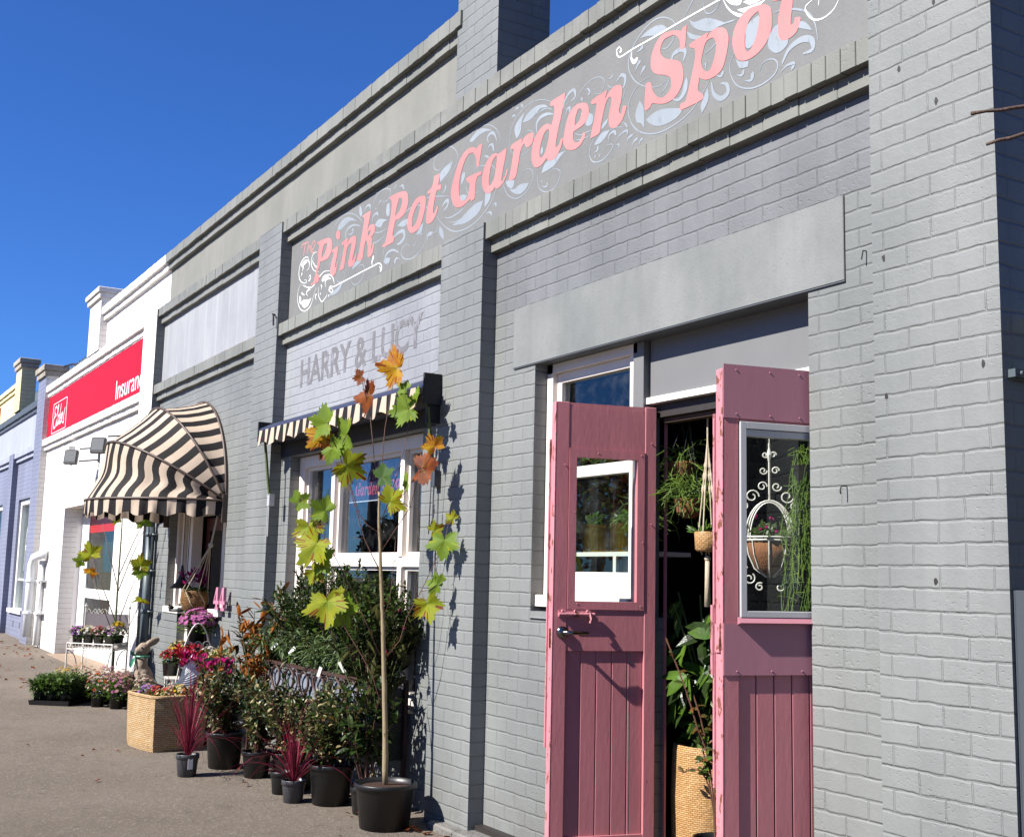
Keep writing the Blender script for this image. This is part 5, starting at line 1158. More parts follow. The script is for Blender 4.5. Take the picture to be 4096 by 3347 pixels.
def dome_flowers(parent, c, rx, rz, n, fr, fm, cm='f_yel', green='lf_fresh', name='flowers', petals=9):
    fb = MB(); gb = MB()
    for k in range(n):
        d = rdir(.05, 1); p = Vector(c) + Vector((d.x * rx, d.y * rx, d.z * rz)) * ru(.88, 1.05)
        fb.flower(p, d + Vector((0, -.3, .4)), fr * ru(.8, 1.2), random.randrange(len(fm)), petals, len(fm) if cm else None, .3)
    for k in range(int(n * 3.5)):
        d = rdir(-.5, .8); p = Vector(c) + Vector((d.x * rx, d.y * rx, d.z * rz)) * ru(.3, .92)
        gb.leaf(p, d + Vector((0, 0, .4)), (ru(-.4, .4), -.4, 1), fr * 1.8, fr * .9, 0, .3, .1)
    fb.build(name, [M[m] for m in fm] + ([M[cm]] if cm else []), parent)
    gb.build('foliage', M[green], parent)
def flower_pot(x, y, z, r, h, fm, lab, group, cm='f_yel', n=26, fr=.018, hh=.1, spread=1.25, green='lf_fresh', name='potted_flowers', mat='black_plastic'):
    t = thing(name, lab, 'potted flowers', (x, y, z), group)
    pot(t, x, y, z, r, h, mat, False, True, .8)
    dome_flowers(t, (x, y, z + h + hh * .15), r * spread, hh, n, fr, fm, cm, green)
    return t

# ------------------------------------------------------------------ sapling
def lobed(mb, c, yaw, rollz, size, m, tilt):
    """five-lobed toothed leaf, facing the street, size = full width"""
    ang_ = [0, 18, 30, 44, 58, 68, 80, 96, 108, 122, 134, 150, 170]
    rad = [1.0, .78, .60, .72, .86, .94, .74, .58, .62, .70, .58, .40, .16]
    pts = []
    for a, r_ in zip(ang_, rad): pts.append((a, r_))
    outl = [(-a, r_) for a, r_ in reversed(pts[1:])] + pts
    full = []
    for i in range(len(outl)):
        a0, r0 = outl[i]; full.append((a0, r0))
        if i < len(outl) - 1:
            a1, r1 = outl[i + 1]; am, rm = (a0 + a1) / 2, (r0 + r1) / 2
            full.append((am - (a1 - a0) * .10, rm * 1.12)); full.append((am + (a1 - a0) * .12, rm * .90))
    Mx = Matrix.Translation(c) @ Euler((tilt, 0, yaw), 'XYZ').to_matrix().to_4x4()
    vs = []; sz = size * .58; ro = R(rollz)
    cup = ru(.05, .32); wav = ru(0, 6)
    def P(a, r_):
        x = math.sin(R(a)) * r_ * sz; z = math.cos(R(a)) * r_ * sz - .18 * sz
        yv = (-cup * .6 + .13 * math.sin(R(a) * 3 + wav)) * r_ * sz
        X = x * math.cos(ro) - z * math.sin(ro); Z = x * math.sin(ro) + z * math.cos(ro)
        return Mx @ Vector((X, yv, Z))
    lv = [0.0]
    ctr = P(0, .0); vs.append(ctr); lv[0] = .5
    inner = [P(a, r_ * .5) for a, r_ in full]; lv[0] = 1.0; outer = [P(a * ru(.985, 1.015), r_ * ru(.94, 1.05)) for a, r_ in full]
    n = len(full); vs += inner + outer; fs = []
    for i in range(n - 1):
        fs.append((0, 1 + i, 2 + i)); fs.append((1 + i, 1 + n + i, 2 + n + i, 2 + i))
    mb.add(vs, fs, m)
    if m in (0, 2, 3):                      # scorched margins and pale main veins
        k0 = len(mb.m) - len(fs)
        for i in range(n - 1):
            if rnd() < (.22 if m != 2 else .06): mb.m[k0 + 2 * i + 1] = 1 if m != 2 else 3
    vm = 3 if m in (1, 2, 5, 4) else 2
    for a_ in (-96 + 20, -68 + 15, 0, 68 - 15, 96 - 20):
        w_ = .012; o0 = P(a_ - 8, .04); o1 = P(a_ + 8, .04); tp_ = P(a_, .66)
        nn = (Mx.to_3x3() @ Vector((0, -1, 0))) * .0015
        mb.add([o0 + nn, o1 + nn, tp_ + nn], [(0, 1, 2)], vm)
    return ctr
sap = thing('sapling', 'tall slim sapling with large yellow green and russet lobed leaves in a black pot', 'sapling', (-7.12, -.33, gz(-7.12)))
pot(sap, -7.12, -.33, gz(-7.12), .205, .285)
b = MB()
for q in BR[1:]:
    pts = [Vector((q[i] / 1000, q[i + 1] / 1000, q[i + 2] / 1000)) for i in range(1, len(q), 3)]
    r0 = q[0] * .00085
    b.tube(pts, [r0 * (1 - .5 * i / (len(pts) - 1)) for i in range(len(pts))], 7)
    for p0, p1 in zip(pts, pts[1:]): b.ball(p0.lerp(p1, .5), r0 * 1.25, 6)
brn = b
q = BR[0]; pts = [Vector((q[i] / 1000, q[i + 1] / 1000, q[i + 2] / 1000)) for i in range(1, len(q), 3)]
b = MB(); fine = []
for p0, p1 in zip(pts, pts[1:]):
    for k in range(4): fine.append(p0.lerp(p1, k / 4) + Vector((ru(-.002, .002), ru(-.002, .002), 0)))
fine.append(pts[-1]); b.tube(fine, [.0185 * (1 - .62 * i / len(fine)) * (1.12 if i % 5 == 2 else 1) for i in range(len(fine))], 12)
b.build('trunk', M['bark'], sap, True)
order = ['y', 'o', 'g', 'Y', 'b', 'd']; b = MB(); pb = MB()
ends = [Vector((q[i] / 1000, q[i + 1] / 1000, q[i + 2] / 1000)) for q in BR for i in range(1, len(q), 3)]
for q in LV:
    c = Vector((q[0] / 1000, q[1] / 1000, q[2] / 1000))
    ctr = lobed(b, c, R(58) * .32 + q[5] * .8, q[6], q[3] / 1000 * 1.16, order.index(q[4]), ru(-.35, .15))
    e = min(ends, key=lambda p: (p - c).length)
    if (e - c).length < .4: pb.tube([ctr, ctr.lerp(e, .5) + Vector((0, 0, -.015)), e], .0022, 5)
b.build('leaves', [L_[k] for k in order], sap)
tw = brn; tw.add(pb.v, pb.f)
for k in range(26):
    e = random.choice(ends[6:]); d = rdir(-.1, .9); t_ = e + d * ru(.03, .09); tw.tube([e, t_], [.0022, .001], 4)
tw.build('branches', M['twig'], sap, True)
# young tree behind the white stand
sp2 = thing('sapling', 'thin green stemmed sapling with a few lobed leaves behind the white wire stand', 'sapling', (-14.95, -.32, gz(-15)))
pot(sp2, -14.95, -.32, gz(-15), .17, .25)
b = MB(); b.tube([(-14.95, -.32, .3), (-14.96, -.32, .8), (-14.93, -.33, 1.4), (-14.92, -.33, 2.0), (-14.95, -.33, 2.45)], [.016, .014, .011, .008, .005], 8); b.build('trunk', M['stem'], sp2, True)
b = MB()
tips = [(-15.25, -.62, 1.75), (-15.15, -.52, 2.15), (-14.62, -.12, 2.10), (-14.60, -.15, 1.62), (-14.55, -.1, 2.3), (-14.62, -.12, 1.20), (-15.2, -.6, 1.52)]
for k, tp in enumerate(tips): b.tube([(-14.94, -.325, max(.75, tp[2] - .8)), ((-14.94 + tp[0]) / 2 - .03, (-.325 + tp[1]) / 2, tp[2] - .38), tp], [.006, .005, .003], 6)
b.build('branches', M['twig'], sp2, True)
b = MB()
for (x, y, z), s_, c_, ro, tl in (((-15.25, -.62, 1.78), .30, 'Y', 20, -.2), ((-15.32, -.72, 1.68), .20, 'g', 80, .5), ((-15.2, -.6, 1.55), .22, 'y', -30, .9), ((-14.60, -.15, 2.18), .26, 'g', 10, .3), ((-14.9, -.42, 2.22), .2, 'Y', 90, .6), ((-14.60, -.15, 1.66), .27, 'Y', 0, .1), ((-14.62, -.15, 1.55), .2, 'g', 180, .1), ((-14.62, -.12, 1.22), .26, 'Y', 95, 1.25)):
    lobed(b, Vector((x, y, z)), R(70), ro, s_, order.index(c_), tl)
b.build('leaves', [L_[k] for k in order], sp2)

# ------------------------------------------------------------------ elaeagnus shrubs in nursery pots
G1 = 'potted shrubs along the shop front'
for x, y, r, h, ht, sp, n, lab in (
        (-7.95, -.36, .165, .275, .62, .36, 15, 'variegated shrub in a wide black pot just left of the sapling'),
        (-9.12, -.50, .118, .20, .66, .28, 10, 'variegated shrub in a narrow black pot between the two red grasses'),
        (-9.02, -.30, .11, .19, .64, .26, 9, 'variegated shrub in a small black pot half hidden behind its neighbour'),
        (-9.62, -.60, .16, .285, .60, .36, 15, 'variegated shrub in a big black pot right of the wicker box basket')):
    t = thing('potted_shrub', lab, 'potted shrub', (x, y, gz(x)), G1)
    pot(t, x, y, gz(x), r, h)
    foliage(t, (x, y, gz(x) + h - .03), int(n * 3.2), ht, sp * 1.12, 36, .058, .030, ['lf_dark', 'lf_mid', 'lf_olive', 'lf_cream', 'lf_copper'], [40, 18, 20, 12, 8], .12, 'twig', .3, .1)
t = thing('potted_shrub', 'variegated shrub spilling in front of the iron railing between red grass and sapling', 'potted shrub', (-8.55, -.36, gz(-8.5)), G1)
pot(t, -8.55, -.36, gz(-8.5), .12, .19)
foliage(t, (-8.55, -.36, gz(-8.5) + .16), 44, .66, .38, 34, .056, .030, ['lf_dark', 'lf_mid', 'lf_olive', 'lf_cream', 'lf_copper'], [40, 18, 20, 12, 8], .12, 'twig', .3, .1)
# red grasses
def grass(x, y, r, h, nb, L0, lab, pm='grey_plastic', lean=0):
    t = thing('potted_grass', lab, 'potted grass', (x, y, gz(x)), 'wine red grasses in small pots')
    pot(t, x, y, gz(x), r, h, pm)
    b = MB(); z0 = gz(x) + h - .03
    for i in range(nb):
        a = ru(0, 6.283); out = ru(.15, 1.1); L = L0 * ru(.6, 1.2)
        if rnd() < .35: out *= .4
        dx, dy = math.cos(a) * out + lean, math.sin(a) * out * .8
        droop = ru(.1, .75) * (out ** 1.1)
        pts = []
        for k in range(8):
            u = k / 7
            pts.append((x + dx * L * u * (.75 + .25 * u) + ru(-.002, .002), min(.0, y + dy * L * u * (.75 + .25 * u)), max(z0 - h * .8, z0 + L * (u * math.sqrt(max(.05, 1 - out * .6)) - droop * 1.3 * u ** 3))))
        b.blade(pts, ru(.006, .011))
    b.build('blades', M['lf_red'], t)
grass(-9.35, -.98, .09, .17, 95, .78, 'wine red grass in a dark grey pot beside the wicker box basket')
grass(-8.10, -.58, .086, .155, 85, .66, 'wine red grass in a dark grey pot in front of the wide black pot')
t = thing('plant_pot', 'small black pot tucked behind the right hand red grass pot', 'plant pot', (-8.42, -.55, gz(-8.4))); pot(t, -8.42, -.55, gz(-8.4), .085, .16)
b = MB(); b.box(-9.264, -9.261, -1.0, -.962, .07, .15); lb = b.build('plant_label', M['paper']); recentre(lb); tag(lb, 'white label hanging on the left hand red grass pot', 'plant label')

# ------------------------------------------------------------------ iron planter stand
X0, X1, YF, YB, ZT = -10.22, -7.66, -.21, .07, .845
st = thing('planter_stand', 'rusty wrought iron planter stand with scroll railing below the wide window', 'planter stand', (-8.95, -.07, 0))
b = MB(); b.box(X0, X1, YF - .012, YF + .012, ZT - .012, ZT + .012); b.box(X0, X1, YF - .008, YF + .008, ZT - .245, ZT - .225); b.box(X0, X1, YB - .01, YB + .01, ZT - .012, ZT + .012)
for x in (X0, X1): b.box(x - .012, x + .012, YF + .012, YB - .01, ZT - .012, ZT + .010)
b.build('rail', M['rust'], st)
for x in (X0 + .02, X1 - .02):
    for y in (YF, YB):
        b = MB(); b.box(x - .016, x + .016, y - .014, y + .014, gz(x), ZT - .012); b.build('leg', M['rust'], st)
b = MB(); n = 8; w = (X1 - X0) / n
for i in range(n):
    cx = X0 + (i + .5) * w
    for s_ in (-1, 1):
        pts = [(cx + s_ * w * .48, ZT - .02), (cx + s_ * w * .26, ZT - .06), (cx + s_ * w * .20, ZT - .12), (cx + s_ * w * .34, ZT - .18), (cx + s_ * w * .48, ZT - .225)]
        pp = smooth_loop(pts, False, 4, 30); b.tube([(a, YF, z) for a, z in pp], .011, 6)
    pts = [(cx - w * .18, ZT - .13), (cx - w * .12, ZT - .05), (cx, ZT - .022), (cx + w * .12, ZT - .05), (cx + w * .18, ZT - .13)]
    b.tube([(a, YF - .006, z) for a, z in smooth_loop(pts, False, 4, 30)], .007, 6)
    b.tube([(cx, YF, ZT - .225), (cx + .02, YF, ZT - .30), (cx - .03, YF, ZT - .33), (cx - .05, YF, ZT - .28)], .007, 6)
b.build('scrollwork', M['rust'], st)
tr_ = thing('planter_trough', 'galvanised trough held inside the iron planter stand', 'planter trough', (-8.95, -.06, .5))
b = MB(); b.bbox(X0 + .05, X1 - .05, YF + .03, YB - .02, .46, ZT - .05, .004); b.build('body', M['zinc'], tr_)
b = MB(); b.box(X1 - .05, X1 - .03, YF + .02, YB - .01, .30, ZT - .06); b.build('end_panel', M['black_plastic'], tr_)
def salvia(x, y, lab):
    t = thing('salvia_plant', lab, 'salvia plant', (x, y, .78), 'grey green salvias in the trough')
    foliage(t, (x, y, .79), 30, .44, .27, 28, .08, .018, ['lf_sage', 'lf_mid', 'lf_fresh'], [6, 2, 1], .15, 'stem', .5, .1, r=.0025)
    b = MB()
    for k in range(4):
        p = Vector((x + ru(-.2, .2), y + ru(-.12, .08), 1.0)); d = Vector((ru(-.4, .4), ru(-.4, .1), 1)).normalized()
        for j in range(15):
            q = p + d * (.06 + j * .013)
            b.leaf(q, rdir(-.2, .6), (0, -1, .3), .014, .009, 0)
    b.build('flower_spikes', M['f_purple'], t)
for i, x in enumerate((-9.85, -9.35, -8.85, -8.35)):
    salvia(x, -.10, ('leftmost', 'second', 'third', 'rightmost')[i] + ' grey green salvia with purple spikes in the iron planter, counted from the left')
# labels
for x, y, z, ro in ((-9.62, -.22, .98, .9), (-9.15, -.24, .97, .8), (-8.10, -.25, .92, -.5), (-8.55, -.24, .85, .4)):
    b = MB(Matrix.Translation((x, y, z)) @ Euler((.2, ro, .7)).to_matrix().to_4x4()); b.box(-.013, .013, -.0006, .0006, -.042, .042); lb = b.build('plant_label', M['paper']); recentre(lb)
    tag(lb, {-9.62: 'white plant label at the left among the salvias', -9.15: 'white plant label in the middle of the salvias', -8.10: 'pale plant label low behind the sapling trunk', -8.55: 'pale plant label just above the iron railing'}[x], 'plant label', 'plant labels in the trough')
# camellia-like hedge plants behind
for i, (x, h) in enumerate(((-9.45, .86), (-9.02, .93), (-8.60, .92), (-8.18, .90), (-7.80, .80))):
    t = thing('evergreen_shrub', ('first', 'second', 'third', 'fourth', 'fifth')[i] + ' dense dark green evergreen from the left in front of the wide window', 'evergreen shrub', (x, -.02, .78), 'dense evergreens in front of the window')
    foliage(t, (x, -.03, .80), 62, h, .36, 46, .052, .021, ['lf_dark', 'lf_mid', 'lf_fresh'], [6, 4, 1], .45, 'twig', .25, .4, r=.0035)
# magnolias with brown undersides
def magnolia(x, y, z, h, sp, n, lab, ln=9):
    t = thing('magnolia_shrub', lab, 'magnolia shrub', (x, y, z), 'magnolias with brown backed leaves')
    S = stems((x, y, z), n, h, sp); sb = MB(); lb = MB()
    for P in S:
        sb.tube([bez(P, k / 6) for k in range(7)], [.007 * (1.1 - .8 * k / 6) for k in range(7)], 6)
        for k in range(ln):
            tt = .25 + .75 * (k + rnd()) / ln; p = bez(P, tt); d = rdir(.0, .9)
            if p.y + d.y * .14 > .09: d.y = -abs(d.y)
            s_ = ru(.8, 1.15)
            lb.leaf(p, d, (ru(-.3, .3), .6, .8), .125 * s_, .05 * s_, 2 if rnd() < (.5 if x < -9 else .12) else (0 if rnd() < .8 else 1), -.1, .12, 2)
    sb.build('stems', M['stem'], t); lb.build('foliage', [M['lf_dark'], M['lf_mid'], M['lf_brown'] if x < -9 else M['lf_olive']], t)
magnolia(-9.98, -.20, gz(-10.2) + .25, 1.40, .34, 18, 'tall magnolia with orange brown leaf backs left of the iron planter', 18)
magnolia(-7.75, -.14, .45, 1.12, .34, 15, 'magnolia with dark glossy leaves right behind the sapling trunk', 12)
magnolia(-10.9, -.30, gz(-11) + .22, .95, .24, 7, 'low magnolia with upright orange brown leaves beside the number on the wall', 9)
for x in (-10.36, -10.9):
    t = thing('plant_pot', 'black nursery pot under the tall magnolia left of the planter' if x > -10.5 else 'black nursery pot under the low magnolia by the flower display', 'plant pot', (x, -.33, gz(x))); pot(t, x, -.33, gz(x), .15, .25)
# canes and fuchsia
b = MB()
for k, x in enumerate((-7.74, -7.70, -7.78)): b.tube([(x, -.14 - .02 * k, gz(x)), (x - .01, -.14, .62 + .12 * k)], .007, 6)
cn = b.build('garden_canes', M['cane']); recentre(cn); tag(cn, 'bundle of pale canes standing behind the sapling trunk', 'garden canes')
t = thing('fuchsia_plant', 'fuchsia with hanging crimson flowers at the right end of the planter', 'fuchsia plant', (-7.72, .0, .8))
foliage(t, (-7.72, .0, .8), 9, .62, .16, 14, .045, .02, ['lf_mid', 'lf_dark'], None, .2, 'twig')
b = MB()
for k in range(26):
    p = Vector((-7.70 + ru(-.16, .12), -.08 + ru(-.08, .08), ru(1.0, 1.42)))
    for j in range(4): b.leaf(p, Vector((math.cos(j * 1.57) * .5, math.sin(j * 1.57) * .5, -1)), (0, -1, .2), .035, .016, random.randrange(2))
b.build('flowers', [M['f_red'], M['f_mag']], t)
# right-hand loose foliage beside trunk
t = thing('camellia_shrub', 'loose camellia with rounded leaves low behind the sapling pot', 'camellia shrub', (-7.55, -.30, gz(-7.5)))
pot(t, -7.55, -.28, gz(-7.5), .1, .18)
foliage(t, (-7.55, -.28, gz(-7.5) + .15), 16, .95, .27, 18, .09, .045, ['lf_dark', 'lf_mid'], [3, 1], .25, 'twig', .2, .1)

# ------------------------------------------------------------------ wicker box basket with flower pots
bk = thing('wicker_basket', 'large square honey coloured wicker basket on the footpath', 'wicker basket', (-10.8, -.8, gz(-10.8)))
A_, B_ = Vector((-11.10, -1.06)), Vector((-10.50, -.96)); e1 = B_ - A_; e2 = Vector((-.085, .51)); z0 = gz(-10.8); H = .455
b = MB(); t0 = .03
def ring(s, z):
    c = (A_ + B_) / 2 + e2 / 2
    out = []
    cs = [A_, B_, B_ + e2, A_ + e2]
    for i in range(4):
        p, q_ = cs[i], cs[(i + 1) % 4]
        for k in range(6):
            u = k / 6
            r_ = .05
            P_ = p.lerp(q_, u if u > 0 else .0)
            if k == 0: P_ = P_.lerp(c, .04)
            bow = (p.lerp(q_, .5) - c).normalized() * .012 * math.sin(math.pi * u)
            P_ = c + (P_ + bow - c) * s
            out.append((P_.x, P_.y, z))
    return out
rings = [ring(.93, z0), ring(.96, z0 + .05), ring(1.0, z0 + H * .8), ring(1.0, z0 + H), ring(.93, z0 + H), ring(.91, z0 + H - .12)]
vs = [p for r_ in rings for p in r_]; n = 24
b.add(vs, [(i * n + k, i * n + (k + 1) % n, (i + 1) * n + (k + 1) % n, (i + 1) * n + k) for i in range(5) for k in range(n)] + [tuple(5 * n + k for k in range(n))])
b.build('woven_body', M['wicker'], bk)
b = MB(); rp = ring(.975, z0 + H + .008); b.tube(rp + [rp[0]], .016, 8, cap=False); b.build('rim', M['wicker'], bk, True)
cx, cy = (A_ + B_ + e2 * 1.0) / 2 if False else ((A_ + B_) / 2 + e2 / 2)
cols_ = [('f_mauve',), ('f_coral', 'f_red'), ('f_cream', 'f_coral'), ('f_blush', 'f_white'), ('f_cream', 'f_yel'), ('f_red', 'f_white')]
labs = ['mauve flowers in the front left of the wicker box basket', 'coral red flowers at the front of the wicker box basket', 'cream and red flowers at the front right of the wicker box basket', 'blush flowers at the back left of the wicker box basket', 'cream yellow flowers at the back of the wicker box basket', 'red and white flowers at the back right of the wicker box basket']
k = 0
for j in range(2):
    for i in range(3):
        P_ = A_ + e1 * (.2 + .3 * i) + e2 * (.27 + .46 * j)
        flower_pot(P_.x, P_.y, z0 + .25, .075, .15, list(cols_[k]), labs[k], 'flower pots in the wicker box basket', 'f_yel' if k in (3, 5) else None, 46, .021, .12, 1.25); k += 1
# white winged ornament
t = thing('wing_ornament', 'white feathered wing ornament standing behind the wicker box basket', 'wing ornament', (-11.45, -.42, gz(-11.4)))
b = MB(); b.tube([(-11.50, -.5, .05), (-11.48, -.48, .56)], .012, 6); b.build('stake', M['tin'], t)
b = MB()
for k in range(11):
    a = R(-8 + k * 7.5); o_ = Vector((-11.46, -.56 + .008 * k, .50 + .006 * k))
    b.leaf(o_, Vector((.25 * math.cos(a), math.cos(a), math.sin(a))), (1, -.35, 0), .20 + .012 * (k % 6) + .05 * math.sin(k * .3), .045, 0, .12, .12)
b.build('feathers', M['whitesign'], t)

# ------------------------------------------------------------------ chair display by the entrance
def wire_scroll(mb, c, r, turns, M_=None, r0=.004, s_=1):
    pts = []
    for k in range(int(14 * turns)):
        a = k / 14 * 2 * math.pi * s_; q_ = r * (1 - k / (14 * turns) * .8); pts.append((c[0], c[1] + q_ * math.cos(a), c[2] + q_ * math.sin(a)))
    mb.tube(pts, r0, 5)
ch = thing('wire_chair', 'white wire garden chair with arched back holding flower pots by the entrance', 'wire chair', (-12.2, -.2, gz(-12)))
b = MB()
for x, y in ((-12.42, -.36), (-12.02, -.36), (-12.42, .02), (-12.02, .02)): b.tube([(x, y, gz(-12)), (x * .99 - .12, y, .5)], .009, 6)
b.build('legs', M['tin'], ch)
b = MB(); b.lathe((-12.22, -.17, .49), [(.001, 0), (.24, 0), (.25, .012), (.25, .02), (.001, .02)], 24); b.build('seat', M['tin'], ch)
b = MB(); pts = [(-12.0, -.36 + .0 * k + .38 * k / 12 * 1.0, .5 + .56 * math.sin(math.pi * k / 12) ** .7) for k in range(13)]; b.tube(pts, .007, 6)
for k in range(3):
    for j in range(2): wire_scroll(b, (-12.0, -.26 + .09 * k, .68 + .16 * j), .045, 1.3)
b.build('back', M['tin'], ch)
plat = thing('plant_table', 'small dark table under the pink chrysanthemum pot', 'plant table', (-12.35, -.08, gz(-12.3)))
b = MB(); b.lathe((-12.35, -.08, .83), [(.001, 0), (.15, 0), (.15, .02), (.001, .02)], 20); b.tube([(-12.35, -.08, gz(-12)), (-12.35, -.08, .83)], .018, 8); b.build('top', M['iron'], plat)
flower_pot(-12.35, -.08, .85, .092, .15, ['f_pink'], 'big pink chrysanthemum in a black pot below the hanging basket', 'potted flowers by the entrance', None, 120, .03, .17, 2.1)
flower_pot(-12.40, -.32, .51, .085, .15, ['f_red'], 'dark red flowers in a black pot left in the entrance display', 'potted flowers by the entrance', None, 60, .022, .10, 1.4)
flower_pot(-12.62, -.18, .60, .07, .14, ['f_yel', 'f_cream'], 'yellow flowers left of the pink chrysanthemum pot', 'potted flowers by the entrance', None, 50, .02, .10, 1.5)
flower_pot(-12.15, -.20, .52, .08, .16, ['f_pink', 'f_blush'], 'pale pink flowers in the middle of the entrance display', 'potted flowers by the entrance', None, 46, .018, .10, 1.4)
flower_pot(-12.0, -.05, .52, .08, .20, ['f_white'], 'white flowers in the middle of the entrance display', 'potted flowers by the entrance', None, 60, .02, .09, 1.5)
flower_pot(-11.75, .0, .50, .08, .22, ['f_cream', 'f_yel'], 'cream and yellow flowers at the right of the entrance display', 'potted flowers by the entrance', None, 60, .016, .09, 1.6)
def cyclamen(x, y, z, fm, lab, n=26, sp=.13, pr=.08, h=.13):
    t = thing('cyclamen_plant', lab, 'cyclamen', (x, y, z), 'cyclamens')
    pot(t, x, y, z, pr, h, 'black_plastic', False)
    b = MB(); s = MB()
    for k in range(n):
        p = Vector((x + ru(-sp, sp), y + ru(-sp, sp) * .8, z + h + ru(.06, .19)))
        s.tube([(x + ru(-.02, .02), y + ru(-.02, .02), z + h), p], .0022, 4)
        for j in range(5):
            a = j * 1.257 + k; b.leaf(p, (math.cos(a) * .8, math.sin(a) * .8, .8), (0, -1, .2), .066, .046, random.randrange(len(fm)), -.2, .1)
    b.build('flowers', [M[m] for m in fm], t); s.build('stalks', M['stem'], t)
    g_ = MB()
    for k in range(36): g_.leaf((x + ru(-.05, .05), y + ru(-.05, .05), z + h + ru(0, .06)), rdir(-.1, .5), (0, 0, 1), .06, .05, 0, .2)
    g_.build('foliage', M['lf_dark'], t)
cyclamen(-11.55, -.32, .46, ['f_mag', 'f_red'], 'magenta cyclamen at the front of the entrance display', 34, .16)
cyclamen(-11.15, -.22, .42, ['f_mag'], 'magenta cyclamen at the right end of the entrance display', 30, .15)
cyclamen(-11.95, -.28, .50, ['f_red'], 'red cyclamen in the middle of the entrance display', 26, .12)
crt = thing('plant_bench', 'low dark bench under the cyclamens', 'plant bench', (-11.4, -.28, gz(-11.4)))
b = MB(); b.bbox(-11.8, -10.95, -.45, -.10, .38, .42, .006)
for x in (-11.75, -11.0):
    for y in (-.42, -.13): b.box(x - .02, x + .02, y - .02, y + .02, gz(-11), .38)
b.build('frame', M['dark_wood'], crt)
# hanging wicker basket with cyclamen
hb = thing('hanging_basket', 'brown wicker basket in macrame ropes with a magenta cyclamen under the hood', 'hanging basket', (-12.72, -.02, 1.15))
b = MB(); c = (-12.72, -.02, 1.15)
b.lathe(c, [(.09, 0), (.125, .03), (.145, .12), (.14, .21), (.13, .235), (.12, .225), (.11, .15)], 22, 0, True); b.build('basket', M['wicker_d'], hb, True)
b = MB(); kn = Vector((-12.30, .0, 1.86))
for k in range(6):
    a = k * 1.05; p = Vector((c[0] + .14 * math.cos(a), c[1] + .14 * math.sin(a), 1.37)); b.tube([kn, p], .0045, 5); b.tube([p, (c[0] + .155 * math.cos(a + .5), c[1] + .155 * math.sin(a + .5), 1.25), (c[0] + .1 * math.cos(a + 1), c[1] + .1 * math.sin(a + 1), 1.15)], .005, 5)
b.ball(kn, .03, 8); b.tube([kn, (-12.17, .04, 2.3)], .011, 6)
b.build('rope', M['rope'], hb)
b = MB()
for k in range(30):
    p = Vector((c[0] + ru(-.16, .12), c[1] + ru(-.12, .1), 1.42 + ru(.02, .17)))
    for j in range(4): a = j * 1.5 + k; b.leaf(p, (math.cos(a) * .7, math.sin(a) * .7, .8), (0, -1, .2), .062, .04, random.randrange(2), -.2, .1)
b.build('flowers', [M['f_mag'], M['f_mag']], hb)
b = MB()
for k in range(70): b.leaf((c[0] + ru(-.1, .14), c[1] + ru(-.1, .1), 1.37 + ru(0, .04)), rdir(-.2, .5), (0, 0, 1), .06, .045, 0, .3)
b.build('foliage', M['lf_dark'], hb)
# bell shaped lamp
t = thing('bell_bird_feeder', 'black bell shaped hanging bird feeder with little birds in front of the entrance', 'bird feeder', (-13.25, -.02, 1.1))
b = MB(); b.lathe((-13.25, -.02, 1.39), [(.135, 0), (.12, .01), (.07, .06), (.035, .12), (.018, .2), (.01, .26)], 20); b.tube([(-13.25, -.02, 1.62), (-13.25, -.02, 2.9)], .004, 5); b.build('bell_roof', M['iron'], t, True)
b = MB(); b.lathe((-13.25, -.02, 1.13), [(.001, 0), (.12, .005), (.125, .03), (.11, .03), (.001, .015)], 20); b.build('tray', M['iron'], t, True)
b = MB()
for y in (-.10, .07): b.ball((-13.25, -.02 + y, 1.18), (.02, .035, .022), 8); b.ball((-13.25, -.02 + y * 1.25, 1.205), .014, 6)
b.build('bird_figure', M['iron'], t, True)

# ------------------------------------------------------------------ rabbit statue
def sculpt(name, balls, mat, parent, vox=.012, s_it=6):
    b = MB()
    for c_, r_, rt in balls:
        k = MB(Matrix.Translation(c_) @ Euler(rt).to_matrix().to_4x4()); k.ball((0, 0, 0), r_, 16); b.add(k.v, k.f)
    o = b.build(name, mat, None)
    m1 = o.modifiers.new('r', 'REMESH'); m1.mode = 'VOXEL'; m1.voxel_size = vox
    m2 = o.modifiers.new('s', 'SMOOTH'); m2.iterations = s_it; m2.factor = .6
    dg = bpy.context.evaluated_depsgraph_get(); me = bpy.data.meshes.new_from_object(o.evaluated_get(dg))
    o.modifiers.clear(); old = o.data; o.data = me; bpy.data.meshes.remove(old)
    me.polygons.foreach_set('use_smooth', [True] * len(me.polygons))
    if parent:
        me.transform(Matrix.Translation(-origin(parent))); o.parent = parent
    return o
rb = thing('rabbit_statue', 'weathered concrete rabbit statue with a green ribbon round its neck', 'rabbit statue', (-14.0, -.18, gz(-14)))
zr = gz(-14); bx = -14.0
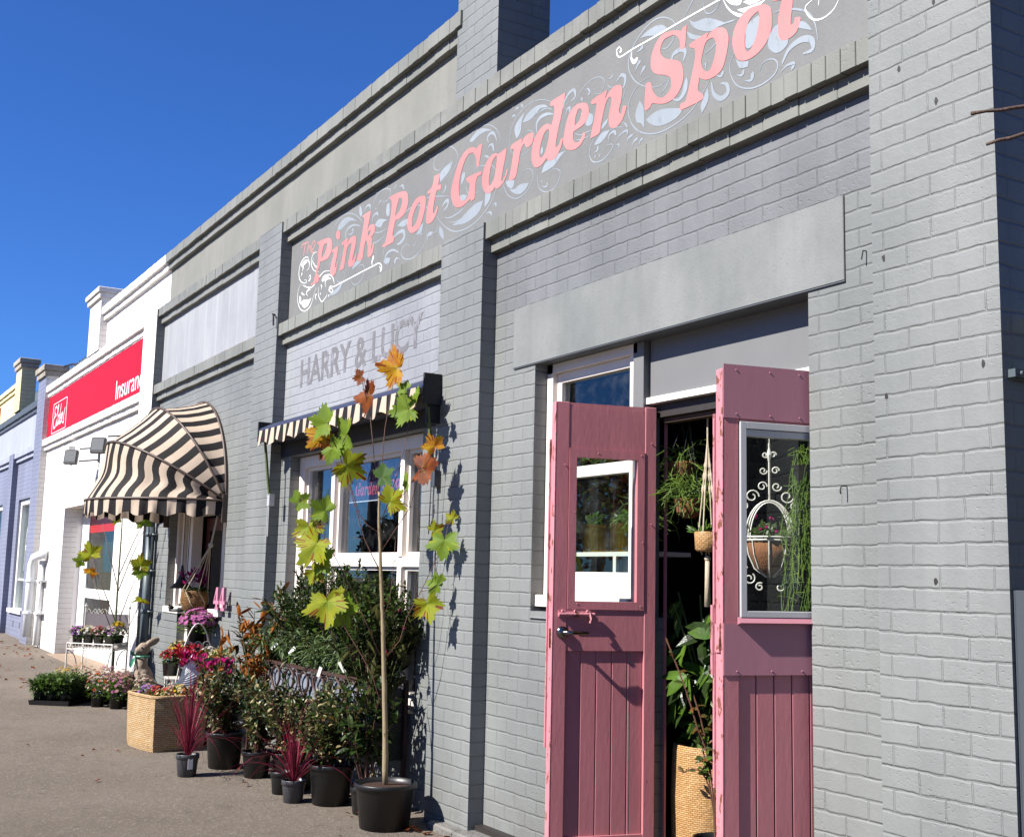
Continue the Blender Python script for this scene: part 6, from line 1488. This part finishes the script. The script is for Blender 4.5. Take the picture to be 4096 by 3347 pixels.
RAB = [((bx, -.12, zr + .14), (.13, .19, .15), (0, 0, 0)), ((bx, -.17, zr + .30), (.11, .14, .16), (.3, 0, 0)), ((bx, -.24, zr + .44), (.085, .10, .12), (0, 0, 0)),
                ((bx, -.22, zr + .62), (.075, .11, .075), (.35, 0, 0)), ((bx, -.31, zr + .60), (.05, .06, .045), (.2, 0, 0)), ((bx + .03, -.07, zr + .70), (.026, .13, .045), (.45, 0, .1)), ((bx - .04, -.08, zr + .69), (.026, .12, .042), (.40, 0, -.1)),
                ((bx + .09, -.05, zr + .12), (.07, .14, .11), (0, 0, 0)), ((bx - .09, -.05, zr + .12), (.07, .14, .11), (0, 0, 0)), ((bx + .06, -.29, zr + .2), (.035, .045, .19), (.1, 0, 0)), ((bx - .05, -.29, zr + .2), (.035, .045, .19), (.1, 0, 0)),
                ((bx + .06, -.33, zr + .035), (.04, .08, .035), (0, 0, 0)), ((bx - .05, -.33, zr + .035), (.04, .08, .035), (0, 0, 0)), ((bx, .08, zr + .12), (.06, .06, .06), (0, 0, 0))]
RAB = [((bx + (c_[0] - bx) * .8, -.17 + (c_[1] + .17) * .66, c_[2]), (r_[0] * .8, r_[1] * .68, r_[2]), rt) for c_, r_, rt in RAB]
sculpt('body', RAB, M['rabbit'], rb, .011, 3)
b = MB(); b.tube([(bx + .076 * math.cos(a * .524), -.212 + .078 * math.sin(a * .524), zr + .535) for a in range(13)], .012, 6); b.leaf((bx, -.29, zr + .53), (.3, -.4, -.6), (1, -1, 0), .13, .05); b.leaf((bx, -.29, zr + .53), (-.2, -.4, -.8), (1, -1, 0), .15, .05); b.leaf((bx, -.29, zr + .54), (.2, -.4, .3), (1, -1, 0), .09, .05); b.build('ribbon', M['ribbon'], rb)
b = MB(); b.ball((bx + .052, -.236, zr + .635), .011, 8); b.ball((bx - .052, -.236, zr + .635), .011, 8); b.build('eye', M['iron'], rb)

# ------------------------------------------------------------------ white wire stand
ws_ = thing('wire_plant_stand', 'white wire plant stand with chalkboard back left of the downpipe', 'plant stand', (-14.95, -.5, gz(-15)))
P1 = Vector((-14.50, -.44)); P2 = Vector((-15.0, -.86)); P3 = Vector((-15.0, -.15)); P4 = P2 + P3 - P1; zs = .66
b = MB()
for p, q_ in ((P1, P2), (P2, P4), (P4, P3), (P3, P1)):
    b.tube([(p.x, p.y, zs + .035), (q_.x, q_.y, zs + .035)], .008, 6); b.tube([(p.x, p.y, zs - .035), (q_.x, q_.y, zs - .035)], .008, 6)
    L = (q_ - p).length; n = int(L / .045)
    for k in range(n):
        u0 = p.lerp(q_, k / n); u1 = p.lerp(q_, (k + 1) / n); um = u0.lerp(u1, .5)
        b.tube([(u0.x, u0.y, zs - .033), (um.x, um.y, zs + .03), (u1.x, u1.y, zs - .033)], .005, 4)
b.add([(P1.x, P1.y, zs - .01), (P2.x, P2.y, zs - .01), (P4.x, P4.y, zs - .01), (P3.x, P3.y, zs - .01)], [(0, 1, 2, 3)])
b.build('shelf', M['tin'], ws_)
for p, tp in ((P1, 0), (P2, 0), (P3, 1), (P4, 1)):
    b = MB(); b.tube([(p.x, p.y, gz(-15)), (p.x, p.y, zs + .04 if not tp else 1.10)], .009, 6)
    if tp: b.ball((p.x, p.y, 1.12), .018, 8); b.ball((p.x, p.y, 1.145), .01, 6)
    c0 = (P1 + P4) / 2
    d = (c0 - p).normalized(); b.tube([(p.x + d.x * .12 * math.cos(k * .26), p.y + d.y * .12 * math.cos(k * .26), zs - .05 - .0 + .0 * k - .2 * (1 - math.sin(k * .26))) for k in range(7)], .006, 5)
    b.build('leg', M['tin'], ws_)
b = MB(); n_ = (P3 - P4).normalized()
b.add([(P4.x, P4.y, .86), (P3.x, P3.y, .86), (P3.x, P3.y, 1.03), (P4.x, P4.y, 1.03), (P4.x - .02, P4.y, .86), (P3.x - .02, P3.y, .86), (P3.x - .02, P3.y, 1.03), (P4.x - .02, P4.y, 1.03)], [(0, 1, 2, 3), (7, 6, 5, 4), (0, 4, 5, 1), (3, 2, 6, 7), (1, 5, 6, 2), (0, 3, 7, 4)]); b.build('chalkboard', M['slate'], ws_)
b = MB()
for k_, u in enumerate((.18, .34, .5, .66, .82)):
    p = P4.lerp(P3, u); sg = -1 if k_ % 2 else 1; b.tube([(p.x + n_.x * (a - 8) * .012, p.y + n_.y * (a - 8) * .012, 1.06 + sg * .028 * math.sin(a * .8)) for a in range(17)], .003, 5)
b.build('scrolls', M['tin'], ws_)
e_ = (P2 - P1)
for k, (u, v_, fm, nm) in enumerate(((.86, .22, ['f_mauve', 'f_pink'], 'mauve'), (.64, .28, ['f_cream', 'f_white'], 'cream white'), (.42, .30, ['f_blush', 'f_red'], 'blush red'), (.18, .32, ['f_mauve', 'f_white'], 'mauve and white'), (.12, .72, ['f_white', 'f_blush'], 'white'))):
    p = P1 + e_ * u + (P3 - P1) * v_
    flower_pot(p.x, p.y, zs + .0, .062, .125, fm, nm + ' flowers on the white wire stand, ' + ('far left', 'second from the left', 'third from the left', 'fourth from the left', 'far right')[k], 'flower pots on the white wire stand', None if k < 3 else 'f_yel', 52, .023, .10, 1.6)
p = P1 + e_ * .10 + (P3 - P1) * .6
t = thing('potted_flowers', 'tall yellow flower standing above the pots on the white wire stand', 'potted flowers', (p.x, p.y, zs)); pot(t, p.x + .02, p.y, zs, .045, .10, 'black_plastic', False)
b = MB(); b.tube([(p.x + .02, p.y, zs + .08), (p.x + .02, p.y, zs + .25)], .004, 5); b.build('stems', M['stem'], t); dome_flowers(t, (p.x + .02, p.y, zs + .25), .07, .04, 18, .024, ['f_yel'], None)
# ground cluster at the left
tray = thing('nursery_tray', 'shallow black nursery tray on the footpath at the left', 'nursery tray', (-14.1, -1.05, gz(-14)))
c0 = Vector((-13.955, -1.0)); ea = Vector((-.285, -.38)); eb = Vector((-.30, .27)); zt = gz(-14)
b = MB(); cs = [c0, c0 + ea, c0 + ea + eb, c0 + eb]; cc_ = c0 + ea / 2 + eb / 2
r0 = [((q_ - cc_) * .95 + cc_) for q_ in cs]; r2 = [((q_ - cc_) * .9 + cc_) for q_ in cs]
vs = [(q_.x, q_.y, zt) for q_ in r0] + [(q_.x, q_.y, zt + .055) for q_ in cs] + [(q_.x, q_.y, zt + .055) for q_ in r0] + [(q_.x, q_.y, zt + .01) for q_ in r2]
b.add(vs, [(3, 2, 1, 0)] + [(i * 4 + k, i * 4 + (k + 1) % 4, (i + 1) * 4 + (k + 1) % 4, (i + 1) * 4 + k) for i in range(3) for k in range(4)] + [(12, 13, 14, 15)]); b.build('tray', M['black_plastic'], tray)
first = None; ordn = ('front right', 'front middle', 'front left', 'middle right', 'centre', 'middle left', 'back right', 'back middle', 'back left'); k = 0
for j in range(3):
    for i in range(3):
        p = c0 + ea * (.17 + .33 * i) + eb * (.17 + .33 * j)
        lab = 'leafy green sage in a small black pot, ' + ordn[k] + ' of the nursery tray'; k += 1
        if first is None or k in (3, 6):
            t = thing('potted_sage', lab, 'potted sage', (p.x, p.y, zt + .012), 'sage pots in the nursery tray'); first = t
            pot(t, p.x, p.y, zt + .012, .058, .11, 'black_plastic', False)
            foliage(t, (p.x, p.y, zt + .10), 20, .25, .125, 20, .075, .024, ['lf_fresh', 'lf_sage', 'lf_mid'], [3, 2, 2], .1, 'stem', .5, .2, r=.002)
        else: copy_tree(first, (p.x, p.y, zt + .012), lab)
GD = 'daisy pots on the footpath'
for x, y, fm, n, hh, lab in ((-14.42, -.98, ['f_cream', 'f_yel'], 60, .14, 'pale yellow daisies at the far left behind the tray'), (-14.40, -.72, ['f_blush', 'f_white'], 75, .15, 'blush daisies behind the tray, left of centre'), (-14.45, -.50, ['f_blush', 'f_pink'], 75, .16, 'pink and blush daisies behind the tray below the wire stand'),
        (-14.10, -.60, ['f_blush', 'f_white'], 60, .13, 'white and blush daisies right behind the tray'), (-13.86, -.71, ['f_coral', 'f_white'], 30, .12, 'coral flowered pot just right of the nursery tray'), (-13.80, -.47, ['f_blush'], 60, .15, 'blush daisies in a black pot between tray and wicker basket, nearer the wall'), (-13.62, -.56, ['f_blush', 'f_pink'], 60, .16, 'blush daisies in a black pot beside the rabbit statue'), (-14.75, -.75, ['f_cream', 'f_blush'], 60, .16, 'cream daisies at the back under the wire stand'), (-14.0, -.42, ['f_blush', 'f_white'], 50, .13, 'small white and blush daisies in front of the rabbit statue'), (-13.3, -.35, ['f_blush', 'f_white'], 50, .15, 'blush daisies half hidden behind the wicker box basket')):
    flower_pot(x, y, gz(x), .078, .15, fm, lab, GD, 'f_yel', int(n * 1.7), .019, .17 + hh * .3, 1.75, 'lf_fresh')
ct = thing('plant_crate', 'black plastic crate standing behind the daisies under the wire stand', 'plant crate', (-14.35, -.2, gz(-14)))
b = MB(); b.bbox(-14.55, -14.20, -.34, -.06, gz(-14), .36, .01); b.build('body', M['black_plastic'], ct); b = MB(); b.box(-14.56, -14.19, -.35, -.05, .36, .375); b.build('lip', M['black_plastic'], ct)

# ------------------------------------------------------------------ inside the doorway
ib = thing('tall_wicker_basket', 'tall round honey wicker basket inside the doorway', 'wicker basket', (-5.02, .60, .06))
b = MB(); b.lathe((-5.00, .60, .06), [(.19, 0), (.215, .1), (.225, .4), (.215, .64), (.21, .67), (.19, .67), (.18, .5)], 30, 0, True); b.build('woven_body', M['wicker_c'], ib, True)
pl = thing('big_leaf_plant', 'tall plant with big glossy leaves standing in the tall wicker basket', 'potted plant', (-5.0, .6, .6))
b = MB(); lb = MB()
for k in range(20):
    a = ru(0, 6.28); top = Vector((-4.90 + .24 * math.cos(a), .48 + .13 * math.sin(a), ru(.95, 1.62))); P = [Vector((-5.0, .6, .6)), Vector((-4.95, .52, 1.0)), top]
    b.tube([bez(P, j / 5) for j in range(6)], .006, 5)
    for j in range(10): p = bez(P, ru(.25, 1)); lb.leaf(p, Vector((ru(-.8, .8), ru(-.9, .0), ru(-1.0, .2))), (ru(-.3, .3), -1, .5), ru(.13, .21), ru(.06, .085), random.randrange(2), .25, .12)
b.build('stems', M['stem'], pl); lb.build('leaves', [M['lf_dark'], M['lf_fresh']], pl)
sh = thing('potted_shrub', 'thin coppery leaved shrub in a black pot on the doorstep', 'potted shrub', (-4.68, .38, .06))
pot(sh, -4.70, .36, .076, .115, .25)
b = MB(); lb = MB()
for tp in ((-4.84, .33, 1.02), (-4.78, .30, .86), (-4.66, .32, .98), (-4.98, .26, 1.30), (-4.72, .28, .70), (-4.86, .28, .62), (-4.62, .3, 1.12)):
    P = [Vector((-4.70, .36, .30)), Vector((-4.70, .35, .75)), Vector(tp)]; b.tube([bez(P, j / 6) for j in range(7)], .004, 5)
    for j in range(16): p = bez(P, ru(.45, 1)); lb.leaf(p, rdir(-.4, .6), (ru(-.4, .4), -.8, .6), ru(.035, .06), ru(.018, .028), random.choices(range(3), [3, 4, 2])[0], .3)
b.build('stems', M['twig'], sh); lb.build('leaves', [M['lf_copper'], M['lf_mid'], M['lf_fresh']], sh)
b = MB(); b.box(-4.64, -4.60, .235, .238, .20, .26); lb = b.build('plant_label', M['paper']); recentre(lb); tag(lb, 'white label on the black pot on the doorstep', 'plant label')
def rhip(name, lab, c, rad, n, L, hang=True, zt=2.47, seed=1):
    t = thing(name, lab, 'hanging plant', c, 'stringy hanging cactus plants')
    b = MB()
    for k in range(n):
        p = Vector(c) + rdir(-.4, .8) * rad * .45
        d = rdir(-.2, 1)
        for s_ in range(4):
            q = p + d * ru(.03, .05) * L / .2; b.tube([p, q], [.0028, .0022], 4, cap=False)
            e = (d + rdir() * .8).normalized(); b.tube([q, q + e * ru(.02, .05)], [.002, .0012], 4, cap=False)
            p = q; d = (d + rdir() * .55 + Vector((0, 0, -.45))).normalized()
    b.build('strands', M['lf_rhip'], t)
    if hang:
        h = MB(); h.lathe((c[0], c[1], c[2] - .05), [(.03, -.06), (.07, -.03), (.085, .04), (.08, .045)], 16, 0, True); h.build('liner', M['coir'], t)
        h = MB()
        for a in (0, 2.1, 4.2): h.tube([(c[0] + .08 * math.cos(a), c[1] + .08 * math.sin(a), c[2]), (c[0], c[1], zt)], .0018, 4)
        h.build('hanger', M['iron'], t)
rhip('hanging_cactus', 'stringy green hanging plant in the dark doorway', (-4.98, .42, 2.05), .17, 190, .2)
rhip('hanging_cactus', 'thin stringy plant hanging highest in the doorway by the door head', (-5.08, .45, 2.26), .08, 36, .26)
vt = thing('trailing_vine', 'long trailing stringy vine seen through the right door glass', 'trailing plant', (-4.12, .46, 2.3))
b = MB()
for k in range(110):
    p = Vector((-4.13 + ru(-.06, .10), .46 + ru(-.06, .06), 2.24 + ru(-.12, .04))); L = ru(.2, .8); q = p
    pts = [p]
    for s_ in range(7): q = q + Vector((ru(-.03, .028) - .008, ru(-.02, .02), -L / 7)); pts.append(q)
    b.tube(pts, .0022, 4, cap=False)
    for s_ in range(5): w = random.choice(pts); b.tube([w, w + rdir(-1, .2) * .05], .0018, 4, cap=False)
b.build('strands', M['lf_rhip'], vt)
b = MB(); b.tube([(-4.13, .46, 2.2), (-4.13, .46, 2.9)], .003, 4); b.lathe((-4.13, .46, 2.16), [(.05, -.08), (.08, 0), (.085, .01)], 14, 0, True); b.build('hanger', M['iron'], vt)
# ornate white wire basket
wb_ = thing('wire_hanging_basket', 'ornate white wire hanging basket with coir liner and flowering cactus', 'hanging basket', (-4.36, .42, 1.6))
cx_, cy_ = -4.36, .42
b = MB(); b.lathe((cx_, cy_, 1.64), [(.02, 0), (.07, .03), (.10, .10), (.112, .17), (.10, .165)], 20, 0, True); b.build('liner', M['coir'], wb_, True)
b = MB()
for a in range(8):
    an_ = a * .785; b.tube([(cx_ + r_ * math.cos(an_), cy_ + r_ * math.sin(an_), 1.64 + z_) for r_, z_ in ((.02, -.01), (.075, .03), (.105, .10), (.116, .17))], .0038, 5)
for z_, r_ in ((.17, .117), (.185, .119)): b.tube([(cx_ + r_ * math.cos(k * .35), cy_ + r_ * math.sin(k * .35), 1.64 + z_) for k in range(19)], .005, 5)
# arch in the plane seen from the street
E1 = Vector((.65, .76, 0)).normalized()
def pl2(u, z): return (cx_ + E1.x * u, cy_ + E1.y * u, z)
for r_ in (.118, .095, .105):
    b.tube([pl2(r_ * math.cos(k * .175), 1.83 + .18 * math.sin(k * .175) + (.0 if r_ > .1 else -.01)) for k in range(19)], .0045, 5)
def scr(u, z, r_, s_, ph=0, tn=1.4):
    b.tube([pl2(u + r_ * (1 - k / 18 * .75) * math.cos(ph + s_ * k * .45), z + r_ * (1 - k / 18 * .75) * math.sin(ph + s_ * k * .45)) for k in range(int(13 * tn))], .004, 5)
for s_ in (-1, 1):
    scr(s_ * .085, 2.03, .035, -s_, 0); scr(s_ * .035, 2.08, .025, -s_, 0); scr(s_ * .03, 2.16, .02, s_, 0); scr(s_ * .02, 2.24, .016, s_, 0); scr(s_ * .125, 1.98, .022, s_, 2); scr(s_ * .10, 1.62, .03, s_, 1); scr(s_ * .05, 1.58, .022, -s_, 1); scr(s_ * .13, 1.68, .02, s_, 0)
b.tube([pl2(0, 2.01), pl2(0, 2.30)], .005, 5); b.tube([pl2(0, 2.2), pl2(0, 2.24), pl2(0, 2.28)], [.004, .014, .003], 8); b.tube([pl2(0, 2.30), pl2(0, 2.95)], .003, 4)
b.build('wirework', M['tin'], wb_)
b = MB()
for k in range(120): b.leaf((cx_ + ru(-.08, .08), cy_ + ru(-.08, .08), 1.80 + ru(0, .07)), rdir(-.3, 1), (0, -1, .3), .05, .022, 0, .3)
for k in range(14): b.ball((cx_ + ru(-.1, .1), cy_ + ru(-.1, .02), 1.84 + ru(0, .1)), .008, 6, 1)
b.build('cactus_foliage', [M['lf_mid'], M['f_mag']], wb_)
# macrame hanger
mh = thing('macrame_hanger', 'cream macrame hanger with small honey wicker pot in the doorway', 'macrame hanger', (-4.76, .36, 1.75))
b = MB(); mx, my = -4.76, .36
for k in range(4):
    a = k * 1.57 + .4; o_ = Vector((.05 * math.cos(a), .05 * math.sin(a), 0)); pts = []; rs_ = []
    for j in range(40):
        u = j / 39; z = 2.50 - u * .66; sp = .015 + .9 * max(0, u - .25) * 1.1; pts.append((mx + o_.x * sp * 1.4 + .0, my + o_.y * sp * 1.4, z)); rs_.append(.0045 + (.0045 if .42 < u < .68 and j % 4 < 2 else 0))
    b.tube(pts, rs_, 6)
b.tube([(mx, my, 1.73), (mx, my, 1.62), (mx, my, 1.47)], [.012, .014, .017], 9); b.ball((mx, my, 1.72), .018, 8); b.tube([(mx, my, 2.5), (mx, my, 2.95)], .006, 5)
for k in range(4): a = k * 1.57 + .4; b.tube([(mx + .07 * math.cos(a), my + .07 * math.sin(a), 1.86), (mx + .03 * math.cos(a + .8), my + .03 * math.sin(a + .8), 1.74)], .004, 5)
b.build('cords', M['rope'], mh, True)
b = MB(); b.lathe((mx, my, 1.755), [(.05, 0), (.065, .01), (.07, .10), (.065, .105), (.055, .09)], 20, 0, True); b.build('wicker_pot', M['wicker_c'], mh, True)
b = MB()
for k in range(34): b.leaf((mx + ru(-.05, .05), my + ru(-.04, .04), 1.86), rdir(-.1, .8), (0, -1, .3), .07, .02, 0, .5)
b.build('foliage', M['lf_fresh'], mh)
# pendant lamp glint, dark pots
t = thing('hanging_lamp', 'small white glass lamp hanging deep in the dark doorway', 'hanging lamp', (-5.0, .9, 2.35)); b = MB(); b.tube([(-5.30, .9, 2.52), (-5.28, .9, 2.40)], [.012, .03], 10); b.tube([(-5.30, .9, 2.52), (-5.30, .9, 2.97)], .003, 4); b.build('shade', M['white_gloss'], t)
t = thing('dark_leafy_plant', 'dim leafy plant deep in the shop behind the doorway', 'potted plant', (-5.3, 1.2, .3)); pot(t, -5.3, 1.2, .06, .15, .25)
foliage(t, (-5.3, 1.2, .3), 12, 1.3, .35, 24, .10, .04, ['lf_dark', 'lf_mid'], None, .2, 'twig', ymax=9)
# shop window plants
sf = thing('window_shelf', 'white shelf of brass pots behind the window beside the doors', 'shelf', (-5.85, .45, 1.5))
b = MB(); b.bbox(-6.05, -5.18, .36, .60, 1.735, 1.76, .003); b.box(-5.60, -5.57, .36, .38, 1.5, 1.735); b.box(-6.05, -6.02, .36, .38, 1.5, 1.735); b.build('board', M['white_wood'], sf)
bc = None
for x, lab in ((-5.60, 'right brass pot with round leaved plant on the window shelf'), (-5.88, 'left brass pot on the window shelf')):
    t = thing('brass_pot', lab, 'brass pot', (x, .46, 1.76), 'brass pots on the window shelf')
    b = MB(); pr = [(.095, 0), (.10, .01), (.10, .15), (.106, .155), (.106, .17), (.095, .17), (.09, .12)]; b.lathe((x, .46, 1.76), pr, 36, 0, True); b.build('pot', M['brass'], t)
    lb = MB()
    for k in range(42): lb.leaf((x + ru(-.07, .07), .46 + ru(-.05, .05), 1.92 + ru(0, .06)), rdir(-.1, .9), (ru(-.3, .3), -1, .4), ru(.05, .09), ru(.04, .07), random.randrange(2), .25)
    lb.build('foliage', [M['lf_mid'], M['lf_fresh']], t)
t = thing('window_climber', 'leafy climber filling the window above the brass pots', 'climbing plant', (-5.7, .7, 1.8)); 
foliage(t, (-5.75, .62, 1.78), 30, .95, .42, 24, .085, .06, ['lf_fresh', 'lf_mid', 'lf_dark'], [2, 3, 2], .1, 'stem', ymax=9)
rhip('hanging_cactus', 'stringy green plant hanging in the window beside the brass pots', (-5.36, .42, 1.95), .12, 90, .2, False)
t = thing('orchid_plant', 'small plant with orange blooms below the window shelf', 'potted flowers', (-5.85, .45, 1.5)); pot(t, -5.85, .45, 1.38, .05, .09); dome_flowers(t, (-5.85, .45, 1.56), .09, .07, 9, .024, ['f_coral'], None)

# ------------------------------------------------------------------ fallen leaves
b0 = None; spots = []
for k in range(30):
    x = ru(-23, -15.8); spots.append((x, ru(-1.3, -.15) if x > -20.5 else ru(-1.6, -.2)))
for k in range(26): spots.append((ru(-24.5, -19.5), ru(-.5, -.08)))
for k in range(14): spots.append((ru(-10.5, -6.6), ru(-.75, -.15)))
for k in range(4): spots.append((ru(-12, -8.5), ru(-1.9, -1.1)))
spots += [(-6.9, -.20), (-6.95, -.24), (-6.82, -.17), (-6.98, -.18), (-6.62, -.13), (-6.5, -.14), (-6.4, -.12), (-10.68, -1.2)]
b = MB()
lobed(b, Vector((0, 0, 0)), 0, 0, .11, 0, R(-90)); fl = b.build('fallen_leaf', L_['o']); fl.location = (spots[0][0], spots[0][1], gz(spots[0][0]) + .015)
tag(fl, 'small curled brown leaf lying on the footpath', 'fallen leaf', 'fallen leaves on the footpath')
for i, (x, y) in enumerate(spots[1:]):
    c = fl.copy(); col.objects.link(c); c.location = (x, y, gz(x) + ru(.008, .03)); c.rotation_euler = (ru(-.5, .5), ru(-.5, .5), ru(0, 6.28)); s_ = ru(.35, .8) if y > -.3 or x < -12 else ru(.3, .5); c.scale = (s_, s_, s_)
b = MB()
for k in range(900):
    px, py = random.choice([(-7.12, -.33), (-7.95, -.36), (-8.10, -.58), (-9.12, -.5), (-9.62, -.6), (-9.35, -.98), (-8.55, -.36), (-13.9, -.75), (-10.8, -.9)])
    a = ru(0, 6.28); r_ = ru(.12, .48); x, y = px + r_ * math.cos(a), min(-.06, py + r_ * math.sin(a)); s_ = ru(.0015, .005)
    b.box(x, x + s_, y, y + s_, gz(x) - .001, gz(x) + s_ * .7)
tag(b.build('spilled_potting_mix', M['soil']), 'crumbs of dark potting mix scattered round the nursery pots', 'spilled soil', None, 'stuff')
# ------------------------------------------------------------------ across the street: what the panes reflect, plus trees added to block sky light
def street_tree(x, y, h, mats, lab):
    z = gz(-36) - .1; t = thing('street_tree', lab, 'tree', (x, y, z), 'trees across the street')
    b = MB(); b.tube([(x, y, z), (x + .1, y, z + h * .3), (x, y, z + h * .6)], [.28, .2, .1], 8)
    for k in range(7): a = k * .9; b.tube([(x, y, z + h * (.3 + .03 * k)), (x + math.cos(a) * h * .22, y + math.sin(a) * h * .22, z + h * (.55 + .03 * k))], [.09, .03], 5)
    b.build('trunk', M['twig_dry'], t)
    l = MB()
    for k in range(1500):
        d = rdir(); q = Vector((x, y, z + h * .66)) + Vector((d.x * h * .30, d.y * h * .30, d.z * h * .34)) * (ru(.3, 1) ** .5) * (1 + .25 * math.sin(d.x * 7 + d.z * 5))
        l.leaf(q, rdir(), rdir(), .38, .26, random.randrange(len(mats)))
    l.build('crown', [M[m] if m in M else L_[m] for m in mats], t)
street_tree(-40, -24, 7, ['y', 'o'], 'autumn yellow tree across the street mirrored in the glass beside the doors')
street_tree(-52, -28, 4.2, ['lf_dark', 'lf_mid'], 'dark tree across the street mirrored left in the wide window')
street_tree(-62, -26, 5, ['lf_dark'], 'dark rounded tree across the street mirrored low in the wide window')
street_tree(-74, -30, 5, ['lf_dark', 'lf_mid'], 'dark tree farthest along the street, mirrored in the wide window')
street_tree(-30, -27, 7, ['lf_dark', 'lf_mid'], 'dark green tree across the street nearest to the doors, seen only as a reflection')
far = [o for o in col.objects if o.name.startswith('street_tree') and o.parent is None and o.location.x < -45][0]
for i, (x, y, lb_) in enumerate(((-18, -22, 'unseen evergreen added across the street opposite the striped hood to block sky light'), (-10, -21, 'unseen evergreen added across the street opposite the wide window to block sky light'), (-2, -22, 'unseen evergreen added across the street opposite the pink doors to block sky light'), (7, -20, 'unseen evergreen added across the street at the near corner to block sky light'), (16, -16, 'unseen evergreen added at the near end of the street to block sky light'), (-25, -23, 'unseen evergreen added across the street opposite the white shop to block sky light'))):
    c = copy_tree(far, (x, y, gz(-36) - .1), lb_); c.scale = (1.7, 1.5, 1.6)  # unseen row added to dim the sky fill on the facade
t = thing('power_pole', 'dark power pole with cable coil mirrored in the wide window', 'power pole', (-35.8, -12, gz(-36)))
b = MB(); b.tube([(-35.8, -12, gz(-36)), (-35.8, -12, 9)], [.2, .15], 10); b.box(-36.9, -34.7, -12.06, -11.94, 8.2, 8.35); b.build('pole', M['dark_wood'], t)
b = MB(); b.tube([(-35.5 + .4 * math.cos(k * .5), -11.8, 4.6 + .5 * math.sin(k * .5)) for k in range(30)], .02, 5); b.build('cable_coil', M['iron'], t)
